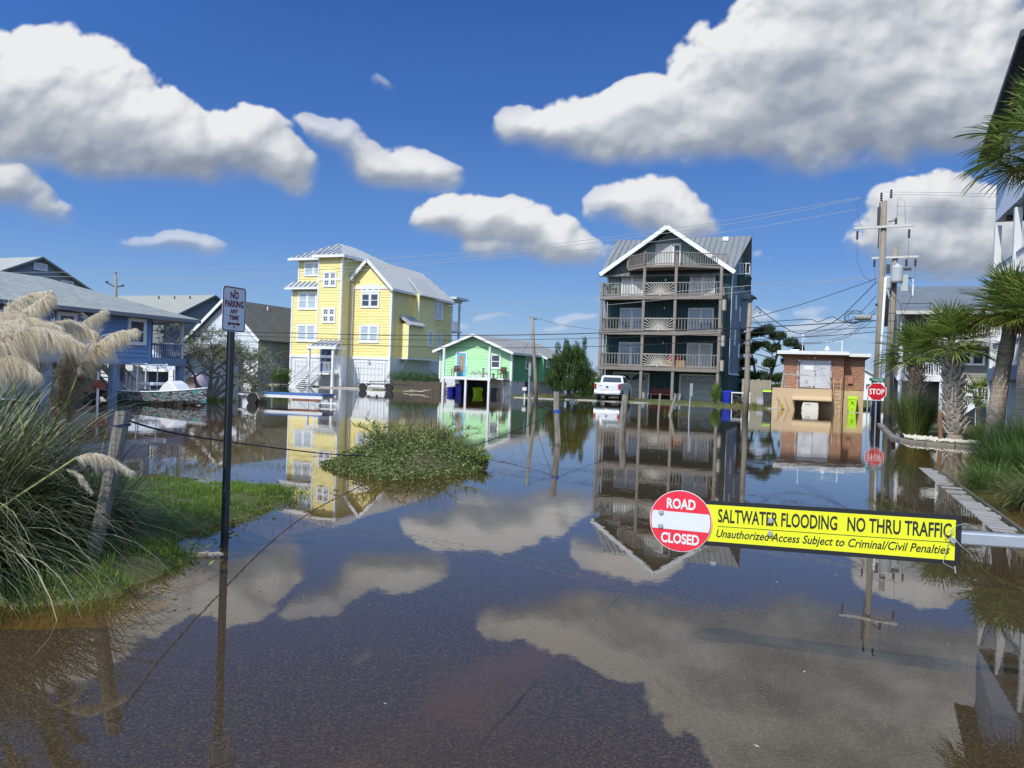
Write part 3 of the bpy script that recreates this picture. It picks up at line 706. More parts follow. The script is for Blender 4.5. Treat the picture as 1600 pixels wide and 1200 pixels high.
# ================================================================== TEAL HOUSE
def teal_house():
    T = thing('teal_house', 'weathered dark teal house with three wooden balconies and sunburst railings', 'house', (18.11, 64.5, 0), GY)
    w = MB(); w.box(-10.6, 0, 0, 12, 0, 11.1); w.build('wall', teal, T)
    w = MB(); w.prism([(-10.55, -.02, 10.6), (-.05, -.02, 10.6), (-.05, -.02, 11.1), (-5.35, -.02, 14.55), (-10.55, -.02, 11.1)], (0, 4.2, 0)); w.build('gable_wall', teal_lit, T)
    w = MB(); w.box(-10.56, -9.6, -.05, -.02, 8.9, 11.1); w.build('side_panel', teal_lit, T)  # strip of the top storey wall in the painted sunlit teal
    w = MB(); w.box(0.0, .03, .02, 11.98, 2.5, 11.1); w.prism([(.0, 0, 11.0), (.0, 12, 11.0), (.0, 5.6, 14.7)], (.03, 0, 0))
    w.prism([(-.35, -.02, 11.0), (-.35, 12, 11.0), (-.35, 5.6, 14.7)], (.35, 0, 0)); laps(w, (.03, 0, 0), 'r', .12, 11.8, 2.55, 11.0); w.build('side_wall', slate, T)
    t = MB(); t.box(-10.75, -10.6, -.08, .1, .1, 11.0); t.box(.03, .06, -.06, .12, 2.5, 11.0); t.box(.03, .05, 11.85, 12.0, 2.5, 11); t.box(.03, .07, 0.12, 11.85, 2.4, 2.55)
    for y, z in ((3.2, 8.1), (3.3, 5.0), (6.8, 7.4), (7.0, 4.0), (9.5, 6.0), (9.6, 3.0)): window(T, (.03, y, z), 'r', .55, 1.35, 1, 1, .09)
    t.build('trim', wtrim, T)
    r = MB(); s = MB()
    def rp(p, sp=.5): slope(r, p, .1); seams(s, p, sp, .05, .09)
    zr = 15.0
    rp([(-11.3, -.7, 10.75), (-.0, -.7, 10.75), (.55, 5.6, zr), (-11.6, 5.6, zr)][:2]+[(1.0, 5.6, zr), (-11.5, 5.6, zr)]); 
    rp([(.5, 12.6, 10.3), (-11.3, 12.6, 10.3), (-11.5, 5.6, zr), (1.0, 5.6, zr)])
    ra, rb = 14.9, 11.0
    rp([(-10.95, -1.1, rb), (-10.95, 3.0, rb), (-5.38, 5.4, ra), (-5.38, -1.1, ra)][0:1]+[(-10.95, .0, rb), (-5.38, 5.2, ra), (-5.38, -1.1, ra)])
    rp([(.2, .0, rb), (.2, -1.1, rb), (-5.38, -1.1, ra), (-5.38, 5.2, ra)])
    ro = r.build('roof', M_plain('weathered_tin_roof', (.27, .28, .27), .5, .14, 1.0, metal=.25, dirt=.25), T); s.build('standing_seam', M_plain('tin_seam', (.24, .25, .24), .5, .1, 2, metal=.25), ro)
    f = MB(); f.bar((-11.1, -1.15, rb-.18), (-5.38, -1.15, ra-.1), .07, .34); f.bar((.35, -1.15, rb-.18), (-5.38, -1.15, ra-.1), .07, .34)
    f.build('bargeboard', wtrim, T)
    for x, z in ((-8.4, 14.4), (-1.2, 14.5)):
        v = MB(); v.box(x-.25, x+.25, 4.7, 5.1, z, z+.35); v.build('roof_vent', wtrim, T)
    X = (-10.5, -6.85, -4.2, -.55); yd = -2.4
    tops = (9.98, 12.5, 12.5, 11.15)
    for x, tp in zip(X, tops):
        p = MB(); p.box(x-.11, x+.11, yd-.11, yd+.11, -.3, tp); p.build('deck_post', woodg, T)
    for x in (X[0], X[3]):
        p = MB(); p.box(x-.09, x+.09, -1.1, -.92, -.3, 8.8); p.build('deck_post', woodg, T)
    for k, z in enumerate((2.85, 5.85, 8.82)):
        d = MB()
        for i in range(17): d.box(-10.6, -.3, -2.46+i*.145, -2.46+i*.145+.13, z-.04, z)
        d.box(-10.62, -.42, yd+.12, yd+.18, z-.32, z-.045); d.box(-10.62, -.42, yd-.17, yd-.12, z-.34, z-.06); d.box(-10.62, -10.55, yd+.18, 0, z-.3, z-.05); d.box(-.45, -.38, yd+.18, 0, z-.3, z-.05)
        for i in range(1, 20): d.box(-10.6+i*.51, -10.55+i*.51, -2.2, -.05, z-.26, z-.045)
        d.build('deck', woodgx, T)
        railing(T, (X[0]+.1, yd, z), (X[1]-.1, yd, z), 1.05, .24, .05, woodg, .12)
        railing(T, (X[2]+.1, yd, z), (X[3]-.1, yd, z), 1.05, .24, .05, woodg, .12)
        railing(T, (X[3]+.02, yd+.1, z), (X[3]+.02, -.1, z), 1.05, .3, .05, woodg, .1); railing(T, (X[0], yd+.1, z), (X[0], -.1, z), 1.05, .3, .05, woodg, .1)
        s_ = MB(); a, b = X[1]+.11, X[2]-.11; cx = (a+b)/2; s_.bar((a, yd, z+1.05), (b, yd, z+1.05), .12, .07); s_.bar((a, yd, z+.1), (b, yd, z+.1), .07, .07)
        hw = (b-a)/2
        for i in range(17):
            an = math.pi*(i+.5)/17; c_, s2 = math.cos(an), math.sin(an)
            t_ = min(hw/abs(c_) if abs(c_) > 1e-3 else 9, .92/s2)
            s_.bar((cx+.16*c_, yd, z+.12+.13*s2), (cx+t_*c_, yd, z+.12+t_*s2), .06, .04, up=(0, 1, 0))
        s_.lathe([(.14, -.03), (.14, .03)], (cx, yd, z+.14), 12, ax='y')
        s_.build('sunburst_panel', M_wood('pale_weathered_wood', (.50, .45, .38), .25) if k == 0 else bpy.data.materials['pale_weathered_wood'], T)
        # lattice skirt under the rail shadows stays plain; wooden planter boxes hung outside the right rail
    # top angled deck
    P = [(-8.7, -.9), (-6.85, -2.55), (-3.8, -2.55), (-.35, -.9)]
    d = MB(); d.prism([(x, y, 11.16) for x, y in P]+[(-.35, 0, 11.16), (-8.7, 0, 11.16)], (0, 0, .2)); d.build('top_deck', woodgx, T)
    for a, b in zip(P, P[1:]): railing(T, (*a, 11.36), (*b, 11.36), 1.0, .2, .045, woodg, .1, post=.13)
    # doors
    for z in (2.9, 5.9):
        for x in (-9.45, -3.5):
            window(T, (x, 0, z), 'f', 2.15, 2.1, 2, 1, .08, glass=curt if (z < 4 and x > -5) else gsky, split=False, name='sliding_door')
    window(T, (-9.4, -.02, 8.9), 'f', 1.9, 2.05, 2, 1, .07, glass=curt, split=False, name='sliding_door'); window(T, (-3.45, 0, 8.9), 'f', 2.1, 2.05, 2, 1, .07, glass=curt, split=False, name='sliding_door')
    d = MB(); B = basis((-6.5, -.02, 11.4), 'f'); fbox(d, B, 0, 1.5, 0, 2.15, 0, .06); fbox(d, B, 2.15, 2.25, 0, 2.15, 0, .06); do = d.build('plank_shutter', curt, T)
    d = MB(); fbox(d, B, 1.5, 2.15, 0, 2.15, 0, .05); do = d.build('balcony_door', wtrim, T); d = MB(); fbox(d, B, 1.62, 2.05, .2, 1.95, .05, .062); d.build('pane', gdark, do)
    for x in (-9.75, -3.9): garage(T, (x, 0, .05), 'f', 3.0, 2.15, M_plain('grey_garage_door', (.42, .43, .43), .6, .06, 2, dirt=.15) if x < -9 else bpy.data.materials['grey_garage_door'], 4, 4, arch=True, trim=wtrim)
    for z, mt in ((5.0, 'x'), (7.9, 'x'), (3.0, 'x')):
        b = MB(); b.box(-.34, -.1, -2.9, -2.0, z-.35, z+.5); b.build('hanging_locker', M_wood('locker_wood', (.42, .36, .30), .2), T)
    # side balcony high on the right
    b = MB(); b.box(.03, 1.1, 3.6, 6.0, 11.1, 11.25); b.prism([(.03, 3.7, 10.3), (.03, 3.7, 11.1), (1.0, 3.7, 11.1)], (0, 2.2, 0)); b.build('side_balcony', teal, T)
    railing(T, (1.05, 3.65, 11.25), (1.05, 5.95, 11.25), 1.0, .2, .05, white, .1); railing(T, (.05, 3.65, 11.25), (1.0, 3.65, 11.25), 1.0, .2, .05, white, .1)
    b = MB(); b.box(.03, .9, 8.0, 10.5, 9.6, 9.8); b.prism([(.03, 8, 9.8), (1.3, 8, 9.8), (.03, 8, 10.6)], (0, 2.6, 0)); b.box(.03, .8, 8.2, 10.3, 6.8, 9.6); b.build('side_bay', slate, T)
    b = MB(); b.tube([(.1, 2.2, 2.5), (.1, 2.2, 10.8)], .05, 6); b.build('downpipe', slate, T)
    k = MB()
    for z in (4.9, 7.9, 10.3): k.lathe([(.02, .25), (.09, .15), (.09, 0), (.03, -.05)], (-5.5, -.16, z), 8); k.bar((-5.5, 0, z+.1), (-5.5, -.16, z+.1), .04)
    k.build('wall_lamp', steel, T)
teal_house()

# ================================================================== GREEN HOUSE
def green_house():
    T = thing('green_house', 'small mint green cottage raised above a flooded open ground level', 'house', (-.06, 64, 0), GY)
    gr = M_siding('mint_clapboard', (.42, .75, .40), .17, .05, dirt=.05); gs = M_siding('mint_clapboard_shaded', (.17, .42, .19), .17, .08, dirt=.06)  # second mint is a darker copy, the side's shade put into its colour
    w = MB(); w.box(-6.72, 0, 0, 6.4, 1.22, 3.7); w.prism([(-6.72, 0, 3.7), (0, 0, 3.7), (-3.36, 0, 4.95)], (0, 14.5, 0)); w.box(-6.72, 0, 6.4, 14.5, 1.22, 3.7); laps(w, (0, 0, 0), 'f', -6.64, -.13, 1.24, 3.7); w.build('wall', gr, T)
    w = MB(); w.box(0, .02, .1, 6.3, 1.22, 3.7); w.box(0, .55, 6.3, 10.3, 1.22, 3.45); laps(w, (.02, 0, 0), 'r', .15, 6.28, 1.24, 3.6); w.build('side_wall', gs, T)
    b = MB()
    b.box(-6.7, -4.8, .02, .2, -.35, 1.22); b.box(-2.05, -.02, .02, .2, -.35, 1.22); b.box(-.2, -.02, .2, 14.4, -.35, 1.22); b.box(-6.7, -6.5, .2, 14.4, -.35, 1.22); b.box(-6.5, -.2, 7.0, 7.2, -.35, 1.22)
    b.build('ground_floor_wall', M_plain('white_block', (.72, .73, .72), .8, .06, 2, dirt=.12), T)
    t = MB(); t.box(-.13, .03, -.05, 0, 1.2, 3.6); t.box(.02, .05, 0, .14, 1.2, 3.6); t.box(-6.78, -6.64, -.05, 0, 1.2, 3.6); t.build('trim', wtrim, T)
    r = MB(); a = .32
    slope(r, [(.32, -.7, 3.60), (.32, 6.4, 3.60), (-3.36, 6.4, 5.08), (-3.36, -.7, 5.08)], .1); slope(r, [(-7.05, 6.4, 3.60), (-7.05, -.7, 3.60), (-3.36, -.7, 5.08), (-3.36, 6.4, 5.08)], .1)
    slope(r, [(.85, 6.38, 3.38), (.85, 10.9, 3.38), (-3.36, 10.9, 5.10), (-3.36, 6.38, 5.10)], .1); slope(r, [(.32, 10.9, 3.6), (.32, 15, 3.6), (-3.36, 15, 5.08), (-3.36, 10.9, 5.08)], .1); slope(r, [(-7.05, 15, 3.60), (-7.05, 6.4, 3.60), (-3.36, 6.4, 5.08), (-3.36, 15, 5.08)], .1)
    r.build('roof', M_shingle('grey_shingle', (.36, .35, .32), .22), T)
    f = MB(); f.bar((.36, -.74, 3.5), (-3.36, -.74, 5.0), .06, .2); f.bar((-7.1, -.74, 3.5), (-3.36, -.74, 5.0), .06, .2); f.bar((.88, 6.34, 3.30), (-.1, 6.34, 3.70), .06, .18); f.box(.32, .36, -.7, 6.3, 3.42, 3.56); f.build('fascia', wtrim, T)
    for x, y, tp in ((-5.12, -2.4, 3.9), (-3.05, -2.4, 1.3), (-.98, -2.4, 3.95)):
        p = MB(); p.box(x-.085, x+.085, y-.085, y+.085, -.35, tp); p.build('porch_post', white, T)
    d = MB(); d.box(-5.3, -.9, -2.4, 0, 1.36, 1.44); d.box(-5.3, -.85, -2.46, -2.40, 1.22, 1.47); d.box(-.85, -.15, -1.4, 0, 1.3, 1.44); d.build('porch_floor', white, T)
    p = MB()
    for z in (1.85, 2.2): p.tube([(-5.1, -2.4, z), (-3.05, -2.4, z-.01), (-1.0, -2.4, z)], .012, 5)
    p.tube([(-3.05, -2.4, 1.4), (-3.05, -2.4, 2.3)], .03, 6); p.build('cable_rail', steel, T)
    d = MB(); B = basis((-5.2, 0, 1.45), 'f'); fbox(d, B, 0, .12, 0, 2.1, 0, .07); fbox(d, B, .98, 1.1, 0, 2.1, 0, .07); fbox(d, B, .12, .98, 2.0, 2.12, 0, .07); fr = d.build('door_frame', wtrim, T)
    d = MB(); fbox(d, B, .12, .98, 0, 2.0, 0, .045); do = d.build('door', M_plain('turquoise_door', (.10, .48, .62), .4, .06, 2), T)
    d = MB(); fbox(d, B, .32, .78, .35, 1.8, .045, .06); d.build('door_picture_glass', M_plain('tan_patterned_glass', (.40, .26, .18), .2, .6, 4), do)
    window(T, (-1.95, 0, 2.2), 'f', .95, 1.25, 1, 1, .1, glass=gdark); window(T, (.02, 3.05, 2.25), 'r', 1.05, 1.3, 1, 1, .1, glass=gdark); window(T, (.55, 6.9, 2.5), 'r', .8, .75, 1, 1, .1, glass=gdark, split=False)
    d = MB(); d.box(-.02, .01, 3.15, 4.25, -.2, 1.2); d.build('doorway_shade_sheet', darkm, T)  # flat dark sheet painting the shade inside the doorway
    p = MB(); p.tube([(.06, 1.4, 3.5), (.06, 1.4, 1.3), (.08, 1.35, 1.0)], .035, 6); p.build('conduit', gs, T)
    m = MB(); m.box(-4.6, -2.3, 6.2, 6.9, -.3, 1.1); m.build('storage_wall', M_plain('grey_board', (.10, .10, .11), .7, .2, 2), T)
green_house()

# ================================================================== BRICK PUMP HOUSE
def brick_house():
    T = thing('brick_utility_building', 'square brown brick utility building with flat white roof and grey double door', 'utility building', (22.84, 53, 0), GY)
    br = M_brick('brown_brick'); tan = M_plain('tan_render', (.60, .44, .26), .85, .08, 1.2, bmp=.003, dirt=.10); 
    w = MB(); w.box(-3.9, 0, 0, 5, 1.48, 3.85); w.box(0, 1.35, .55, 5, 1.48, 3.80); w.build('wall', br, T)
    w = MB(); w.box(-3.88, -.02, .02, 5, -.35, 1.48); w.box(-.02, 1.33, .57, 5, -.35, 1.48)
    w.box(-4.55, -3.05, -1.2, .0, -.35, 1.5); w.box(-3.05, -.72, -1.2, 0, .98, 1.5); w.prism([(-3.2, -1.2, .98), (-3.2, -1.75, .78), (-3.2, -1.75, .70), (-3.2, 0, .70), (-3.2, 0, .98)], (2.5, 0, 0)); w.build('rendered_base', tan, T)
    r = MB(); r.box(-4.35, .28, -.75, 5.4, 3.88, 4.12); r.box(.285, 1.68, -.1, 5.4, 3.80, 4.02); r.build('roof', M_plain('white_roof_edge', (.80, .79, .76), .5, .03, 2), T)
    r = MB(); r.box(-4.2, .2, -.6, 5.3, 3.80, 3.878); r.box(.285, 1.6, .05, 5.3, 3.74, 3.798); r.build('soffit', M_plain('brown_soffit', (.16, .08, .05), .8, .1, 2), T)
    d = MB(); B = basis((-2.82, 0, 1.56), 'f'); fbox(d, B, 0, .97, 0, 1.92, 0, .06); fbox(d, B, .985, 1.96, 0, 1.92, 0, .06); do = d.build('double_door', M_plain('grey_steel_door', (.56, .57, .60), .45, .05, 2), T)
    s = MB(); fbox(s, B, .25, .85, 1.28, 1.55, .06, .066); s.build('notice_plate', wtrim, do)
    s = MB(); fbox(s, B, .33, .56, .30, .54, .06, .07)
    s.build('vent_grille', steel, do)
    k = MB(); fbox(k, B, .9, 1.06, 1.18, 1.2, .06, .09); fbox(k, B, 1.0, 1.06, .92, 1.0, .06, .12); fbox(k, B, .9, 1.0, .02, .12, .06, .10); k.build('handle', darkm, do)
    lettering(do, 'NTCRW', M_plain('blue_letter', (.03, .08, .35), .5, .02, 2), -2.82+1.32, -2.82+1.62, 2.93, 2.99, -.0605, .03)
    c = MB()
    for z in (2.55, 1.98):
        pts = [(-2.85+2.0*i/12, -.75, z-.18*math.sin(math.pi*i/12)) for i in range(13)]; c.tube(pts, .012, 5)
    c.build('safety_chain', steel, T)
    for x in (-2.95, -.82):
        p = MB(); p.tube([(x, -.75, 1.5), (x, -.75, 2.7)], .035, 8); p.tube([(x, -.06, 1.5), (x, -.06, 3.55)], .03, 6); p.box(x-.08, x+.08, -.16, -.05, 2.3, 2.75); p.build('guard_post', M_plain('grey_pipe', (.45, .46, .48), .5, .1, 3), T)
    l = MB()
    for x in (-.62, -.14): l.bar((x, -.22, -.1), (x, -.22, 2.2), .05)
    for i in range(8): l.bar((-.62, -.22, .18+i*.27), (-.14, -.22, .18+i*.27), .03)
    l.build('ladder', tan, T)
    e = MB(); e.box(.3, .62, .38, .55, 1.95, 2.45); e.build('meter_box', M_plain('terracotta_box', (.42, .20, .13), .7, .1, 2), T)
    l = MB(); l.box(-1.0, -.85, -.16, -.0, 3.38, 3.47); l.box(-2.95, -2.82, -.16, 0, 3.4, 3.5); l.box(-1.95, -1.82, -.12, 0, 3.62, 3.7); l.build('wall_lamp', wtrim, T)
    v = MB(); v.lathe([(.06, 0), (.06, .16), (.19, .17), (.19, .22), (.1, .3), (.09, .38), (.02, .44)], (-1.1, 1.0, 4.12), 14); v.build('roof_ventilator', wtrim, T)
    v = MB(); v.box(-3.55, -2.95, .6, 1.2, 4.12, 4.26); v.build('roof_hatch', wtrim, T)
    a = MB(); a.tube([(-2.75, .8, 4.1), (-2.73, .8, 5.25)], .022, 6); a.lathe([(.05, 0), (.09, .06), (.05, .12)], (-2.73, .8, 5.2), 8); a.bar((-2.75, .8, 5.1), (-2.5, .8, 4.98), .02); a.build('sensor_mast', whitem, T)
    a = MB(); a.tube([(-.15, .9, 4.1), (-.15, .9, 4.95)], .035, 6); a.tube([(-1.5, .9, 4.86), (-.05, .9, 4.90)], .012, 5)
    for i in range(4): a.tube([(-1.4+i*.28, .9, 4.66), (-1.4+i*.28, .9, 5.02-.02*i)], .008, 4)
    a.build('yagi_antenna', whitem, T)
brick_house()
# the number plate tank standing in the bay under the platform
B0 = Vector((22.84, 53, 0)); FR = Matrix.Rotation(R(-GY), 3, 'Z')
def loc(o, a, b, z=0): return Vector(o)+FR@Vector((a, b, z))
def beige_tank():
    T = thing('fuel_tank', 'cream box tank half sunk under the loading platform of the brick building', 'tank', loc(B0, -2.05, -1.62, -.12), GY)
    t = MB(); t.prism([(-.5, 0, 0), (.5, 0, 0), (.55, 0, .25), (.5, 0, .72), (-.46, 0, .72), (-.55, 0, .25)], (0, .6, 0)); t.build('body', M_plain('cream_tank', (.74, .71, .58), .5, .04, 2, dirt=.08), T, bevel=.05)
    lettering(T, '103', M_plain('tank_black_letter', (.03, .03, .03), .5, .02, 2), -.3, .0, .5, .6, -.003, .02, name='number')
beige_tank()
# ================================================================== GREY GARAGE HOUSE behind the tree
def gray_house():
    T = thing('grey_house', 'pale grey gabled house with two garage doors behind the gnarled tree', 'house', (-23.9, 72, 0), GY)
    lt = M_siding('pale_grey_clapboard', (.56, .62, .66), .17, .05); dk = M_siding('grey_clapboard_shaded', (.17, .20, .22), .17, .06)  # dk is the same siding darkened, shade of the side wall painted in
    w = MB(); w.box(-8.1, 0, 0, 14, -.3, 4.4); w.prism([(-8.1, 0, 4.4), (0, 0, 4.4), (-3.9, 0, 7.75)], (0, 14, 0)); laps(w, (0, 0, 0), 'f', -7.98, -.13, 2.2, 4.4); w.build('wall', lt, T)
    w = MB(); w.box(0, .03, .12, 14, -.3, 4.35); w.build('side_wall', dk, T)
    r = MB(); slope(r, [(.4, -.45, 4.2), (.4, 14.3, 4.2), (-3.9, 14.3, 8.05), (-3.9, -.45, 8.05)], .12); slope(r, [(-8.5, 14.3, 4.2), (-8.5, -.45, 4.2), (-3.9, -.45, 8.05), (-3.9, 14.3, 8.05)], .12)
    r.build('roof', M_shingle('dark_shingle', (.13, .13, .12), .35), T)
    f = MB(); f.bar((.45, -.5, 4.02), (-3.9, -.5, 7.92), .07, .28); f.bar((-8.55, -.5, 4.02), (-3.9, -.5, 7.92), .07, .28); f.box(-.12, .04, -.04, .0, -.2, 4.3); f.box(-8.14, -8.0, -.04, 0, -.2, 4.3); f.build('bargeboard', wtrim, T)
    garage(T, (-2.15, 0, -.3), 'f', 1.6, 2.15, white, 4, 2); garage(T, (-7.3, 0, -.3), 'f', 4.0, 2.15, white, 4, 4)
    window(T, (-4.5, 0, 5.2), 'f', 1.1, 1.3, 1, 1, .12)
    p = MB(); p.box(-2.5, -2.34, -1.6, -1.44, -.3, 3.9); p.build('porch_post', white, T)
    v = MB(); v.tube([(-3.2, 5, 7.2), (-3.2, 5, 7.8)], .06, 6); v.build('roof_vent', wtrim, T)
gray_house()
# ================================================================== BLUE HOUSE on pilings
def blue_house():
    T = thing('blue_house', 'blue clapboard house on blue pilings over floodwater with hipped shingle roof', 'house', (-16.56, 32.1, 0), GY)
    bs = M_siding('blue_clapboard', (.25, .37, .55), .14, .06, dirt=.06); bp = M_plain('blue_post_paint', (.22, .30, .42), .6, .1, 3, dirt=.15)
    w = MB(); w.box(-8, 0, -9.5, 1.72, 1.7, 3.72); w.box(-8, -1.9, 1.72, 3.6, 1.7, 3.72); laps(w, (0, 0, 0), 'r', -9.5, 1.6, 1.72, 3.5, .2); w.build('wall', bs, T)
    t = MB(); t.box(.0, .03, 1.60, 1.74, 1.72, 3.6); t.box(-.02, .04, -9.5, 1.72, 3.52, 3.70); t.build('trim', bs, T)
    d = MB(); d.box(-8.2, .05, -9.6, 3.7, 1.60, 1.70); d.box(-.1, .06, 1.76, 3.75, 1.70, 1.95); d.build('floor_deck', bp, T)
    r = MB(); e = .5; z0 = 3.78; 
    x0, x1, y0, y1 = -8.9, .45, -10, 4.15; xm = (x0+x1)/2; zr = 5.28
    P = (xm, y0+3.2, zr); Q = (xm, y1-4.3, zr)
    slope(r, [(x1, y0, z0), (x1, y1, z0), Q, P], .1); slope(r, [(x1, y1, z0), (x0, y1, z0), Q], .1); slope(r, [(x0, y1, z0), (x0, y0, z0), P, Q], .1); slope(r, [(x0, y0, z0), (x1, y0, z0), P], .1)
    r.build('roof', M_shingle('light_grey_shingle', (.34, .36, .33), .24), T)
    f = MB(); f.box(x1-.03, x1+.03, y0, y1, z0-.16, z0-.03); f.box(x0, x1-.03, y1-.03, y1+.03, z0-.16, z0-.03); f.box(x0+.1, x1-.04, y0+.1, y1-.04, z0-.14, z0-.115); f.build('gutter', M_plain('grey_gutter', (.26, .27, .28), .5, .08, 2), T)
    for y in (-9, -6.1, -3.0, -.02, 3.55):
        for x in (-.14, -3.8, -7.6):
            p = MB(); p.box(x-.13, x+.13, y-.13, y+.13, -.35, 1.6); p.build('piling', bp, T)
    window(T, (0, -2.75, 2.72), 'r', .85, .85, 1, 1, .1, glass=gdark); window(T, (0, .5, 2.45), 'r', .95, 1.15, 1, 1, .1, glass=gdark); window(T, (0, -6.3, 2.6), 'r', 1.2, 1.0, 2, 1, .1, glass=gdark)
    railing(T, (-.02, 1.85, 1.72), (-.02, 3.6, 1.72), .85, .13, .035, bp, .08); railing(T, (-.05, 3.62, 1.72), (-1.9, 3.62, 1.72), .85, .13, .035, bp, .08)
    p = MB(); p.box(-.12, .0, 3.5, 3.62, 1.72, 3.7); p.build('porch_post', white, T)
    s = MB()
    for i in range(9): s.box(-4.2, -3.2, 2.0+i*.22, 2.26+i*.22, 1.5-i*.19, 1.54-i*.19)
    s.bar((-4.2, 2.0, 1.5), (-4.2, 4.0, -.2), .06, .25); s.bar((-3.2, 2.0, 1.5), (-3.2, 4.0, -.2), .06, .25)
    for i in range(9): s.bar((-3.2, 2.0+i*.24, 1.55-i*.2), (-3.2, 2.0+i*.24, 2.4-i*.2), .04)
    s.bar((-3.2, 2.0, 2.4), (-3.2, 4.0, .75), .06); s.build('stair', white, T)
blue_house()
# house seen behind, ground level storage under the deck of the blue one
def shed_house():
    T = thing('cream_cottage', 'low cream cottage with a dark doorway behind the blue house pilings', 'house', (-22.4, 52, 0), GY)
    w = MB(); w.box(-7.5, 0, 0, 6, -.3, 2.3); w.build('wall', M_siding('cream_board', (.50, .49, .44), .2, .06), T)
    r = MB(); slope(r, [(-7.9, -.4, 2.25), (.4, -.4, 2.25), (.4, 3, 3.2), (-7.9, 3, 3.2)], .1); slope(r, [(.4, 6.4, 2.25), (-7.9, 6.4, 2.25), (-7.9, 3, 3.2), (.4, 3, 3.2)], .1); r.build('roof', M_shingle('brown_grey_shingle', (.2, .19, .17), .2), T)
    garage(T, (-2.6, 0, -.2), 'f', 2.1, 2.0, white, 4, 3); d = MB(); d.box(-4.4, -3.5, -.04, .01, -.2, 1.9); d.build('door', darkm, T)
    d = MB(); d.box(-6.6, -5.2, -.04, .01, -.2, 1.7); d.build('bay_shade_sheet', darkm, T)  # flat dark panel on the wall, stands for shade inside a bay
shed_house()
# pink tarpaulin over a stored item
def tarp():
    T = thing('covered_scooter', 'low machine under a pale pink tarpaulin beyond the blue house', 'tarpaulin', loc((-22.4, 52, 0), 2.0, -1.2, -.2), GY)
    m = MB(); rnd = random.Random(2)
    prof = [(-.6, 0), (-.62, .5), (-.45, 1.0), (-.1, 1.3), (.2, 1.3), (.5, .9), (.7, .4), (.72, 0)]
    vs = []
    for j in range(6):
        y = j*.22
        for (x, z) in prof: vs.append((x*(1-.05*abs(j-2.5))+rnd.uniform(-.05, .05), y+rnd.uniform(-.04, .04), z*(1-.06*abs(j-2.5))+rnd.uniform(-.04, .04)))
    n = len(prof); m.add(vs, [(j*n+i, j*n+i+1, (j+1)*n+i+1, (j+1)*n+i) for j in range(5) for i in range(n-1)]+[tuple(range(n)), tuple(range(5*n, 6*n))])
    m.build('tarpaulin', M_plain('pale_pink_tarp', (.58, .44, .44), .7, .1, 3), T, smooth=True)
    w = MB(); w.lathe([(.28, -.06), (.30, 0), (.28, .06)], (.75, -.05, .3), 14, ax='y'); w.build('wheel', blackm, T)
tarp()
def back_house(name, label, o, D, zr, ze, L, wallc, roofc, wins, z0=0):
    "gable wall looks along the cross street; ridge at b=0"
    T = thing(name, label, 'house', (o[0], o[1], 0), GY)
    w = MB(); w.prism([(0, -D, z0), (0, D, z0), (0, D, ze), (0, 0, zr), (0, -D, ze)], (-L, 0, 0)); w.build('wall', M_siding(name+'_wall', wallc, .17, .05), T)
    k = (zr-ze)/D; r = MB(); g = .4
    slope(r, [(-L, -D-g, ze-g*k+.1), (g, -D-g, ze-g*k+.1), (g, 0, zr+.12), (-L, 0, zr+.12)], .12); slope(r, [(g, D+g, ze-g*k+.1), (-L, D+g, ze-g*k+.1), (-L, 0, zr+.12), (g, 0, zr+.12)], .12)
    r.build('roof', M_shingle(name+'_roof', roofc, .15), T)
    f = MB(); f.bar((g+.02, -D-g, ze-g*k), (g+.02, 0, zr+.02), .05, .2); f.bar((g+.02, D+g, ze-g*k), (g+.02, 0, zr+.02), .05, .2); f.build('bargeboard', M_plain(name+'_board', [c*.8 for c in wallc], .6, .05), T)
    for (b, z, w_, h_) in wins: window(T, (0, b, z), 'r', w_, h_, 1, 1, .1)
    return T
T = back_house('grey_gable_house', 'tall grey-green gabled house rising behind the blue house roof', (-49.5, 80), 8.5, 12.2, 8.2, 16, (.24, .27, .27), (.40, .40, .37), [(-.7, 10.9, 1.5, .75), (-3.4, 9.0, 1.6, 1.2), (2.4, 9.0, 1.5, 1.2)], 4)
T2 = back_house('green_roofed_house', 'grey house with sage green gable roof behind the gnarled tree', (-37.3, 95), 7.5, 10.2, 6.6, 22, (.20, .22, .23), (.36, .36, .31), [], 0)
v = MB()
for x in (-2.5, -5.0, -7.6): v.tube([(x, -1.2, 9.5), (x, -1.2, 10.1)], .09, 6)
v.build('roof_vent', darkm, T2)
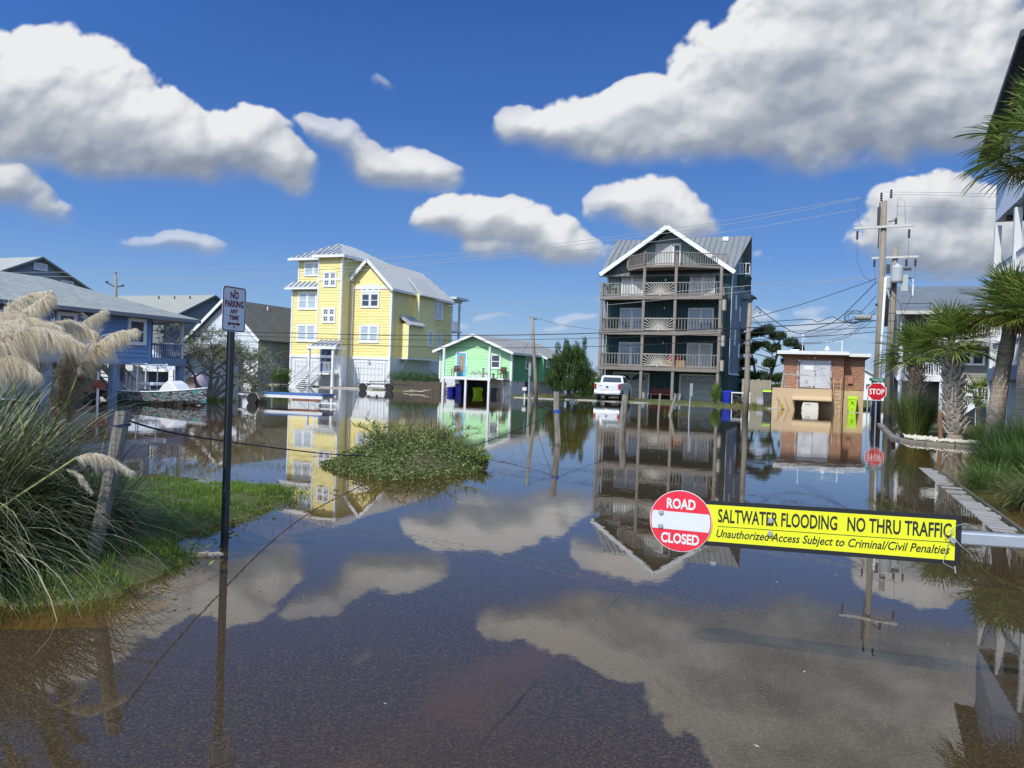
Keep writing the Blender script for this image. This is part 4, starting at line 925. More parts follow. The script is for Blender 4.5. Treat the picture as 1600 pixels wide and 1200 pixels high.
# ================================================================== BEIGE HOUSE on the right
def beige_house():
    T = thing('beige_house', 'taupe raised house with grey roof, white balcony and zigzag stair behind the palms', 'house', (25.2, 50, 0), GY)
    w = MB(); w.box(-.1, 9, 0, 10, 2.5, 6.75); w.box(.3, 9, 2.0, 10, -.3, 2.5); w.build('wall', M_siding('taupe_clapboard', (.25, .235, .215), .17, .06, dirt=.05), T)
    w = MB(); w.box(-.13, -.10, 0, 10, 2.5, 6.75); w.box(2.6, 9, -.04, 0, 2.15, 2.5); w.build('cream_band', M_plain('cream_board_trim', (.60, .55, .42), .6, .05, 2), T)
    r = MB(); slope(r, [(-.6, -2.0, 6.65), (9.5, -2.0, 6.65), (9.5, 4.6, 8.9), (-.6, 4.6, 8.9)], .14); slope(r, [(9.5, 10.6, 6.65), (-.6, 10.6, 6.65), (-.6, 4.6, 8.9), (9.5, 4.6, 8.9)], .14); r.build('roof', M_shingle('blue_grey_shingle', (.17, .19, .21), .15), T)
    f = MB(); f.box(-.6, 9.5, -2.07, -2.0, 6.4, 6.62); f.prism([(-.62, -2.0, 6.6), (-.62, 4.6, 8.85), (-.62, 4.6, 8.6), (-.62, -2.0, 6.35)], (-.05, 0, 0)); f.box(-.1, 9, -1.55, -1.48, 4.5, 5.0); f.box(-.15, 9, -1.5, 0, 4.72, 4.86); f.build('fascia', M_plain('pale_beam', (.55, .53, .47), .6, .05, 2), T)
    for x in (-.1, 2.2, 5.2, 8.6):
        p = MB(); p.box(x-.1, x+.1, -1.6, -1.4, -.35, 6.4); p.build('post', white, T)
    d = MB(); d.box(-.25, 2.4, -1.6, 0, 2.36, 2.5); d.box(-.3, 2.45, -1.66, -1.6, 2.25, 2.55); d.build('balcony_floor', white, T)
    railing(T, (-.1, -1.55, 2.5), (2.3, -1.55, 2.5), .9, .14, .045, white, .08); railing(T, (2.3, -1.5, 4.95), (9, -1.5, 4.95), .9, .14, .045, white, .08); railing(T, (-.1, -1.5, 2.5), (-.1, -.1, 2.5), .9, .14, .045, white, .08)
    window(T, (3.3, 0, 3.35), 'f', 1.45, .92, 2, 1, .09, glass=gdark, split=False); window(T, (1.0, 0, 2.6), 'f', 1.0, 1.6, 1, 1, .09, glass=gdark)
    window(T, (4.2, 0, 5.3), 'f', 1.4, 1.1, 2, 1, .09, glass=gdark)
    s = MB()
    def flight(a, za, b, zb, y):
        n = 6
        for i in range(n): x = a+(b-a)*(i+.5)/n; z = za+(zb-za)*(i+.5)/n; s.box(x-.14, x+.14, y, y+.8, z-.03, z+.02)
        for yy in (y, y+.8): s.bar((a, yy, za-.05), (b, yy, zb-.05), .06, .24)
    flight(2.5, 2.4, 4.1, 1.15, -1.5); flight(4.1, 1.1, 2.6, -.1, -2.5); s.box(3.9, 5.0, -2.5, -.7, 1.0, 1.12)
    for x in (4.0, 4.95): s.box(x-.05, x+.05, -2.5, -2.4, -.3, 2.0)
    s.build('stair', white, T)
    railing(T, (2.5, -1.52, 2.4), (4.1, -1.52, 1.15), .85, .14, .04, white, .07); railing(T, (4.1, -2.52, 1.15), (2.6, -2.52, -.05), .85, .14, .04, white, .07); railing(T, (4.1, -2.52, 1.12), (5.0, -2.52, 1.12), .85, .14, .04, white, .07)
    l = MB()
    for i in range(16): l.bar((5.1+i*.24, -1.3, -.1), (5.1+i*.24, -1.3, 1.9), .03)
    for i in range(8): l.bar((5.0, -1.3, .1+i*.24), (9, -1.3, .1+i*.24), .03)
    l.build('lattice_screen', M_plain('cream_lattice', (.70, .64, .48), .6, .05, 2), T)
    v = MB(); v.tube([(.75, 2, 8.0), (.75, 2, 9.1)], .05, 6); v.build('roof_vent', wtrim, T)
    d = MB(); d.bar((-.2, -1.6, 7.1), (1.5, -1.6, 7.1), .05); d.bar((1.4, -1.6, 6.8), (1.4, -1.6, 7.15), .05); d.build('antenna', darkm, T)
    t = MB(); t.box(-.5, -.32, .3, .5, -.3, 7.2); t.box(-.45, -.3, 2.2, 2.6, -.3, 6.7); t.build('service_riser', slate, T)
beige_house()
# ================================================================== TALL HOUSE at the right edge
def tall_house():
    T = thing('tall_porch_house', 'three storey pale blue house with white porch columns above leaning palms', 'house', (18.65, 30.0, 0), GY)
    lb = M_siding('pale_blue_clapboard', (.50, .56, .64), .17, .05); gb = M_plain('blue_grey_beam', (.20, .27, .37), .6, .08, 2)
    w = MB(); w.box(2.2, 11, -12, .2, 2.62, 11.2); w.prism([(2.2, .2, 11.2), (2.2, -12, 11.2), (2.2, -6.0, 13.2)], (8.8, 0, 0)); w.build('wall', lb, T)
    w = MB(); w.box(.0, 2.2, -12, .3, 8.4, 8.62); w.box(.0, .12, -12, .3, 8.62, 10.9); w.prism([(.0, .3, 10.9), (.0, -12, 10.9), (0, -6, 13.0)], (.12, 0, 0)); w.box(0.12, 2.2, .18, .3, 8.62, 11); w.build('porch_gable', lb, T)
    w = MB(); 
    for i in range(9): w.box(.15, 2.2, -11.8+i*1.35, -11.7+i*1.35, 8.22, 8.4)
    w.build('ceiling_joist', M_wood('brown_joist', (.16, .10, .06), .3, 'x'), T)
    d = MB(); d.box(0.05, 2.2, -12, .3, 2.48, 2.62); d.box(.05, 2.2, -12, .3, 5.5, 5.66); d.box(-.06, .04, -12, .36, 2.16, 2.64); d.box(-.06, .04, -12, .36, 5.36, 5.70); d.build('porch_floor', gb, T)
    for y in (.15, -3.2, -6.6, -10):
        p = MB(); p.box(-.03, .20, y-.11, y+.11, -.3, 8.22); p.build('porch_column', white, T)
    for y0, y1 in ((.03, -3.08), (-3.32, -6.48), (-6.72, -9.88)):
        for z in (2.62, 5.66):
            railing(T, (.08, y1, z), (.08, y0, z), .98, .14, .04, white, .09)
    # slatted screen at ground level
    s = MB()
    for i in range(58): s.box(.3, .33, -11.6+i*.2, -11.47+i*.2, -.2, 2.1)
    s.box(.33, .36, -11.7, .1, .2, .3); s.box(.33, .36, -11.7, .1, 1.8, 1.9); s.box(.2, .35, -.2, .3, -.3, 2.2); s.build('slat_screen', M_plain('pale_blue_slat', (.50, .57, .66), .6, .06, 2), T)
    w = MB(); w.box(.5, 11, -11.9, .1, -.3, 2.48); w.build('ground_floor_wall', slate, T)
    r = MB(); k = (13.25-10.95)/7.0
    slope(r, [(-.55, .8, 11.05), (11.5, .8, 11.05), (11.5, -6, 13.3), (-.55, -6, 13.3)], .12); slope(r, [(11.5, -13, 10.95), (-.55, -13, 10.95), (-.55, -6, 13.3), (11.5, -6, 13.3)], .12); r.build('roof', M_shingle('dark_roof_shingle', (.10, .095, .09), .2), T)
    f = MB(); f.bar((-.58, .85, 10.95), (-.58, -6, 13.2), .06, .2); f.bar((-.58, -13.05, 10.85), (-.58, -6, 13.2), .06, .2); f.build('bargeboard', darkm, T)
    window(T, (2.2, -4.0, 6.3), 'l', 1.8, 1.6, 2, 1, .12); window(T, (2.2, -4.0, 3.1), 'l', 1.8, 1.9, 2, 1, .12, glass=gdark); window(T, (2.2, -8.0, 6.3), 'l', 1.8, 1.6, 2, 1, .12)
    k = MB(); k.lathe([(.02, .2), (.08, .12), (.06, 0)], (2.05, -2.2, 4.5), 8); k.build('wall_lamp', darkm, T)
tall_house()
# far white building between the pole and the pump house
def far_house():
    T = thing('white_far_house', 'small white gabled house far behind the stop sign', 'house', (47.5, 98, 0), GY)
    w = MB(); w.box(-7, 0, 0, 8, 0, 2.6); w.prism([(-7, 0, 2.6), (0, 0, 2.6), (-3.5, 0, 4.5)], (0, 8, 0)); w.build('wall', wtrim, T)
    r = MB(); slope(r, [(.5, -.4, 2.5), (.5, 8.4, 2.5), (-3.5, 8.4, 4.75), (-3.5, -.4, 4.75)]); slope(r, [(-7.5, 8.4, 2.5), (-7.5, -.4, 2.5), (-3.5, -.4, 4.75), (-3.5, 8.4, 4.75)]); r.build('roof', M_plain('white_roof', (.7, .7, .7), .6, .05), T)
    w = MB(); w.box(-4.3, -2.7, -.04, .01, 1.0, 2.2); w.build('window', gdark, T)
    T = thing('white_low_shed', 'low white shed seen between the pine and the brick building', 'shed', (24.6, 80, 0), GY)
    w = MB(); w.box(-3.6, 0, 0, 4, 0, 2.0); w.build('wall', M_siding('green_shed_wall', (.10, .16, .12), .2, .05), T)
    r = MB(); slope(r, [(-3.9, -.3, 2.0), (.3, -.3, 2.0), (.3, 2, 3.1), (-3.9, 2, 3.1)]); slope(r, [(.3, 4.3, 2.0), (-3.9, 4.3, 2.0), (-3.9, 2, 3.1), (.3, 2, 3.1)]); r.build('roof', wtrim, T)
    w = MB(); w.box(-3.0, -.6, -.3, -.05, 1.2, 1.7); w.build('window', whitem, T)
far_house()

# ================================================================== POLES AND WIRES
def insul(mb, x, y, z, h=.42, r=.07, up=True):
    prof = []; n = 5
    for i in range(n): prof += [(r*.55, h*i/n), (r, h*(i+.35)/n), (r, h*(i+.5)/n)]
    prof.append((.02, h)); mb.lathe(prof, (x, y, z), 8)
def main_pole():
    b = at(1367, 661, 37.2); t = at(1378, 314, 37.2)
    T = thing('utility_pole', 'tall wooden utility pole with white crossarm and metal riser behind the stop sign', 'utility pole', (b.x, b.y, -.3), GY)
    top = t.z+.3; lean = Vector((t.x-b.x, 0, 0)).length*.3
    p = MB(); p.tube([(0, 0, 0), (.05, 0, 5), (lean, 0, top)], [.19, .165, .125], 12); p.build('pole', woodp, T, smooth=True)
    za = 9.45+.3
    a = MB(); a.bar((-1.28, -.2, za), (1.32, -.2, za+.05), .09, .11); a.build('crossarm', M_wood('sunbleached_arm', (.62, .60, .54), .15, 'x'), T)
    for x, y, z, h_ in ((-1.12, -.2, za-.55, .42), (1.13, -.2, za-.55, .42), (-.12, -.1, top-.02, .42), (.30, -.1, top+.10, .42), (.55, -.2, za+.12, .3)):
        i = MB(); insul(i, x, y, z, h_, .062); i.build('insulator', darkm, T)
    s = MB(); s.box(-.26, -.12, -.12, .12, top-1.25, top-.3); s.box(-.20, -.14, -.2, -.1, za-1.0, top-.1); s.bar((.2, -.2, za+.25), (.55, -.2, za+.32), .04); s.box(-.2, -.1, -.12, .1, 6, 6.1); s.build('pole_hardware', darkm, T)
    c = MB(); c.tube([(.1, -.22, 1.4), (.13, -.20, 4), (.2, -.17, 7.35)], .062, 8); c.build('riser_pipe', whitem, T, smooth=True)
    k = MB(); k.tube([(0, -.02, 0), (0, -.02, .9), (0.02, -.02, 1.55)], [.26, .25, .22], 12); k.build('black_pole_sleeve', M_plain('black_plastic', (.02, .022, .03), .35, .1, 2), T, smooth=True)
    g = MB(); g.tube([(-.22, -.2, .0), (-.2, -.24, 1.4), (-.12, -.2, 1.9)], .03, 6); g.build('ground_guard', M_plain('pale_green_pipe', (.35, .42, .40), .5, .1, 3), T)
    w = MB()
    def hang(P): w.tube(P, .011, 4)
    hang([(-1.12, -.2, za-.55), (-1.08, -.2, za-1.6), (-.8, -.2, za-2.3), (-.4, -.2, za-2.62), (-.2, -.2, za-2.6)]); hang([(1.13, -.2, za-.5), (1.12, -.2, za-1.6), (1.1, -.2, za-2.1)])
    hang([(-1.0, -.2, top+.2), (-1.2, -.2, za+1.0), (-1.05, -.2, za+.3), (-.9, -.2, za)]); hang([(.58, -.2, za+.4), (.6, -.2, za+1.4), (.9, -.2, za+1.2), (.95, -.2, za+.1)])
    w.build('jumper_wire', darkm, T)
    return T
main_pole()
def transformer_pole():
    b = at(1387, 650, 43); t = at(1393, 386, 43)
    T = thing('transformer_pole', 'second wooden utility pole carrying a grey transformer can', 'utility pole', (b.x, b.y, -.3), GY)
    top = t.z+.3
    p = MB(); p.tube([(0, 0, 0), (0, 0, 5), (.05, 0, top)], [.24, .2, .15], 12); p.build('pole', woodp, T, smooth=True)
    za = 9.0+.3
    a = MB(); a.bar((-1.15, -.22, za), (1.2, -.22, za+.03), .09, .11); a.build('crossarm', bpy.data.materials['sunbleached_arm'], T)
    for x in (-1.0, -.7, 1.05, .6):
        i = MB(); insul(i, x, -.22, za-.5, .4, .07); i.build('insulator', darkm, T)
    c = MB(); c.lathe([(.0, 0), (.26, .02), (.30, .1), (.31, .85), (.28, .92), (.12, 1.0), (.1, 1.06), (0, 1.07)], (.15, -.5, za-1.45), 18); c.lathe([(.0, 0), (.24, .03), (.26, .6), (.2, .68), (0, .7)], (-.35, -.4, za-1.75), 16); c.box(.35, .7, -.55, -.4, za-1.9, za-1.0); c.build('transformer_can', M_plain('pale_grey_can', (.48, .51, .50), .4, .06, 3, dirt=.1), T, smooth=False)
    h = MB(); h.box(.4, .85, -.5, -.3, za-.75, za-.62); h.box(-.4, -.2, -.45, -.3, za-.9, za-.4); h.bar((.2, -.2, za-1.2), (.9, -.2, za-1.15), .06); h.bar((.2, -.2, za-4.0), (.7, -.2, za-4.0), .06); h.box(.5, .68, -.3, -.15, za-4.2, za-3.4); h.build('pole_hardware', darkm, T)
    w = MB(); w.tube([(1.05, -.22, za-.5), (1.0, -.3, za-1.5), (.7, -.35, za-1.1)], .012, 4); w.tube([(.6, -.4, za-1.0), (.9, -.4, za-2.2), (.5, -.3, za-3.3)], .015, 4); w.tube([(-1.0, -.22, za-.5), (-.9, -.22, za-1.4), (-.45, -.35, za-1.2)], .012, 4); w.tube([(-.2, -.3, za-1.9), (0.4, -.3, za-2.6), (.55, -.2, za-3.4)], .015, 4); w.build('jumper_wire', darkm, T)
transformer_pole()
def plain_pole(name, label, bx, by, tx, ty, Y, r0, r1, extra=None):
    b = at(bx, by, Y); t = at(tx, ty, Y); T = thing(name, label, 'utility pole', (b.x, b.y, -.3))
    m = MB(); d = Vector((t.x-b.x, 0, t.z+.3)); m.tube([(0, 0, 0), d*.33+Vector((.03, 0, 0)), d*.66+Vector((-.02, 0, 0)), d], [r0, r0*.95, (r0+r1)/2, r1], 10); m.build('pole', woodp, T, smooth=True)
    if extra: extra(T, d)
    return T
def ex1(T, d):
    m = MB(); m.bar(d+Vector((-.2, 0, -.12)), d+Vector((.15, -.05, -.2)), .05); m.bar(d+Vector((.0, 0, -.25)), d+Vector((.35, 0, -.28)), .05); m.build('wire_bracket', darkm, T)
    m = MB(); m.box(-.62, -.45, -.2, 0, 2.0, 2.9); m.box(-.6, -.5, -.15, -.02, 0, 2.0); m.build('meter_post', M_plain('meter_grey', (.33, .34, .35), .5, .1, 3), T)
plain_pole('service_pole', 'slender leaning service pole beside the green cottage', 838, 627, 832, 493, 53, .14, .09, ex1)
def ex2(T, d):
    m = MB()
    for k in range(3):
        m.tube([d+Vector((.05, 0, -.45-.1*k)), d+Vector((.35, -.1, -.15-.12*k)), d+Vector((.6, -.1, -.3-.1*k)), d+Vector((.45, -.1, -.5))], .014, 4)
    m.build('wire_loop', darkm, T)
plain_pole('service_pole', 'bare service pole standing in the water right of the teal house', 1164, 652, 1172, 474, 40, .15, .10, ex2)
def ex3(T, d):
    m = MB(); m.bar(d+Vector((-1.1, 0, -1.0)), d+Vector((0, 0, -1.5)), .12); m.bar(d+Vector((0, 0, -1.5)), d+Vector((.9, 0, -1.35)), .12); m.bar(d+Vector((-1.1, 0, -.9)), d+Vector((-.9, 0, -1.0)), .2); m.bar(d+Vector((.7, 0, -1.3)), d+Vector((.95, 0, -1.3)), .2); m.lathe([(.06, 0), (.1, .1), (.06, .25)], d, 8); m.build('crossarm', darkm, T)
plain_pole('distant_pole', 'distant utility pole with V shaped arms above the blue house roof', 183, 560, 181, 428, 88, .2, .14, ex3)
def wire(label, pts, r, mat, sag=0.0, n=24):
    P = [at(*p) for p in pts]; out = []
    if len(P) == 2:
        for i in range(n+1):
            t = i/n; p = P[0].lerp(P[1], t); p.z -= sag*4*t*(1-t); out.append(p)
    else:
        for k in range(len(P)-1):
            a, b, c, d = P[max(k-1, 0)], P[k], P[k+1], P[min(k+2, len(P)-1)]
            for i in range(8):
                t = i/8; out.append(.5*((2*b)+(c-a)*t+(2*a-5*b+4*c-d)*t*t+(3*b-a-3*c+d)*t**3))
        out.append(P[-1])
    m = MB(); m.tube(out, r, 5); o = m.build('power_line', mat); tag(o, label, 'overhead wire', 'overhead wires'); return o
wblk = M_plain('black_cable', (.02, .02, .022), .55, .1, 3); walu = M_plain('bare_aluminium_wire', (.42, .44, .46), .4, .05, 3, metal=.2)
def lineY(px):   # depth of a line that follows the cross street and passes the main pole
    s = (px-800)/1200; t = (17.4-37.2*s)/(CU+SU*s); return 37.2+SU*t
def run(label, pts, r, mat): return wire(label, [(x, y, lineY(x)) for x, y in pts], r, mat)
run('upper of three thick black cables crossing in front of the houses', [(-60, 517), (200, 516.5), (420, 519.5), (560, 523), (740, 524), (880, 522), (1000, 518), (1172, 512), (1300, 505), (1369, 501)], .024, wblk)
run('middle black cable crossing in front of the houses', [(-60, 521), (200, 521), (420, 526), (560, 530), (740, 531.5), (880, 529.5), (1000, 526), (1172, 520), (1300, 515), (1369, 511)], .015, wblk)
run('lowest black cable crossing in front of the houses', [(-60, 524), (200, 527), (420, 534), (560, 539), (740, 543.5), (880, 542.5), (1000, 539), (1172, 531), (1300, 524), (1369, 518.5)], .017, wblk)
run('slack black cable along the top of the bundle between the poles', [(1172, 505), (1260, 499), (1278, 503), (1300, 495), (1320, 502), (1369, 490)], .017, wblk)
run('highest bare wire from the top of the main pole', [(-60, 429), (0, 426), (200, 424), (400, 416.5), (700, 397), (950, 371), (1150, 342), (1345, 308)], .012, walu)
run('second bare wire just below the highest one', [(-60, 434), (0, 431), (200, 433), (400, 428), (700, 405), (950, 376), (1150, 348), (1345, 310)], .012, walu)
run('third bare wire from the crossarm level sloping left', [(200, 436), (400, 434), (700, 410), (950, 386), (1150, 360), (1340, 327)], .012, walu)
run('lower bare wire rising to the pole below the crossarm', [(700, 478), (900, 468), (1100, 452), (1200, 444), (1300, 438), (1368, 430)], .014, walu)
run('faint bare wire under the lower bare wire', [(700, 493), (860, 484), (1100, 462), (1280, 442), (1368, 433)], .010, walu)
wire('bare wire leaving the main pole top beyond the right edge', [(1383, 300, 37), (1480, 301, 34), (1640, 306, 30)], .010, walu)
wire('bare wire below the one leaving the main pole to the right', [(1390, 304, 37), (1480, 305, 34), (1640, 312, 30)], .010, walu)
wire('bare wire at crossarm height running off to the right', [(1399, 322, 37), (1480, 324, 34), (1640, 328, 30)], .009, walu)
wire('bare wire running right from the transformer', [(1405, 430, 43), (1460, 436, 41), (1540, 432, 38), (1640, 430, 34)], .014, walu)
wire('black service drop curving from the main pole to the bare service pole', [(1369, 435, 37.2), (1340, 446, 37.5), (1260, 473, 38.5), (1200, 490, 39.5), (1172, 497, 40)], .018, wblk)
wire('black service cable dipping from the main pole behind the bundle', [(1369, 441, 37.2), (1340, 470, 37.5), (1310, 498, 38), (1280, 512, 39), (1240, 519, 40), (1180, 478, 40)], .02, wblk)
wire('thin black drop from the main pole to the brick building mast', [(1369, 462, 37.2), (1340, 492, 42), (1305, 512, 48), (1257, 524, 53.4)], .014, wblk)
wire('thin black drop ending at the antenna on the brick building', [(1369, 482, 37.2), (1340, 503, 42), (1300, 520, 48), (1257, 526, 53.4)], .012, wblk)
wire('low slack black cable hanging above the brick roof', [(1369, 486, 37.2), (1330, 520, 39), (1275, 535, 40), (1230, 530, 41), (1173, 500, 40)], .012, wblk)
wire('lowest slack cable over the brick roof', [(1365, 500, 37.2), (1320, 528, 39), (1270, 537, 40), (1220, 530, 41), (1173, 494, 40)], .012, wblk)
wire('service wire from the slender pole to the teal house', [(834, 496, 53), (880, 508, 57), (938, 516, 62)], .012, wblk)
wire('service wire from the slender pole down to the green cottage wall', [(833, 512, 53), (829, 530, 57), (816, 550, 65)], .012, wblk)
for k, pp in enumerate([[(1373, 450, 37.2), (1382, 462, 40), (1392, 470, 43)], [(1373, 501, 37.2), (1385, 502, 40), (1400, 501, 43)], [(1373, 490, 37.2), (1384, 490, 40), (1400, 489, 43)], [(1372, 518, 37.2), (1388, 520, 40), (1410, 521, 46)]]):
    wire(['slack jumper between the two big poles under the transformer', 'black cable continuing from the main pole to the transformer pole', 'upper cable between the two big poles', 'lowest cable between the two big poles'][k], pp, .018, wblk)
def splice():
    c = at(1345, 496, 37.4); T = thing('splice_case', 'grey cable splice case with coiled slack hanging on the wire bundle', 'cable splice', c, GY)
    m = MB(); m.lathe([(.05, -.38), (.14, -.34), (.15, 0), (.14, .34), (.05, .38)], (.1, 0, 0), 10, ax='x'); m.build('case', M_plain('mottled_grey', (.28, .28, .27), .6, .5, 12), T)
    m = MB(); rnd = random.Random(3)
    for k in range(4):
        cx, cz, rr = -.35+rnd.uniform(-.1, .35), rnd.uniform(-.12, .05), rnd.uniform(.2, .34)
        m.tube([(cx+rr*1.3*math.cos(a*math.pi/10), rnd.uniform(-.05, .05), cz+rr*math.sin(a*math.pi/10)) for a in range(21)], .014, 4)
    m.build('slack_coil', wblk, T)
splice()

# ================================================================== POSTS, ROPE AND SIGNS
pw = M_wood('old_post_wood', (.29, .26, .215), .55, bmp=.03)
bluer = M_plain('blue_rope', (.03, .10, .50), .6, .15, 10)
def post(label, bx, by, tx, ty, Y, r, r1=None, seed=0, square=False, mat=None, name='wooden_post'):
    b = at(bx, by, Y); t = at(tx, ty, Y); b = b+(b-t).normalized()*.4
    T = thing(name, label, 'post', b); rnd = random.Random(seed); m = MB(); d = t-b; n = 9; k = 14; vs = []
    x = Vector((1, 0, 0)); y = Vector((0, 1, 0)); ph = [rnd.uniform(.9, 1.08) for _ in range(k)]
    for i in range(n+1):
        f = i/n; rr = r+((r1 or r)-r)*f
        off = Vector((.012*math.sin(f*5+seed), .01*math.cos(f*4), 0))
        for j in range(k):
            a = 2*math.pi*j/k; q = rr*ph[j]*rnd.uniform(.97, 1.03)
            vs.append(d*f+off+x*math.cos(a)*q+y*math.sin(a)*q+(Vector((0, 0, rnd.uniform(-.012, .02))) if i == n else Vector()))
    fs = [(i*k+j, i*k+(j+1) % k, (i+1)*k+(j+1) % k, (i+1)*k+j) for i in range(n) for j in range(k)]+[tuple(range(n*k, n*k+k))]
    m.add(vs, fs); m.build('shaft', mat or pw, T); return T, d
T, d = post('upright grey wooden post with blue rope tied round it in the water', 872, 694, 870, 613, 19.6, .082, .078, 1)
m = MB(); 
for k in range(4): m.tube([Vector((.088*math.cos(a*math.pi/8), .088*math.sin(a*math.pi/8), 0))+d*(.7+.012*k) for a in range(17)], .011, 5)
m.build('blue_rope_binding', bluer, T)
post('thick weathered wooden post leaning slightly in front of the white pickup', 972, 673, 977, 617, 25.6, .115, .11, 2)
post('thin short wooden stake in front of the teal house', 1029, 654, 1031, 615, 34, .05, .045, 3)
post('short leaning stub of a post beside the sunburst porch', 1048, 647, 1055, 620, 38, .09, .07, 4)
T, d = post('leaning grey post at the grassy bank with dark rope round its top', 148, 852, 195, 644, 6.3, .058, .056, 5)
m = MB(); m.tube([d*.93+Vector((.066*math.cos(a*math.pi/8), .066*math.sin(a*math.pi/8), .01*math.sin(a))) for a in range(17)], .006, 5); m.build('rope_binding', M_plain('navy_rope_binding', (.015, .03, .12), .7, .2, 10), T)
post('reddish brown short post on the palm bed', 1469, 698, 1469, 645, 24.6, .07, .065, 6, mat=M_wood('red_brown_post', (.26, .14, .08), .3))
def steelpost():
    b = at(1076, 653, 37); t = at(1080, 600, 37); T = thing('sign_post', 'thin grey steel post with a narrow plate before the right garage door', 'sign post', (b.x, b.y, -.3))
    m = MB(); m.tube([(0, 0, 0), ((t.x-b.x), 0, t.z+.3)], .035, 6); m.build('post', steel, T); m = MB(); m.box(t.x-b.x-.07, t.x-b.x+.07, -.06, -.035, t.z-.3, t.z+.33); m.build('plate', M_plain('grey_plate', (.36, .37, .38), .5, .1, 4), T)
steelpost()
rope_m = M_plain('dark_navy_rope', (.012, .016, .05), .7, .2, 30)
def rope(label, P, r=.006, n=60):
    out = []
    for k in range(len(P)-1):
        a, b, c, d = P[max(k-1, 0)], P[k], P[k+1], P[min(k+2, len(P)-1)]
        for i in range(n//(len(P)-1)):
            t = i/(n//(len(P)-1)); q = .5*((2*b)+(c-a)*t+(2*a-5*b+4*c-d)*t*t+(3*b-a-3*c+d)*t**3)
            out.append(q)
    out.append(P[-1]); m = MB(); m.tube(out, r, 6); o = m.build('rope', rope_m); tag(o, label, 'rope', 'ropes strung between the posts')
rope('dark blue rope sagging from the leaning bank post to the roped post', [at(193, 655, 6.3), at(285, 679, 7.6), at(440, 701, 10.6), at(540, 711, 12.6), at(650, 711, 15.0), at(760, 690, 17.4), at(868, 646, 19.6)], .0085)
rope('thin grey rope from the roped post to the thick leaning post', [at(872, 642, 19.6), at(905, 638, 21.5), at(945, 634, 24), at(976, 625, 25.6)], .007)
rope('thin rope from the roped post back toward the mailboxes', [at(868, 643, 19.6), at(850, 635, 26), at(835, 624, 40)], .008)

def no_parking():
    b = at(357, 838, 7.83); T = thing('no_parking_sign', 'white no parking any time sign on a tall steel post in the grass', 'sign', (-2.854, 7.83, 0), -63)
    m = MB(); z1 = 2.1; s = .030
    m.box(-.022, .022, .012, .016, -.35, 2.5); m.box(-.030, -.022, .012, .045, -.35, 2.5); m.box(.022, .030, .012, .045, -.35, 2.5); m.box(-.045, -.030, .041, .045, -.35, 2.5); m.box(.030, .045, .041, .045, -.35, 2.5)
    m.build('post', M_plain('dark_green_steel', (.045, .055, .06), .35, .15, 8, metal=.3), T)
    def rr(w, h, r, y0, y1, cz, n=6):
        pts = []
        for cx, cz2, a0 in ((w-r, h-r, 0), (-w+r, h-r, 90), (-w+r, -h+r, 180), (w-r, -h+r, 270)):
            for i in range(n+1): a = R(a0+90*i/n); pts.append((cx+r*math.cos(a), y0, cz+cz2+r*math.sin(a)))
        return pts
    cz = 2.30; q = MB(); q.prism(rr(.1525, .2286, .035, 0, 0, cz), (0, .003, 0)); q.build('sign_plate', M_plain('white_sign_sheeting', (.74, .75, .77), .4, .03, 5, dirt=.06), T)
    dk = M_plain('dark_maroon_print', (.16, .012, .03), .45, .05, 5)
    o = rr(.147, .2235, .031, -.0008, 0, cz); i_ = rr(.137, .2135, .024, -.0008, 0, cz); q = MB(); n = len(o); q.add(o+i_, [(k, (k+1) % n, n+(k+1) % n, n+k) for k in range(n)]); q.build('border', dk, T)
    for tx, x0, x1, z0, z1 in (('NO', -.055, .055, 2.405, 2.48), ('PARKING', -.122, .122, 2.318, 2.39), ('ANY', -.052, .052, 2.254, 2.303), ('TIME', -.062, .062, 2.190, 2.238)): lettering(T, tx, dk, x0, x1, z0, z1, -.001, .045)
    q = MB(); z = 2.152; q.poly([(-.085, -.001, z), (-.05, -.001, z+.024), (-.05, -.001, z+.010), (.05, -.001, z+.010), (.05, -.001, z+.024), (.085, -.001, z), (.05, -.001, z-.024), (.05, -.001, z-.010), (-.05, -.001, z-.010), (-.05, -.001, z-.024)][::-1]); q.build('arrow', dk, T)
    q = MB()
    for zz in (2.122, 2.492): q.lathe([(.009, -.006), (.009, 0)], (0, 0, zz), 8, ax='y')
    q.build('bolt', darkm, T)
no_parking()
def stop_sign():
    c = at(1370, 612, 36.2); T = thing('stop_sign', 'red octagonal stop sign with green street name plates above', 'sign', (c.x, c.y, 0), 12)
    r = .455; pts = [(r*math.cos(R(22.5+45*i)), 0, c.z+r*math.sin(R(22.5+45*i))) for i in range(8)]
    q = MB(); q.prism(pts, (0, .005, 0)); q.build('sign_plate', M_plain('white_stop_border', (.8, .8, .8), .4, .03), T)
    r = .42; q = MB(); q.poly([(r*math.cos(R(22.5+45*i)), -.002, c.z+r*math.sin(R(22.5+45*i))) for i in range(8)][::-1]); q.build('red_face', redp, T)
    lettering(T, 'STOP', wtrim, -.33, .33, c.z-.14, c.z+.14, -.004, .025)
    p = MB(); p.tube([(0, .04, -.35), (0, .04, c.z+.62)], .032, 8); p.build('post', steel, T)
    g = M_plain('green_street_sign', (.0, .17, .09), .4, .03)
    q = MB(); q.box(-.34, .34, .03, .036, c.z+.50, c.z+.64); pl = q.build('street_name_plate', g, T); lettering(pl, 'Canal Dr', wtrim, -.2, .26, c.z+.53, c.z+.61, .028, .01)
    q = MB(); q.bar((-.28, -.1, c.z+.44), (.1, .35, c.z+.44), .006, .14); q.build('street_name_plate', g, T)
stop_sign()
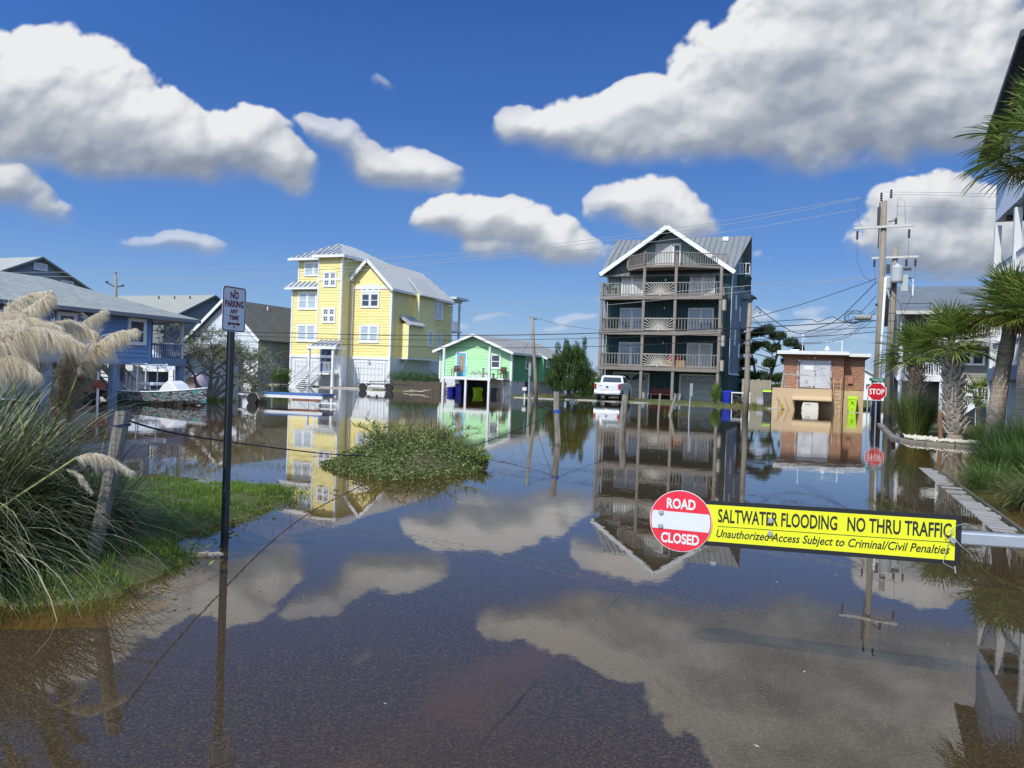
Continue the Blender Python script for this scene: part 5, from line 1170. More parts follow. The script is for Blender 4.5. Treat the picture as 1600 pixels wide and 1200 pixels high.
def thin_sign():
    T = thing('steel_sign_post', 'bare thin steel post just left of the stop sign', 'sign post', (17.36, 37.5, -.3))
    m = MB(); m.tube([(0, 0, 0), (.04, 0, 2.2)], .03, 6); m.build('post', steel, T); m = MB(); m.box(-.1, .12, -.04, -.03, 1.95, 2.2); m.build('plate_back', steel, T)
thin_sign()
def barrier():
    T = thing('road_barrier_arm', 'galvanised swing arm barrier with round road closed disc and long yellow flooding notice', 'road barrier', (1.219, 4.673, .19), 19.25); T.scale = (.89, .89, .89)
    sl = .026
    def Z(s): return sl*s
    m = MB()
    blk = M_plain('black_sign_edge', (.012, .012, .013), .4, .1, 4); yl = M_plain('fluorescent_yellow', (.84, .87, .02), .38, .05, 7, dirt=.13)
    m.prism([(-.20, 0, .61+Z(-.2)), (1.53, 0, .61+Z(1.53)), (1.53, 0, .918+Z(1.53)), (-.20, 0, .918+Z(-.2))], (0, .004, 0)); m.build('sign_panel', blk, T)
    m = MB(); m.poly([(-.16, -.0015, .637), (1.497, -.0015, .637+Z(1.5)), (1.497, -.0015, .888+Z(1.5)), (-.16, -.0015, .888)]); m.build('yellow_face', yl, T)
    ink = M_plain('black_print', (.014, .013, .012), .5, .05)
    def lt(txt, x0, x1, z0, z1, bold, shear=0, mat=ink, y=-.003, par=T):
        o = lettering(par, txt, mat, x0, x1, z0, z1, y, bold, shear)
        for v in o.data.vertices: v.co.z += Z(v.co.x)
        return o
    lt('SALTWATER FLOODING', .07, .82, .773, .867, .022); lt('NO THRU TRAFFIC', .88, 1.475, .773, .867, .022)
    lt('Unauthorized Access Subject to Criminal/Civil Penalties', .055, 1.46, .655, .728, .014, .22)
    m = MB(); m.prism([(.07, -.003, .745+Z(.07)), (1.485, -.003, .745+Z(1.485)), (1.485, -.003, .749+Z(1.485)), (.07, -.003, .749+Z(.07))], (0, .001, 0)); m.build('divider_rule', ink, T)
    # round disc
    cx, cz, r = -.178, .762, .212
    def ring(rad, y, n=64): return [(cx+rad*math.cos(2*math.pi*i/n), y, cz+rad*math.sin(2*math.pi*i/n)) for i in range(n)]
    m = MB(); m.prism(ring(r, -.012), (0, .006, 0)); ds = m.build('round_disc', M_plain('disc_white_edge', (.78, .78, .78), .4, .03), T)
    m = MB(); m.poly(ring(r-.004, -.0135)[::-1]); m.build('red_face', M_plain('sign_red', (.80, .028, .055), .4, .05, 4), ds)
    m = MB(); zt, zb = .062, -.062
    pts = []; rr = r-.012
    for a in [math.asin(zb/rr)+(math.asin(zt/rr)-math.asin(zb/rr))*i/8 for i in range(9)]: pts.append((cx+rr*math.cos(a), -.015, cz+rr*math.sin(a)))
    for a in [math.pi-math.asin(zt/rr)+(math.asin(zt/rr)-math.asin(zb/rr))*i/8 for i in range(9)]: pts.append((cx+rr*math.cos(a), -.015, cz+rr*math.sin(a)))
    m.poly(pts[::-1]); m.build('white_bar', M_plain('disc_white', (.74, .76, .78), .4, .04, 8, dirt=.05), ds)
    lettering(ds, 'ROAD', wtrim, cx-.098, cx+.098, cz+.082, cz+.155, -.0155, .03); lettering(ds, 'CLOSED', wtrim, cx-.13, cx+.13, cz-.158, cz-.085, -.0155, .03)
    m = MB()
    for x, z in ((cx-.135, cz+.05), (cx-.135, cz-.045), (.41, .822), (.41, .735), (1.485, .80)): m.lathe([(.014, -.026), (.018, -.022), (.018, -.012)], (x, 0, z), 12, ax='y')
    m.build('bolt', steel, T)
    # tube arm behind the panel, running on to its hinge post beyond the right edge
    m = MB(); m.bar((-.33, .045, .765), (3.6, .045, .765+Z(3.6)+.01), .07, .082); m.build('arm_tube', M_plain('galvanised_tube', (.40, .43, .46), .35, .16, 9, metal=.35), T, bevel=.012)
    m = MB(); m.tube([(3.65, .045, -.6), (3.65, .045, 1.15)], .08, 14); m.lathe([(.085, 1.15), (.06, 1.19), (.0, 1.2)], (3.65, .045, 0), 14); m.build('hinge_post', steel, T, smooth=True)
    # wire tie with loose ends
    m = MB(); m.tube([(1.44, -.02, .70), (1.46, -.03, .80), (1.47, -.02, .86), (1.50, -.03, .90), (1.55, -.02, .915), (1.60, -.01, .89)], .002, 5); m.tube([(1.47, -.03, .83), (1.53, -.05, .77), (1.58, -.03, .73)], .002, 5); m.tube([(1.44, -.02, .70), (1.43, -.03, .66), (1.49, -.02, .63)], .002, 5); m.tube([(1.46, -.02, .8), (1.43, -.04, .84), (1.48, -.04, .88)], .0025, 5); m.tube([(1.50, .0, .64), (1.505, -.01, .60)], .004, 6)
    m.build('wire_tie', steel, T)
barrier()
# ================================================================== DRIVEWAYS
def slab(name, label, U0, U1, V0, V1, z):
    m = MB(); c = [toXY(U0, V0), toXY(U1, V0), toXY(U1, V1), toXY(U0, V1)]
    m.prism([(x, y, -.3) for x, y in c], (0, 0, .3+z)); o = m.build(name, concrete, None, bevel=.02); tag(o, label, 'driveway', kind='structure')
slab('pavement', 'pale concrete driveway before the teal house garages', 56.0, 66.5, -18.2, -7.2, .06)
slab('pavement', 'concrete driveway before the yellow house right garage', 57.6, 61.2, -42.0, -36.4, .10)
slab('pavement', 'concrete driveway before the yellow house left garage', 58.6, 60.5, -48.4, -44.5, .10)
slab('pavement', 'low concrete strip beside the brick building', 56.6, 57.3, -1.9+3.3, 3.6, .02)
slab('pavement', 'low sandy concrete edge by the cedar', 54.9, 55.8, -22.0, -18.5, .05)
slab('pavement', 'narrow concrete strip right of the teal house', 56.4, 57.1, -7.2, -2.3, .06)
# ================================================================== VEHICLES AND YARD THINGS
def wheel(par, c, r, w, ax='x', hub=None, name='wheel'):
    o = MB().lathe([(r*.55, -w/2), (r*.93, -w/2), (r, -w*.32), (r, w*.32), (r*.93, w/2), (r*.55, w/2)], c, 24, ax=ax).build(name, blackm, par, smooth=False)
    MB().lathe([(r*.52, -w*.42), (r*.56, -w*.3), (r*.56, w*.3), (r*.52, w*.42), (r*.15, w*.46)], c, 16, ax=ax).build('rim', hub or steel, o); return o
def pickup():
    T = thing('pickup_truck', 'white crew cab pickup parked under the left end of the teal porch', 'pickup truck', (7.1, 57.2, .06), 17)
    pt = M_plain('white_car_paint', (.74, .75, .76), .25, .04, 2)
    def loft(secs, par=None):
        m = MB(); n = len(secs[0]); vs = [p for s in secs for p in s]
        m.add(vs, [(j*n+i, j*n+(i+1) % n, (j+1)*n+(i+1) % n, (j+1)*n+i) for j in range(len(secs)-1) for i in range(n)]+[tuple(range(n-1, -1, -1)), tuple(range((len(secs)-1)*n, len(secs)*n))]); return m
    def side(x0, x1):
        prof = [(0, .62), (0, 1.32), (1.95, 1.34), (1.98, 1.30), (4.35, 1.30), (5.2, 1.22), (5.72, 1.08), (5.82, .55)]
        arch = []
        for cy in (4.75, 1.25): arch += [(cy+.5*math.cos(a*math.pi/8), .46+.5*math.sin(a*math.pi/8)) for a in range(0, 9)]
        pts = prof+[(5.3, .46)]+arch+[(.7, .46), (.1, .5)]
        return [(x0, y, z) for y, z in pts], x1-x0
    m = MB()
    p, e = side(-.98, -.80); m.prism(p, (e, 0, 0)); p, e = side(.80, .98); m.prism(p, (e, 0, 0))
    m.box(-.80, .80, 4.3, 5.75, .6, 1.2); m.box(-.8, .8, 1.95, 4.3, .5, 1.28); m.box(-.8, .8, .08, 1.95, .6, .75); m.box(-.8, .8, 1.88, 1.95, .75, 1.3)
    m.build('body', pt, T, bevel=.03)
    cabm = loft([[(-.92, 1.98, 1.30), (.92, 1.98, 1.30), (.92, 4.3, 1.30), (-.92, 4.3, 1.30)], [(-.78, 2.12, 1.84), (.78, 2.12, 1.84), (.78, 3.65, 1.86), (-.78, 3.65, 1.86)], [(-.68, 2.25, 1.90), (.68, 2.25, 1.90), (.68, 3.45, 1.91), (-.68, 3.45, 1.91)]])
    cab = cabm.build('cab', pt, T, bevel=.03)
    g = MB()
    def q(a, b, c, d, off):
        P = [Vector(x) for x in (a, b, c, d)]; n = (P[1]-P[0]).cross(P[2]-P[0]).normalized()*off; g.add([x+n for x in P], [(0, 1, 2, 3)])
    q((-.74, 2.01, 1.37), (.74, 2.01, 1.37), (.66, 2.10, 1.76), (-.66, 2.10, 1.76), .012)
    q((.905, 2.2, 1.37), (.905, 3.1, 1.37), (.80, 3.05, 1.77), (.80, 2.28, 1.77), .012); q((.905, 3.18, 1.37), (.905, 4.0, 1.37), (.80, 3.6, 1.77), (.80, 3.13, 1.77), .012)
    q((-.905, 3.1, 1.37), (-.905, 2.2, 1.37), (-.80, 2.28, 1.77), (-.80, 3.05, 1.77), .012); q((-.905, 4.0, 1.37), (-.905, 3.18, 1.37), (-.80, 3.13, 1.77), (-.80, 3.6, 1.77), .012); q((.72, 4.2, 1.36), (-.72, 4.2, 1.36), (-.64, 3.72, 1.78), (.64, 3.72, 1.78), .012)
    g.build('window', gdark, T)
    m = MB(); m.box(-.80, .80, -.02, .05, .70, 1.31); m.box(-.5, .5, -.035, -.02, .82, 1.22); tg = m.build('tailgate', pt, T, bevel=.015)
    m = MB(); m.lathe([(.09, -.045), (.09, -.035)], (0, 0, 1.03), 16, ax='y'); m.build('badge', M_plain('dark_blue_badge', (.02, .05, .2), .3, .05), tg); m = MB(); m.box(-.6, -.42, -.042, -.035, 1.1, 1.14); m.build('badge', darkm, tg)
    m = MB(); m.box(-.97, .97, -.16, -.02, .48, .68); b = m.build('rear_bumper', M_plain('chrome', (.55, .56, .57), .2, .05, 2, metal=.8), T, bevel=.02)
    m = MB(); m.box(-.16, .16, -.17, -.16, .53, .65); m.build('licence_plate', wtrim, b)
    for s in (-1, 1):
        m = MB(); m.box(min(s*.99, s*.82), max(s*.99, s*.82), -.03, .06, .88, 1.27); m.build('tail_light', M_plain('red_lens', (.35, .01, .012), .2, .05), T)
        m = MB(); m.box(min(s*.95, s*1.2), max(s*.95, s*1.2), 3.9, 4.02, 1.32, 1.56); m.build('wing_mirror', darkm, T)
        for y in (1.25, 4.75): wheel(T, (s*.86, y, .40), .40, .25)
    m = MB()
    for y in (2.9, 3.9): m.box(.98, 1.0, y, y+.16, 1.12, 1.16)
    m.build('door_handle', steel, T)
    m = MB(); m.box(-.75, .75, .1, 5.5, .35, .6); m.build('chassis', blackm, T)
pickup()
def boat():
    a = at(192, 627, 34.0); b = at(318, 628, 31.6); L = 4.9
    T = thing('camouflage_skiff', 'open skiff with black white and turquoise camouflage hull floating by the blue house', 'boat', ((a.x+b.x)/2, (a.y+b.y)/2, -.12), 22)
    m, N = newmat('camouflage_paint'); v = objc(N)
    n1 = N.noise(N.vm('MULTIPLY', v, (1, 1, 2.2)), 5, 5, .7, 1.5); n2 = N.noise(N.vm('MULTIPLY', v, (1, 1, 1.6)), 3.1, 4, .6, 1.0); n3 = N.noise(v, 13, 4, .7, 1)
    a1 = N.mix(N.ss(n1, .49, .53), (.02, .02, .025, 1), (.38, .39, .40, 1)); a1 = N.mix(N.ss(n2, .58, .60), a1, (.05, .38, .38, 1)); a1 = N.mix(N.ss(n3, .55, .6), a1, (.20, .21, .22, 1)); finish(N, a1, .4)
    secs = []; n = 14
    for i in range(n+1):
        t = i/n; x = -L/2+L*t; w = .92*(1-max(0, (t-.5)/.5)**2.2)+.02; dz_ = .25*max(0, (t-.4)/.6)**2; k = .30*max(0, (t-.55)/.45)**2
        secs.append([(x, -w, .62+dz_), (x, -w*.88, .25+k*.5), (x, -w*.55, .02+k), (x, 0, -.04+k), (x, w*.55, .02+k), (x, w*.88, .25+k*.5), (x, w, .62+dz_), (x, w-.09 if w > .12 else 0, .62+dz_), (x, (w-.12 if w > .12 else 0), .30+k*.4), (x, -(w-.12 if w > .12 else 0), .30+k*.4), (x, -(w-.09 if w > .12 else 0), .62+dz_)])
    M_ = MB(); k = 11; vs = [p for s in secs for p in s]; M_.add(vs, [(j*k+i, j*k+(i+1) % k, (j+1)*k+(i+1) % k, (j+1)*k+i) for j in range(n) for i in range(k)]+[tuple(range(k-1, -1, -1)), tuple(range(n*k, n*k+k))]); M_.build('hull', m, T)
    r = MB(); r.tube([(s[0][0], s[0][1], s[0][2]) for s in secs], .03, 6); r.tube([(s[6][0], s[6][1], s[6][2]) for s in secs], .03, 6); r.build('gunwale', wtrim, T)
    f = MB()
    for x in (-1.9, -.85):
        for y in (-.55, .55): f.tube([(x*1.02, y, .55), (x, y*.95, 1.75)], .025, 6)
    for y in (-.55, .55): f.tube([(-2.15, y, 1.75), (-.3, y, 1.78)], .03, 6); f.tube([(-1.9, y, 1.0), (-1.2, y, .6)], .02, 6)
    for x in (-2.1, -1.2, -.3): f.tube([(x, -.55, 1.75), (x, .55, 1.75)], .025, 6)
    f.build('roof_frame', wtrim, T)
    s = MB(); s.box(-1.1, -.1, -.4, .4, .88, 1.0); s.bar((-1.0, -.4, .5), (-.9, -.4, .95), .04); s.bar((-.2, -.4, .5), (-.3, -.4, .95), .04); s.build('seat', M_plain('white_cushion', (.74, .74, .72), .6, .04), T, bevel=.04)
    c = MB(); c.prism([(.1, -.4, .55), (1.3, -.4, .68), (1.0, -.4, .98), (.7, -.4, 1.12), (.4, -.4, .9)], (0, .8, 0)); c.build('console', wtrim, T, bevel=.05)
    o = MB(); o.box(-2.75, -2.45, -.2, .2, .3, .95); o.tube([(-2.65, 0, .3), (-2.7, 0, -.2)], .06, 8); o.build('outboard_motor', M_plain('white_motor', (.6, .6, .6), .4, .1), T, bevel=.04)
boat()
def flat_trailer():
    a = at(397, 631, 36.0); T = thing('flat_trailer', 'low blue and white flat trailer with one wheel showing in the water', 'trailer', (a.x, a.y, 0), 12)
    m = MB(); m.box(-.0, 3.3, .2, 1.5, .44, .52); m.build('deck', M_plain('blue_deck', (.05, .14, .35), .5, .15, 3), T)
    m = MB(); m.box(-.5, 3.4, .08, .18, .30, .43); m.box(-.5, 3.4, 1.52, 1.62, .30, .43); m.box(.3, .4, .18, 1.52, .28, .43); m.box(3.0, 3.1, .18, 1.52, .28, .43); m.bar((-.5, .14, .37), (-1.3, .85, .37), .08); m.bar((-.5, 1.57, .37), (-1.3, .85, .37), .08); m.box(3.0, 4.1, .10, .16, .10, .16); m.build('frame', wtrim, T)
    m = MB(); m.box(1.9, 3.3, .05, .078, .18, .29); m.build('rusty_rail', M_plain('rust', (.25, .10, .05), .8, .3, 8), T)
    m = MB(); pts = [(.33*math.cos(a*math.pi/10), -.12, .20+.33*math.sin(a*math.pi/10)) for a in range(11)]; m.prism(pts+[(-.27, -.12, .2)]+[(-.27*math.cos(a*math.pi/10)*-1*-1, -.12, .2+.27*math.sin(a*math.pi/10)) for a in range(0)], (0, .2, 0)); m.build('mudguard', M_plain('tan_mudguard', (.40, .36, .28), .6, .1), T)
    wheel(T, (0, -.14, .20), .27, .16, 'y', wtrim)
flat_trailer()
def boat_trailer():
    a = at(566, 612, 64); T = thing('boat_trailer', 'empty dark boat trailer before the yellow house right garage', 'trailer', (a.x, a.y, .0), 8)
    m = MB(); m.bar((-.5, 0, .55), (2.6, .2, .62), .1); m.bar((-.3, 1.6, .55), (2.6, .6, .60), .1); m.bar((0, -.1, .48), (0, 1.9, .48), .1); m.bar((2.0, 0, .5), (2.0, 1.6, .5), .1); m.bar((.4, .5, .75), (1.7, .6, .82), .12, .06); m.bar((.4, 1.1, .75), (1.7, 1.1, .82), .12, .06); m.bar((2.6, .4, .6), (4.2, .9, .55), .1); m.build('frame', darkm, T)
    wheel(T, (.1, -.15, .25), .33, .2, 'y'); wheel(T, (2.35, -.15, .25), .33, .2, 'y')
    for x in (.1, 2.35):
        m = MB(); pts = [(x+.42*math.cos(a*math.pi/10), -.27, .25+.42*math.sin(a*math.pi/10)) for a in range(1, 10)]+[(x+.38*math.cos(a*math.pi/10), -.27, .25+.38*math.sin(a*math.pi/10)) for a in range(9, 0, -1)]; m.prism(pts, (0, .25, 0)); m.build('mudguard', M_plain('pale_mudguard', (.55, .55, .54), .5, .1) if x < 1 else darkm, T)
boat_trailer()
def utv():
    a = at(352, 604, 62); T = thing('utility_vehicle', 'small dark off road utility vehicle parked behind the gnarled tree', 'utility vehicle', (a.x, a.y, .0), 40)
    m = MB(); m.prism([(-.7, 0, .35), (-.7, 0, .9), (-.2, 0, .95), (.1, 0, .75), (1.2, 0, .75), (1.3, 0, 1.0), (2.3, 0, .95), (2.4, 0, .35)], (0, 1.4, 0)); m.build('body', M_plain('grey_green_body', (.08, .09, .08), .5, .1), T, bevel=.04)
    m = MB()
    for y in (.05, 1.35): m.tube([(-.1, y, .9), (.2, y, 1.85), (1.3, y, 1.85), (1.35, y, .9)], .04, 6)
    m.box(.1, 1.4, 0, 1.4, 1.86, 1.9); m.build('roll_cage', darkm, T)
    for x in (-.2, 1.9):
        for y in (-.05, 1.45): wheel(T, (x, y, .33), .36, .25, 'y')
utv()
def bin_(name, label, loc_, yaw, bodym, lidm, group='wheeled rubbish bins', tip=None, h=1.05):
    T = thing(name, label, 'rubbish bin', loc_, yaw, group); m = MB(); k = h
    b, t = (.22, .25), (.29, .35)
    P = [(-b[0], -b[1], .06), (b[0], -b[1], .06), (b[0], b[1], .06), (-b[0], b[1], .06), (-t[0], -t[1], k*.93), (t[0], -t[1], k*.93), (t[0], t[1], k*.93), (-t[0], t[1], k*.93)]
    m.add(P, [(3, 2, 1, 0), (4, 5, 6, 7), (0, 1, 5, 4), (1, 2, 6, 5), (2, 3, 7, 6), (3, 0, 4, 7)]); m.box(-.31, .31, -.37, -.345, k*.84, k*.93); m.box(-.06, .06, -.33, -.27, k*.3, k*.5); m.build('body', bodym, T, bevel=.02)
    m = MB(); m.add([(-.32, -.39, k*.935), (.32, -.39, k*.935), (.32, .36, k*.935), (-.32, .36, k*.935), (-.27, -.30, k), (.27, -.30, k), (.27, .3, k+.03), (-.27, .3, k+.03)], [(3, 2, 1, 0), (4, 5, 6, 7), (0, 1, 5, 4), (1, 2, 6, 5), (2, 3, 7, 6), (3, 0, 4, 7)]); m.build('lid', lidm, T, bevel=.012)
    m = MB(); m.tube([(-.24, .40, k*.92), (.24, .40, k*.92)], .018, 6); m.build('handle', lidm, T)
    for x in (-.25, .25): MB().lathe([(.1, -.03), (.1, .03)], (x, .26, .1), 14, ax='x').build('wheel', blackm, T)
    if tip: T.rotation_euler = (R(tip[0]), R(tip[1]), R(-yaw))
    return T
G0 = (-.06, 64, 0); 
bin_('rubbish_bin', 'blue wheeled bin half hidden behind the left post of the green cottage', loc(G0, -5.0, -.85, -.35), 30, bluep, bluep, tip=(4, -3), h=.9)
bin_('rubbish_bin', 'blue wheeled bin standing clear between two posts under the green cottage', loc(G0, -4.4, -.75, -.12), 15, bluep, bluep, h=.92)
bin_('rubbish_bin', 'lime green bin under the middle of the green cottage', loc(G0, -2.95, -.3, -.35), 60, limep, limep, tip=(0, 8), h=.92)
bin_('rubbish_bin', 'blue wheeled bin at the right corner of the teal house', (16.2, 57.6, .05), 35, bluep, bluep)
bin_('rubbish_bin', 'black bin with lime green lid between wooden fence and brick building', (18.5, 55.6, .0), 22, darkm, limep, h=1.25)
bin_('rubbish_bin', 'blue wheeled bin behind the white post of the beige house', loc((25.2, 50, 0), .55, .6, -.1), 22, bluep, bluep, h=1.15)
T = bin_('rubbish_bin', 'lime green wheeled bin against the tan base of the brick building', loc(B0, .62, .12, -.1), 22, limep, limep, h=1.15)
m = MB(); m.tube([(-.13+.026*i, -.36, .60+.07*math.sin(math.pi*i/10)) for i in range(11)], .012, 4); m.box(-.08, .08, -.365, -.345, .76, .80);  m.build('bin_print', blackm, T)
def mailbox(label, px, py, Y, mt, z0):
    a = at(px, py, Y); T = thing('mailbox', label, 'mailbox', (a.x, a.y, -.3), 10, 'roadside mailboxes'); h = a.z+.3
    m = MB(); m.box(-.04, .04, -.04, .04, 0, h-.1); m.build('post', woodg if mt is not white else white, T)
    pts = [(-.12, -.25, h-.1), (.12, -.25, h-.1), (.12, -.25, h+.05)]+[(.12*math.cos(a_*math.pi/8), -.25, h+.05+.10*math.sin(a_*math.pi/8)) for a_ in range(1, 8)]+[(-.12, -.25, h+.05)]
    m = MB(); m.prism([(p[0]*1.2, p[1], p[2]) for p in pts], (0, .55, 0)); m.build('box', mt, T); m = MB(); m.box(.15, .17, -.1, .1, h-.02, h+.12); m.build('flag', redp, T)
mailbox('white mailbox on a white post in the floodwater by the green cottage', 820, 608, 56, white, 0)
mailbox('black mailbox right beside the slender service pole', 834, 610, 57, darkm, 0)
def stake(label, px, y0, y1, Y, r):
    a = at(px, y0, Y); b = at(px-.5, y1, Y); T = thing('wooden_stake', label, 'post', (b.x, b.y, -.3)); m = MB(); m.tube([(0, 0, 0), (a.x-b.x, 0, a.z+.3)], r, 6); m.build('shaft', woodg, T)
stake('short weathered stake between the white mailbox and the service pole', 828.5, 614, 638, 48, .09)
stake('white stake pipe standing in the water left of the flat trailer', 409, 578, 626, 40, .06)
stake('leaning wooden stake right of the white stake pipe', 426, 598, 626, 45, .06)
stake('tall white pipe standing in front of the grey house', 375, 540, 628, 38, .05)
# fences
def board_fence(name, label, a, b, h, bw, gap, mt, z0=-.2, pointed=False, seed=1, rail=True):
    a = Vector(a); b = Vector(b); L = (b-a).length; d = (b-a).normalized(); yaw = -math.degrees(math.atan2(d.y, d.x)); T = thing(name, label, 'fence', (a.x, a.y, z0), yaw); rnd = random.Random(seed); m = MB(); s = 0
    while s < L:
        w = bw*rnd.uniform(.92, 1.05); hh = h+rnd.uniform(-.05, .05)
        if pointed: m.prism([(s, 0, 0), (s+w, 0, 0), (s+w, 0, hh-.06), (s+w/2, 0, hh), (s, 0, hh-.06)], (0, .02, 0))
        else: m.box(s, s+w, 0, .022, 0, hh)
        s += w+gap
    m.build('pickets', mt, T); r = MB()
    for z in (h*.3, h*.78): r.box(0, L, .024, .07, z, z+.09)
    r.build('rail', mt, T)
    for i in range(int(L/2.2)+1):
        p = MB(); p.box(min(L, i*2.2)-.05, min(L, i*2.2)+.05, .075, .17, 0, h-.05); p.build('fence_post', mt, T)
    return T
brownf = M_wood('brown_fence_wood', (.13, .10, .075), .35)
board_fence('picket_fence', 'low dark brown picket fence between the yellow house and green cottage', (-10.3, 67.2, 0), (-5.6, 65.6, 0), 1.15, .13, .05, brownf, pointed=True)
board_fence('wooden_fence', 'tall pale weathered board fence right of the teal house', (18.6, 62.0, 0), (20.6, 61.2, 0), 2.05, .14, .01, M_wood('pale_fence_wood', (.36, .32, .24), .3), 0)
board_fence('wooden_fence', 'dark board fence behind the yellow house right side', (-7.0, 74, 0), (-4.4, 73, 0), 2.3, .14, .01, M_wood('dark_fence_wood', (.07, .065, .06), .3), 0)
def furniture():
    # porch of the green cottage
    dk = M_plain('brown_wicker', (.10, .07, .045), .7, .3, 20)
    def chair(label, a, b, yaw, mt, group='porch chairs of the green cottage'):
        T = thing('porch_chair', label, 'chair', loc(G0, a, b, 1.44), GY+yaw, group)
        m = MB(); m.box(-.28, .28, -.25, .25, .36, .42); m.build('seat', mt, T); m = MB(); m.box(-.28, .28, .22, .28, .42, .92); m.build('backrest', mt, T)
        for x in (-.26, .26):
            m = MB(); m.box(x-.03, x+.03, -.25, .25, .60, .65); m.build('armrest', mt, T)
            for y in (-.22, .22):
                m = MB(); m.box(x-.025, x+.025, y-.025, y+.025, 0, .36 if y > 0 else .6); m.build('leg', mt, T)
    chair('brown wicker chair at the left end of the green porch', -4.85, -.7, 0, dk); chair('dark chair covered in clutter beneath the green cottage window', -.62, -.6, 10, dk)
    T = thing('potted_plant', 'white leafed potted plants crowding the green cottage porch rail', 'plant', loc(G0, -2.1, -1.6, 1.44), 0)
    m = MB(); 
    for x in (-.6, -.1, .5): MB().lathe([(.1, 0), (.15, .25), (.16, .27)], (x, 0, 0), 10).build('pot', wtrim, T)
    lf = MB(); rnd = random.Random(5)
    for i in range(260):
        c = Vector((rnd.uniform(-.85, .75), rnd.uniform(-.2, .2), .2+abs(rnd.gauss(0, .17)))); a = rnd.uniform(0, 6.3); d = Vector((math.cos(a), math.sin(a)*.6, rnd.uniform(.1, 1))).normalized()*rnd.uniform(.08, .17); s = d.orthogonal().normalized()*.022
        lf.add([c-s, c+s, c+d], [(0, 1, 2)])
    lf.build('leaves', M_leaf('grey_green_leaf', (.10, .16, .07), (.45, .47, .42), (.62, .62, .60)), T)
    T = thing('porch_pedestal', 'narrow grey wooden stand among the porch plants', 'stand', loc(G0, -2.05, -1.2, 1.44), 0); m = MB(); m.box(-.08, .08, -.08, .08, 0, .75); m.box(-.14, .14, -.14, .14, .75, .8); m.box(-.13, .13, -.13, .13, 0, .05); m.build('stand', woodg, T)
    T = thing('porch_bench', 'green topped bench box on the green cottage porch', 'bench', loc(G0, -1.4, -1.3, 1.44), GY); m = MB(); m.box(-.35, .35, -.2, .2, .3, .38); m.build('seat', M_plain('green_cushion', (.14, .4, .12), .7, .1), T)
    for x in (-.3, .3):
        m = MB(); m.box(x-.03, x+.03, -.17, .17, 0, .3); m.build('leg', woodg, T)
    T = thing('water_heater', 'grey appliance standing under the green cottage', 'appliance', loc(G0, -2.35, 1.2, -.3), GY); m = MB(); m.box(-.3, .3, -.25, .25, 0, 1.15); m.build('cabinet', M_plain('appliance_grey', (.35, .37, .42), .5, .1), T, bevel=.03); m = MB(); m.box(-.25, .1, -.27, -.25, .75, 1.05); m.build('panel', wtrim, T)
    for i, (a, w, mt, lb) in enumerate(((-1.75, .55, darkm, 'dark panel leaning on the white ground wall under the cottage window'), (-1.25, .3, M_plain('tan_board', (.35, .26, .2), .7, .2), 'tan board leaning beside the dark panel under the cottage'))):
        T = thing('leaning_board', lb, 'board', loc(G0, a, -.25, -.25), GY); m = MB(); m.prism([(0, -.1, 0), (w, -.1, 0), (w, .12, .85), (0, .12, .85)], (0, .03, 0)); m.build('board', mt, T)
    # teal house
    T = thing('wooden_crate', 'plywood coloured box with red cushions on the lowest teal balcony', 'box', loc((18.11, 64.5, 0), -4.3, -1.7, 2.85), GY); m = MB(); m.box(-1.1, 1.0, -.35, .35, 0, .62); m.build('box', M_plain('plywood', (.55, .33, .18), .7, .1), T); m = MB(); m.box(-.4, .5, -.25, .3, .63, .9); m.build('cushion', M_plain('red_cloth', (.4, .02, .03), .8, .2), T, bevel=.06)
    T = thing('red_bench', 'dark red bench with grey legs between the teal garage doors', 'bench', loc((18.11, 64.5, 0), -5.35, -.9, .06), GY); m = MB(); m.box(-1.0, 1.0, -.3, .3, .42, .5); m.build('seat', M_plain('dark_red_paint', (.13, .02, .02), .5, .2), T); m = MB(); m.box(-1, 1, .25, .3, .55, .95); m.build('backrest', bpy.data.materials['dark_red_paint'], T)
    for x in (-.85, .85):
        m = MB(); m.box(x-.05, x+.05, -.28, .28, 0, .42); m.build('leg', darkm, T)
    for k, x in enumerate((-6.7, -3.95)):
        T = thing('planter_tub', ['grey plastic tub left of the red bench', 'grey plastic tub right of the red bench'][k], 'tub', loc((18.11, 64.5, 0), x, -1.0, .06), GY); m = MB(); m.prism([(-.22, -.2, 0), (.22, -.2, 0), (.3, -.2, .55), (-.3, -.2, .55)], (0, .4, 0)); m.box(-.32, .32, -.22, .22, .55, .6); m.build('tub', M_plain('grey_tub', (.32, .35, .37), .5, .1), T)
    for k, (x, z, mt) in enumerate(((-9.9, 8.83, dk), (-1.8, 5.86, darkm), (-8.9, 5.86, dk), (-9.7, 2.86, darkm))):
        T = thing('balcony_table', ['brown table at the left end of the top railing level', 'dark table behind the right balusters of the middle balcony', 'dark table at left of the middle balcony', 'dark chest at the left end of the lowest balcony'][k], 'table', loc((18.11, 64.5, 0), x, -1.5, z), GY)
        m = MB(); m.box(-.45, .45, -.35, .35, .66, .72); m.build('table_top', mt, T)
        for xx in (-.4, .4):
            for yy in (-.3, .3):
                m = MB(); m.box(xx-.03, xx+.03, yy-.03, yy+.03, 0, .66); m.build('leg', mt, T)
    # yard bits right of the teal house
    T = thing('utility_cabinet', 'low pale grey utility box before the weathered fence', 'utility box', (19.1, 58.2, .02), 22); m = MB(); m.box(-.45, .45, -.3, .3, 0, .62); m.box(-.48, .48, -.33, .33, .62, .67); m.build('cabinet', M_plain('pale_grey_box', (.42, .46, .50), .5, .08), T)
    T = thing('lumber_pile', 'dark tangled pile of lumber beside the blue bin', 'lumber pile', (17.1, 57.9, .05), 10); rnd = random.Random(9); m = MB()
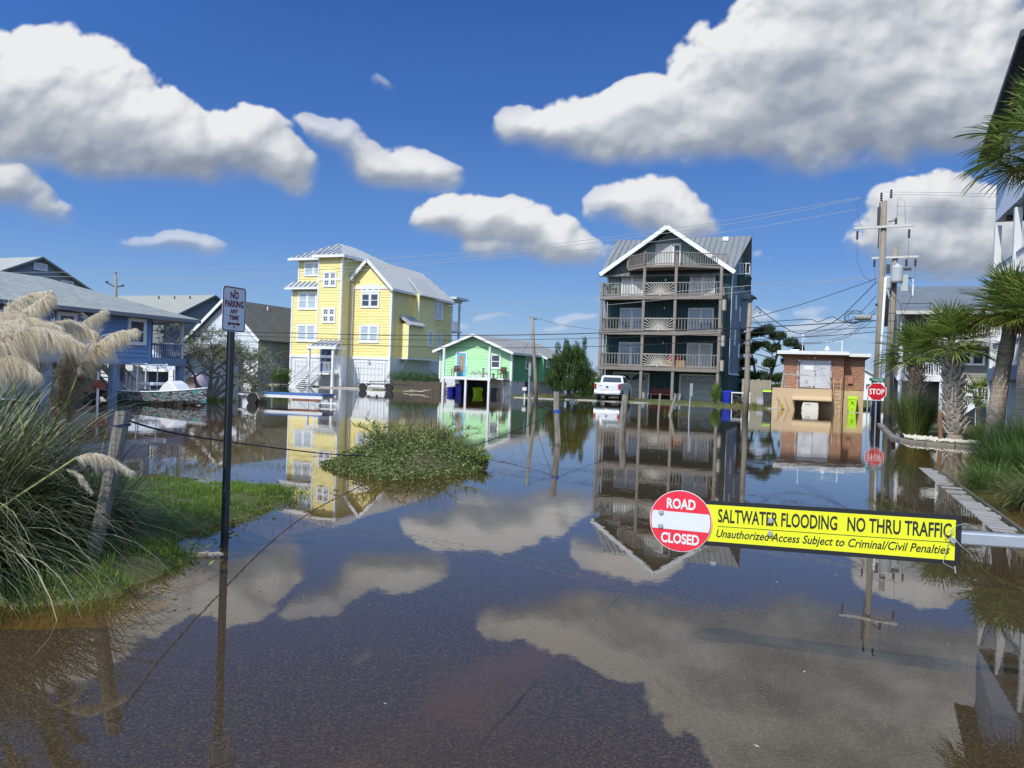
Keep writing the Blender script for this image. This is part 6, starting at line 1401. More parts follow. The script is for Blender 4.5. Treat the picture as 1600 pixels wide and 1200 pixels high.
    for i in range(16): p = Vector((rnd.uniform(-.6, .5), rnd.uniform(-.3, .3), rnd.uniform(.05, .7))); m.bar(p, p+Vector((rnd.uniform(-.7, .7), rnd.uniform(-.3, .3), rnd.uniform(-.25, .3))), .07)
    m.build('lumber', M_wood('dark_lumber', (.12, .10, .09), .4), T); m.v = []; 
    T = thing('white_pipe_frame', 'white pipe frame with a flat top beside the lumber pile', 'frame', (17.2, 56.9, .0), 22); m = MB(); m.tube([(.45, 0, 0), (.4, 0, 1.0)], .04, 6); m.bar((-.9, 0, 1.0), (.5, 0, 1.0), .12, .08); m.tube([(-.85, 0, 0), (-.85, 0, 1.0)], .04, 6); m.build('frame', wtrim, T)
    # timber prop rails left of the brick building
    T = thing('timber_stair_frame', 'pale leaning timber frame against the left side of the brick building', 'timber frame', (18.6, 53.4, -.3), 22); m = MB(); m.bar((-.1, 0, 0), (.25, .2, 2.9), .1); m.bar((.25, .2, 2.85), (.45, .6, 0), .07); m.bar((.2, .2, 2.75), (1.9, .4, 2.72), .07); m.bar((.3, .2, 1.9), (.6, .3, 1.9), .06); m.build('timber', M_wood('pale_timber', (.45, .40, .33), .25), T)
    T = thing('yellow_hydrant', 'small yellow pipe stand at the foot of the tan wall', 'pipe stand', loc(B0, -3.9, -1.6, -.2), 22); m = MB(); m.lathe([(.06, 0), (.06, .5), (.09, .5), (.09, .58), (.03, .62)], (0, 0, 0), 10); m.bar((-.14, 0, .4), (.14, 0, .4), .07); m.build('body', M_plain('yellow_paint', (.55, .38, .04), .5, .15), T)
    for k, (a0, a1) in enumerate(((-4.25, -3.65), (-3.75, -3.35))):
        T = thing('diagonal_strut', ['thin diagonal brace at the left of the tan base', 'thin diagonal brace right of the yellow pipe stand'][k], 'brace', loc(B0, a0, -1.28, 0), GY); m = MB(); m.bar((0, 0, .85), (a1-a0, -.05, -.1), .022); m.build('strut', M_plain('brown_strut', (.36, .2, .14), .6, .1), T)
    # things under and around the blue house, half hidden by the pampas grass
    T = thing('red_ride_mower', 'small red machine with white wheel seen through the grass', 'machine', (-19.0, 34.5, -.1), 30); m = MB(); m.prism([(-.5, 0, .2), (.5, 0, .2), (.55, 0, .6), (.1, 0, .75), (-.5, 0, .55)], (0, .5, 0)); m.build('body', redp, T, bevel=.04); wheel(T, (-.3, -.05, .2), .2, .12, 'y', wtrim); wheel(T, (.35, -.05, .2), .2, .12, 'y', wtrim)
    T = thing('white_boat_tent', 'white sloping canopy behind the pampas plumes', 'canopy', (-22.0, 44, 0), 20); m = MB(); m.prism([(-1.6, 0, 2.0), (1.4, 0, 1.35), (-.6, 0, 2.5)], (0, 2.4, 0)); m.build('canopy', wtrim, T); m = MB()
    for x in (-1.4, 1.2):
        for y in (.1, 2.2): m.tube([(x, y, -.3), (x, y, 1.6)], .04, 6)
    m.build('pole', whitem, T); m = MB(); m.box(-1.2, 1.0, .5, 2.0, -.2, 1.2); m.build('stored_machine', M_plain('dark_blue_grey', (.05, .06, .08), .5, .3, 2), T)
    T = thing('covered_boat', 'large white and dark shape of a covered boat left of the blue piling', 'boat', (-20.6, 31, -.2), 30); m = MB(); m.prism([(-2.2, 0, .3), (1.8, 0, .25), (2.3, 0, 1.1), (1.0, 0, 1.5), (-1.8, 0, 1.55), (-2.4, 0, 1.0)], (0, 1.5, 0)); m.build('hull', M_plain('pale_hull', (.5, .54, .56), .4, .3, 1.5), T, bevel=.15); m = MB(); m.prism([(-1.5, .1, 1.5), (.9, .1, 1.45), (.4, .1, 2.0), (-1.2, .1, 2.05)], (0, 1.3, 0)); m.build('cover', darkm, T)
    T = thing('birdhouse_float', 'rusty red channel marker paddle on a white pipe', 'marker', at(152, 640, 31)-Vector((0, 0, at(152, 640, 31).z+.3)), 0); m = MB(); m.tube([(0, 0, 0), (0, 0, 1.6)], .05, 6); m.build('pipe', wtrim, T); m = MB(); m.prism([(-.25, -.06, 1.0), (.3, -.06, .85), (.35, -.06, 1.05), (.1, -.06, 1.25), (-.15, -.06, 1.25)], (0, .04, 0)); m.build('paddle', M_plain('rust_red', (.3, .06, .04), .6, .2), T)
    T = thing('driftwood', 'bleached driftwood branch on the shore before the picket fence', 'driftwood', (-7.6, 62.5, .02), 10); m = MB(); m.tube([(-1.3, 0, .05), (-.4, 0, .12), (.3, 0, .1), (1.0, .1, .3)], [.03, .05, .05, .02], 6); m.tube([(.2, 0, .1), (.7, 0, .3)], [.035, .02], 6); m.tube([(-.3, 0, .1), (-.8, .1, .25)], [.03, .012], 6); m.build('branch', M_wood('bleached_wood', (.5, .45, .38), .2, 'x'), T)
    T = thing('wood_cart', 'dark low wooden frame in the arch under the yellow house stair', 'cart', loc((-11.59, 70, 0), -7.5, -2.4, -.05), GY); m = MB(); m.box(-.35, .35, 0, .4, .35, .5); m.box(-.5, -.3, 0, .4, 0, .35); m.box(.1, .3, 0, .4, 0, .35); m.bar((-.6, 0, .1), (.6, 0, .3), .08); m.build('frame', M_wood('cart_wood', (.10, .08, .06), .4), T)
    T = thing('mooring_stake', 'short dark post in the water beside the empty boat trailer', 'post', at(588, 637, 50)-Vector((0, 0, .3)), 0); m = MB(); m.tube([(0, 0, 0), (0, 0, 1.15)], .07, 8); m.build('shaft', M_wood('dark_post_wood', (.08, .075, .07), .3), T)
furniture()

# ================================================================== PLANTS
def blade(mb, p, az, lean, L, w, droop, seg=5, twist=0.0, rnd=random):
    "arching strip: starts at p, leans in direction az, bends down with gravity"
    d = Vector((math.cos(az)*math.sin(lean), math.sin(az)*math.sin(lean), math.cos(lean))); side = Vector((-math.sin(az+twist), math.cos(az+twist), 0)); P = Vector(p); vs = []
    for i in range(seg+1):
        t = i/seg; ww = w*(1-t**1.6)*(.6+.4*min(1, t*5)); 
        if i == seg: vs.append(P.copy())
        else: vs += [P-side*ww*.5, P+side*ww*.5]
        P = P+d*(L/seg); d = (d+Vector((0, 0, -droop*(t+.25)/seg*4))).normalized()
    fs = [(2*i, 2*i+1, 2*i+3, 2*i+2) for i in range(seg-1)]+[(2*seg-2, 2*seg-1, 2*seg)]
    mb.add(vs, fs)
def grass_clump(mb, c, r, n, L0, L1, w, lean0, lean1, droop, rnd, seg=6, dirb=None, hf=None):
    for _ in range(n):
        a = rnd.uniform(0, 2*math.pi); q = r*math.sqrt(rnd.random()); x, y = c[0]+q*math.cos(a), c[1]+q*math.sin(a)
        az = a+rnd.gauss(0, .5) if dirb is None or rnd.random() > .5 else dirb+rnd.gauss(0, .5)
        z = c[2]+(hf(x, y) if hf else 0)
        blade(mb, (x, y, z), az, rnd.uniform(lean0, lean1)*(.5+.5*q/max(r, .01)), rnd.uniform(L0, L1), w*rnd.uniform(.7, 1.2), droop*rnd.uniform(.7, 1.3), seg, rnd.uniform(-.6, .6), rnd)
leaf_p = M_leaf('pampas_leaf', (.03, .055, .020), (.085, .13, .045), (.46, .42, .24), .42, .15)
plume_m = M_leaf('pampas_plume', (.70, .60, .46), (.88, .80, .67), (.97, .93, .84), .8, .5)
plume_b = M_leaf('pampas_plume_brown', (.36, .26, .16), (.48, .36, .24), (.60, .48, .34), .8, .35)
stem_m = M_plain('pampas_stem', (.30, .33, .10), .5, .2, 5)
def pampas():
    T = thing('pampas_grass', 'huge pampas grass clump with creamy plumes on the left bank', 'pampas grass', (-4.75, 6.5, 0))
    rnd = random.Random(11); mb = MB()
    grass_clump(mb, (.0, -.1, .05), .55, 2600, 1.1, 2.3, .017, .35, 1.25, .62, rnd, 8)
    grass_clump(mb, (.42, -.5, .05), .38, 1300, .7, 1.45, .016, .5, 1.45, .7, rnd, 7)
    grass_clump(mb, (-.9, .7, .05), .6, 1400, 1.2, 2.2, .013, .2, 1.1, .55, rnd, 7)
    grass_clump(mb, (.65, .55, .05), .45, 1100, .7, 1.35, .011, .3, 1.2, .6, rnd, 7)
    grass_clump(mb, (.0, -1.05, .05), .5, 1900, .6, 1.5, .017, .6, 1.5, .75, rnd, 8)
    grass_clump(mb, (.75, -.9, .0), .3, 700, .3, .8, .011, .6, 1.5, .7, rnd, 6)
    mb.build('leaves', leaf_p, T)
    mb = MB(); grass_clump(mb, (.1, -.5, .05), .75, 420, .8, 1.9, .012, .5, 1.5, .95, rnd, 8); mb.build('dead_leaves', M_leaf('dead_pampas_leaf', (.30, .25, .14), (.52, .46, .29), (.70, .64, .45), .6, .3), T)
    base = Vector((-4.75, 6.5, 0))
    def plume(pts, n, ln, mat=None, stem=None, wind=(1, 0, 0), droop=1.25, w=.0040, spread=.30):
        P = [at(*p)-base for p in pts]; out = []
        for k in range(len(P)-1):
            a, b, c, d = P[max(k-1, 0)], P[k], P[k+1], P[min(k+2, len(P)-1)]
            for i in range(10):
                t = i/10; out.append(.5*((2*b)+(c-a)*t+(2*a-5*b+4*c-d)*t*t+(3*b-a-3*c+d)*t**3))
        out.append(P[-1]); m = MB(); wv = Vector(wind)
        for _ in range(int(n/8)):
            t = rnd.random()**.9; q = t*(len(out)-1); i = min(int(q), len(out)-2); p0 = out[i].lerp(out[i+1], q-i); tg = (out[i+1]-out[i]).normalized()
            Lb = 1.35*ln*(1-t)**.5*min(1, .4+2.2*t)*rnd.uniform(.55, 1.15)+.025
            db = (tg*rnd.uniform(.5, 1.0)+wv*rnd.uniform(0, .45)+Vector((rnd.gauss(0, spread), rnd.gauss(0, spread), rnd.gauss(0, spread*.6)-.15))).normalized(); g = droop*rnd.uniform(.75, 1.25)
            for _k in range(13):
                L = Lb*rnd.uniform(.45, 1.0); p = p0+Vector((rnd.gauss(0, .005), rnd.gauss(0, .005), rnd.gauss(0, .005))); d = (db+Vector((rnd.gauss(0, .10), rnd.gauss(0, .10), rnd.gauss(0, .10)))).normalized(); seg = 5; vs = []; sd = d.cross(Vector((rnd.gauss(0, 1), rnd.gauss(0, 1), rnd.gauss(0, 1)))).normalized()
                for j in range(seg+1):
                    f = j/seg; ww = w*(1-f*.8)
                    if j == seg: vs.append(p.copy())
                    else: vs += [p-sd*ww*.5, p+sd*ww*.5]
                    p = p+d*(L/seg); d = (d+Vector((wv.x*.05, 0, -g*.40))).normalized()
                m.add(vs, [(2*j, 2*j+1, 2*j+3, 2*j+2) for j in range(seg-1)]+[(2*seg-2, 2*seg-1, 2*seg)])
        o = m.build('plume', mat or plume_m, T); s = MB(); s.tube(out, [.006*(1-i/len(out)*.7) for i in range(len(out))], 5)
        if stem:
            S = [at(*p)-base for p in stem]; s.tube(S, .0085, 6)
        s.build('stem', stem_m, o); return o
    plume([(-5, 520, 6.6), (15, 482, 6.6), (45, 462, 6.55), (80, 456, 6.5)], 1422, 0.26, stem=[(-30, 700, 6.6), (-5, 520, 6.6)])
    plume([(10, 525, 6.3), (35, 492, 6.3), (60, 472, 6.25), (82, 464, 6.2)], 1255, 0.22)
    plume([(-60, 560, 6.2), (-20, 520, 6.2), (40, 500, 6.15), (95, 512, 6.1)], 2176, 0.39, stem=[(-80, 760, 6.2), (-60, 560, 6.2)])
    plume([(-40, 580, 6.0), (10, 530, 6.0), (70, 515, 5.95), (130, 540, 5.9)], 2511, 0.42)
    plume([(-90, 560, 6.4), (-40, 505, 6.4), (10, 490, 6.4), (50, 498, 6.4)], 1674, 0.37)
    plume([(20, 590, 6.5), (50, 530, 6.5), (100, 502, 6.45), (148, 520, 6.4)], 2176, 0.39, stem=[(45, 720, 6.5), (30, 640, 6.5), (20, 590, 6.5)])
    plume([(85, 590, 6.7), (105, 540, 6.7), (130, 505, 6.65), (165, 486, 6.6)], 1422, 0.25, stem=[(60, 700, 6.6), (78, 620, 6.7), (85, 590, 6.7)])
    plume([(122, 585, 6.4), (145, 548, 6.4), (175, 524, 6.35), (212, 516, 6.3)], 1757, 0.28, stem=[(70, 690, 6.4), (100, 640, 6.4), (122, 585, 6.4)])
    plume([(88, 650, 6.55), (95, 600, 6.55), (108, 560, 6.55), (128, 540, 6.55)], 1925, 0.22, mat=plume_b, stem=[(60, 740, 6.55), (88, 650, 6.55)])
    plume([(105, 660, 6.8), (115, 610, 6.8), (130, 580, 6.8), (150, 570, 6.8)], 1255, 0.20, mat=plume_b)
    plume([(-70, 640, 6.0), (-30, 580, 6.0), (20, 560, 5.95), (60, 585, 5.9)], 1841, 0.34)
    plume([(118, 716, 5.9), (140, 711, 5.9), (170, 716, 5.9), (205, 738, 5.9)], 753, 0.18, stem=[(-10, 800, 5.6), (118, 716, 5.9)], droop=1.1)
    plume([(105, 735, 5.8), (120, 740, 5.8), (130, 750, 5.8), (142, 768, 5.8)], 251, 0.08)
    plume([(250, 862, 6.9), (280, 864, 6.9), (310, 865, 6.9), (345, 865, 6.9)], 753, 0.09, stem=[(150, 860, 7.0), (250, 861, 6.9)], droop=.1, spread=.25)
pampas()
def leaf_card(mb, c, rnd, s, up=.3, asp=.45):
    a = rnd.uniform(0, 2*math.pi); d = Vector((math.cos(a), math.sin(a), rnd.uniform(-.6, 1)*up+rnd.gauss(0, .3))).normalized()*s*rnd.uniform(.7, 1.3)
    n = Vector((rnd.gauss(0, 1), rnd.gauss(0, 1), rnd.gauss(0, 1)+.5)); q = d.cross(n).normalized()*s*asp
    c = Vector(c); mb.add([c-d*.5, c+q*.5, c+d*.5, c-q*.5], [(0, 1, 2, 3)])
def bank_grass():
    rnd = random.Random(21); mb = MB(); n = 0
    while n < 60000:
        x = rnd.uniform(-8.5, -2.0); y = rnd.uniform(4.3, 12.2); b = bankd(x, y)
        if b < .40: continue
        h = height(x, y)
        if h < -.10 or nz(x, y, 2.6, 51) < -.24: continue
        if h < .03 and rnd.random() > .35+.6*nz(x, y, 2.2, 6): continue
        if y < 6.3 and rnd.random() > .45+.5*nz(x, y, 1.8, 16): continue
        if x < -6 and rnd.random() > .4: continue
        L = (rnd.uniform(.03, .085) if y > 6.2 else rnd.uniform(.04, .12))*max(.35, 1+1.1*nz(x, y, 1.6, 44))+max(0, -h); a = rnd.uniform(0, 6.28)
        blade(mb, (x, y, h-.01), a, rnd.uniform(.1, .8), L, .007, .35, 2, 0, rnd); n += 1
    o = mb.build('grass', M_leaf('bright_lawn_blade', (.07, .15, .012), (.16, .28, .022), (.30, .38, .06), .55, .35)); tag(o, 'short bright green grass covering the left bank', 'grass', kind='stuff')
    wb = MB()
    for _ in range(2600):
        x = rnd.uniform(-5.6, -2.1); y = rnd.uniform(5.2, 11.8); b = bankd(x, y)
        if not (.25 < b < .93) or nz(x, y, 1.9, 33) < -.02: continue
        leaf_card(wb, (x, y, max(0, height(x, y))+rnd.uniform(.0, .09)), rnd, rnd.uniform(.03, .07), .7, .4)
    o = wb.build('bank_weeds', M_leaf('bank_weed_leaf', (.04, .09, .015), (.12, .21, .03), (.28, .33, .08))); tag(o, 'ragged broad leaved weeds along the waterline of the left bank', 'weeds', kind='stuff')
    # thin emergent grass in the shallows
    mb = MB()
    for cx, cy, rx, ry, n in ((-4.1, 13.4, 1.3, .5, 350), (-5.2, 12.2, 1.0, .5, 260), (-3.4, 8.7, .9, .9, 200), (-2.9, 13.2, .8, .6, 200), (-.3, 12.9, .5, .4, 40), (1.2, 19.6, .35, .25, 170), (-1.0, 11.5, .5, .5, 60), (-15.9, 33.0, 1.5, .5, 500), (-14.2, 36.6, .8, .5, 300), (-13.6, 36.9, .5, .4, 250), (3.0, 30, .5, .2, 40), (8.2, 40, .4, .3, 60), (9.2, 41, .3, .2, 60), (-12.0, 36.5, .5, .3, 120), (.4, 16.5, .8, .7, 40)):
        for _ in range(n):
            x = rnd.gauss(cx, rx*.5); y = rnd.gauss(cy, ry*.5); s = 1 if cy < 25 else 2.6
            blade(mb, (x, y, -.05), rnd.uniform(0, 6.28), rnd.uniform(.1, .9), rnd.uniform(.08, .19)*s, .007*s, .5, 3, 0, rnd)
    o = mb.build('water_grass', M_leaf('shallow_grass_blade', (.07, .12, .02), (.16, .21, .04), (.30, .27, .08))); tag(o, 'thin scattered grass tufts poking out of the shallow water', 'grass', kind='stuff')
    mb = MB(); n = 0
    while n < 9000:
        x = rnd.uniform(-26, 30); y = rnd.uniform(46, 66); h = height(x, y)
        if h < -.02 or h > .12: continue
        U, V = toUV(x, y)
        if -18.5 < V < -7 and U > 55.5: continue
        if 57.5 < U and -42.2 < V < -36: continue
        blade(mb, (x, y, h-.02), rnd.uniform(0, 6.28), rnd.uniform(.1, .9), rnd.uniform(.1, .3), .03, .5, 2, 0, rnd); n += 1
    o = mb.build('verge_grass', M_leaf('dry_verge_blade', (.09, .12, .03), (.20, .20, .06), (.34, .30, .14))); tag(o, 'dry yellow green grass along the far shore of the floodwater', 'grass', kind='stuff')
bank_grass()
def island():
    rnd = random.Random(31); mb = MB(); n = 0
    while n < 19000:
        x = rnd.uniform(-4.4, .6); y = rnd.uniform(11.0, 18.8); k = isl(x, y)
        if k <= .05: continue
        h = height(x, y); top = .02+.30*min(1, k*1.25)**.8*max(.5, .8+.9*nz(x, y, 1.7, 12))
        z = max(h, 0)+rnd.random()**.7*max(.03, top)
        leaf_card(mb, (x, y, z), rnd, rnd.uniform(.025, .06)*(1.6 if rnd.random() < .12 else 1), .6, .45); n += 1
    for _ in range(9000):
        x = rnd.uniform(-4.2, .4); y = rnd.uniform(11.3, 18.4); k = isl(x, y)
        if k <= .02 or k > .45: continue
        blade(mb, (x, y, max(-.03, height(x, y))), rnd.uniform(0, 6.28), rnd.uniform(.1, .8), rnd.uniform(.09, .2), .008, .4, 3, 0, rnd)
    o = mb.build('island_weeds', M_leaf('weed_leaf', (.022, .05, .010), (.11, .18, .03), (.42, .38, .16), .45, .2)); tag(o, 'dense low weeds covering the small island in the floodwater', 'weeds', kind='stuff')
    # tan seed heads on top
    mb = MB()
    for _ in range(900):
        x = rnd.gauss(-2.0, .75); y = rnd.gauss(15.2, 1.0)
        if isl(x, y) < .25: continue
        z = height(x, y)+.30; blade(mb, (x, y, z), rnd.uniform(0, 6.28), rnd.uniform(0, .5), rnd.uniform(.15, .42), .006, .3, 3, 0, rnd)
    o = mb.build('dry_weeds', M_leaf('dry_stalk', (.22, .15, .07), (.32, .23, .11), (.42, .33, .18))); tag(o, 'thin dry brown stalks standing in the island weeds', 'weeds', kind='stuff')
    W_ = M_leaf('tall_weed_leaf', (.10, .17, .03), (.20, .27, .06), (.30, .36, .10), .5, .3)
    for i, (px, py, Y, h, kind, lb) in enumerate(((595, 702, 14.4, .74, 0, 'feathery tall weed at the left of the island'), (683, 695, 15.6, .95, 1, 'tallest arching weed at the crest of the island'), (706, 700, 15.2, .85, 0, 'yellow green tall weed right of the crest'), (738, 706, 14.6, .42, 0, 'spreading weed on the right slope of the island'), (755, 712, 14.4, .30, 0, 'low weed at the right tip of the island'), (650, 690, 16.5, .5, 1, 'arching weed behind the island crest'))):
        p = at(px, py, Y); T = thing('tall_weed', lb, 'weed', (p.x, p.y, max(0, height(p.x, p.y))), 0, 'tall weeds on the island'); m = MB(); s = MB()
        for k in range(9 if kind == 0 else 5):
            a = rnd.uniform(0, 6.28); ln = rnd.uniform(.15, .75); d = Vector((math.cos(a)*ln, math.sin(a)*ln, 1)).normalized(); P = Vector((0, 0, 0)); pts = [P.copy()]; L = h*rnd.uniform(.8, 1.15)
            for j in range(8): P = P+d*L/8; d = (d+Vector((math.cos(a)*.12, math.sin(a)*.12, -.12))).normalized(); pts.append(P.copy())
            s.tube(pts, [.008]*8+[.003], 4)
            for j in range(2, 9):
                for q in range(4): 
                    aa = rnd.uniform(0, 6.28); blade(m, pts[j], aa, rnd.uniform(.7, 1.4), rnd.uniform(.12, .24), .024, .3, 2, 0, rnd)
        s.build('stem', stem_m, T); m.build('leaves', W_, T)
island()
def tree_skel(rnd, start, dirs, depth, L, r, out, tips, spread=.6, curl=.35, up=.15, shrink=.72):
    def go(p, d, L, r, k):
        pts = [p.copy()]; rad = [r]; n = 5
        for i in range(n):
            d = (d+Vector((rnd.gauss(0, curl), rnd.gauss(0, curl), rnd.gauss(0, curl*.6)+up))*.35).normalized(); p = p+d*L/n; pts.append(p.copy()); rad.append(r*(1-.35*(i+1)/n))
        out.append((pts, rad, k))
        if k == 0: tips.append((p, d)); return
        for j in range(rnd.choice((2, 3, 3)) if k > 1 else 3):
            dd = (d+Vector((rnd.gauss(0, spread), rnd.gauss(0, spread), rnd.gauss(0, spread*.5)))).normalized()
            s = pts[-1] if j < 2 else pts[rnd.choice((-2, -3))]
            go(s.copy(), dd, L*shrink*rnd.uniform(.8, 1.15), rad[-1]*.8, k-1)
    for d in dirs: go(Vector(start), Vector(d).normalized(), L, r, depth)
def gnarled():
    rnd = random.Random(77); T = thing('gnarled_tree', 'sparse gnarled multi-stemmed tree standing beside the camouflage boat', 'tree', (-14.75, 37.6, -.3))
    out, tips = [], []
    tree_skel(rnd, (0, 0, .2), [(-1.05, .1, .8), (-.6, .3, 1.1), (-.1, -.1, 1.1), (.35, .1, .9), (.45, -.2, .8), (-.3, .5, 1)], 4, 1.5, .11, out, tips, .62, .5, .02, .70)
    m = MB(); m.tube([(0, 0, 0), (.02, 0, .5)], [.32, .24], 9)
    for pts, rad, k in out: m.tube(pts, rad, 5 if k > 1 else 3, cap=False)
    m.build('trunk', M_plain('grey_bark', (.22, .20, .17), .9, .3, 5, bmp=.01), T)
    lf = MB(); tw = MB()
    for p, d in tips:
        full = rnd.random() < .5
        for _ in range(5):
            a = Vector((rnd.gauss(0, .8), rnd.gauss(0, .8), rnd.gauss(0, .6)+.25)).normalized()*rnd.uniform(.2, .5); tw.tube([p, p+a*.5+Vector((rnd.gauss(0, .03), 0, .02)), p+a], [.010, .007, .004], 3, cap=False)
            if full:
                for _k in range(11): leaf_card(lf, p+a*rnd.uniform(.3, 1.1)+Vector((rnd.gauss(0, .06), rnd.gauss(0, .06), rnd.gauss(0, .05))), rnd, .085, .4, .5)
    tw.build('twigs', M_plain('pale_twig', (.26, .24, .20), .9, .2, 5), T); lf.build('crown', M_leaf('dusty_leaf', (.06, .095, .022), (.15, .20, .05), (.32, .34, .13)), T)
gnarled()
def cloud_tree(name, label, cat, loc_, blobs, n, s, mat, trunk, seed, up=.4, asp=.5, spiky=0.0):
    rnd = random.Random(seed); T = thing(name, label, cat, loc_); lf = MB()
    tot = sum(b[3]*b[4]*b[5] for b in blobs)
    for (cx, cy, cz, rx, ry, rz) in blobs:
        k = int(n*rx*ry*rz/tot*.5+n/len(blobs)*.5)
        for _ in range(k):
            v = Vector((rnd.gauss(0, 1), rnd.gauss(0, 1), rnd.gauss(0, 1))).normalized()*(rnd.random()**.33)
            q = 1+.28*mnoise.noise(Vector((v.x*2.2+cx, v.y*2.2+cy, v.z*2.2+cz)))
            if mnoise.noise(Vector((cx+v.x*rx, cy+v.y*ry, cz+v.z*rz))*(1.6/max(.4, rx))) < -.28: continue
            p = Vector((cx+v.x*rx*q, cy+v.y*ry*q, cz+v.z*rz*q))
            if p.z < .02: continue
            if spiky and rnd.random() < spiky: blade(lf, p, rnd.uniform(0, 6.28), rnd.uniform(.0, .6), s*rnd.uniform(2, 3.6), s*.45, .15, 3, 0, rnd)
            else: leaf_card(lf, p, rnd, s, up, asp)
    m = MB()
    for pts, rad in trunk: m.tube(pts, rad, 7)
    m.build('trunk', M_plain(name+'_bark', (.10, .08, .06), .9, .3, 4, bmp=.01), T)
    lf.build('crown', mat, T); return T
cedar_m = M_leaf('cedar_leaf', (.018, .045, .010), (.045, .10, .018), (.11, .17, .035), .6, .15)
def cedar():
    rnd = random.Random(5); bl = []
    for i in range(46):
        a = rnd.uniform(0, 6.28); z = rnd.uniform(.5, 3.6); r = (2.05 if z < 2.4 else 2.05*(4.6-z)/2.2)*rnd.uniform(.45, .85); bl.append((r*math.cos(a), r*math.sin(a), z, rnd.uniform(.35, .65), rnd.uniform(.35, .65), rnd.uniform(.35, .6)))
    bl += [(0, 0, 1.8, 1.5, 1.5, 1.4), (1.1, 0, 4.1, .22, .22, .75), (-.3, .2, 4.0, .25, .25, .6), (-.95, 0, 3.7, .25, .25, .6), (.5, 0, 3.9, .28, .28, .6), (.0, .0, 3.4, .8, .8, .7)]
    cloud_tree('cedar_tree', 'dense dark green cedar standing between the green cottage and pickup', 'tree', (4.4, 59.5, .05), bl, 30000, .10, cedar_m, [([(0, 0, -.1), (0, 0, 2), (.2, 0, 3.6)], [.16, .12, .04])], 6, 1.4, .35, .45)
cedar()
def pine():
    rnd = random.Random(15); tr = [([(0, 0, 0), (.3, 0, 2.5), (.9, 0, 4.6), (1.1, 0, 6.4)], [.22, .17, .11, .04]), ([(-.2, 0, 0), (-1.0, .3, 2.6), (-1.6, .3, 5.2)], [.18, .13, .05])]; bl = []
    for (cx, cz, w) in ((-2.3, 6.0, .9), (-1.2, 6.5, 1.0), (0, 6.6, .9), (.9, 6.2, .9), (1.8, 5.6, .8), (2.9, 4.9, .7), (-2.4, 4.8, 1.0), (-.9, 5.2, .8), (.6, 5.0, .8), (-1.8, 3.6, 1.1), (0.2, 3.7, .9), (1.9, 3.8, .6), (-2.2, 2.5, 1.2), (-.6, 2.2, 1.2), (1.2, 2.3, .9), (2.1, 2.9, .5), (-1.5, 1.2, 1.6), (.7, 1.1, 1.3)):
        for k in range(3): bl.append((cx+rnd.gauss(0, .25), rnd.gauss(0, .5), cz+rnd.gauss(0, .12), w*rnd.uniform(.5, .8), w*.8, .30*rnd.uniform(.8, 1.2)))
        tr.append(([(.25*cz/3, 0, cz-.6), (cx*.6, 0, cz-.2), (cx, 0, cz)], [.05, .035, .015]))
    cloud_tree('pine_tree', 'dark windswept pine in layered clumps behind the pale board fence', 'tree', (24.2, 73.0, .0), bl, 36000, .14, M_leaf('pine_needle', (.010, .028, .010), (.028, .060, .016), (.085, .13, .035), .6, .1), tr, 16, .9, .3, .5)
pine()
def ball(rx, rz, n=26, seed=1, zc=None):
    rnd = random.Random(seed); return [(0, 0, zc or rz*.95, rx*.85, rx*.85, rz*.85)]+[(rx*.62*math.cos(a), rx*.62*math.sin(a), (zc or rz)+rz*rnd.uniform(-.5, .5), rx*.42, rx*.42, rz*.42) for a in [rnd.uniform(0, 6.28) for _ in range(n)]]
bush_m = M_leaf('bush_leaf', (.035, .075, .012), (.085, .16, .025), (.17, .26, .05))
cloud_tree('round_bush', 'clipped round green bush at the left corner of the yellow house', 'bush', (-21.35, 70.8, 0), ball(1.05, .95), 9000, .085, bush_m, [([(0, 0, -.1), (0, 0, .8)], [.06, .04])], 3)
cloud_tree('hedge_bush', 'leafy green shrub row against the shaded side of the yellow house', 'bush', (-9.4, 69.0, 0), [(x, 0, .95, .8, .6, .95) for x in (-1.2, -.6, 0, .6, 1.2, 1.9)], 11000, .10, bush_m, [([(0, 0, -.1), (0, 0, .6)], [.05, .03])], 4)
cloud_tree('dark_shrub', 'dark shrub above the brown picket fence near the cottage', 'bush', (-6.4, 70.5, 0), [(x, 0, .9, .8, .6, .8) for x in (-.8, 0, .8)], 5000, .11, cedar_m, [([(0, 0, -.1), (0, 0, .6)], [.05, .03])], 5)
cloud_tree('leafy_shrub', 'loose green shrub between the cedar and the white pickup', 'bush', (6.6, 64.5, 0), [(x, 0, .9, .7, .6, .9) for x in (-.8, -.2, .5)], 4500, .12, bush_m, [([(0, 0, -.1), (0, 0, .6)], [.05, .03])], 8, 1.0, .4, .4)
cloud_tree('corner_plant', 'yellow green leafy plant at the right deck post beside the blue bin', 'plant', (15.3, 57.5, 0.05), [(0, 0, .75, .42, .4, .6)], 1500, .12, M_leaf('banana_leaf', (.07, .14, .03), (.15, .24, .05), (.25, .32, .09)), [([(0, 0, -.1), (0, 0, .6)], [.05, .03])], 9, 1.0, .35, .5)
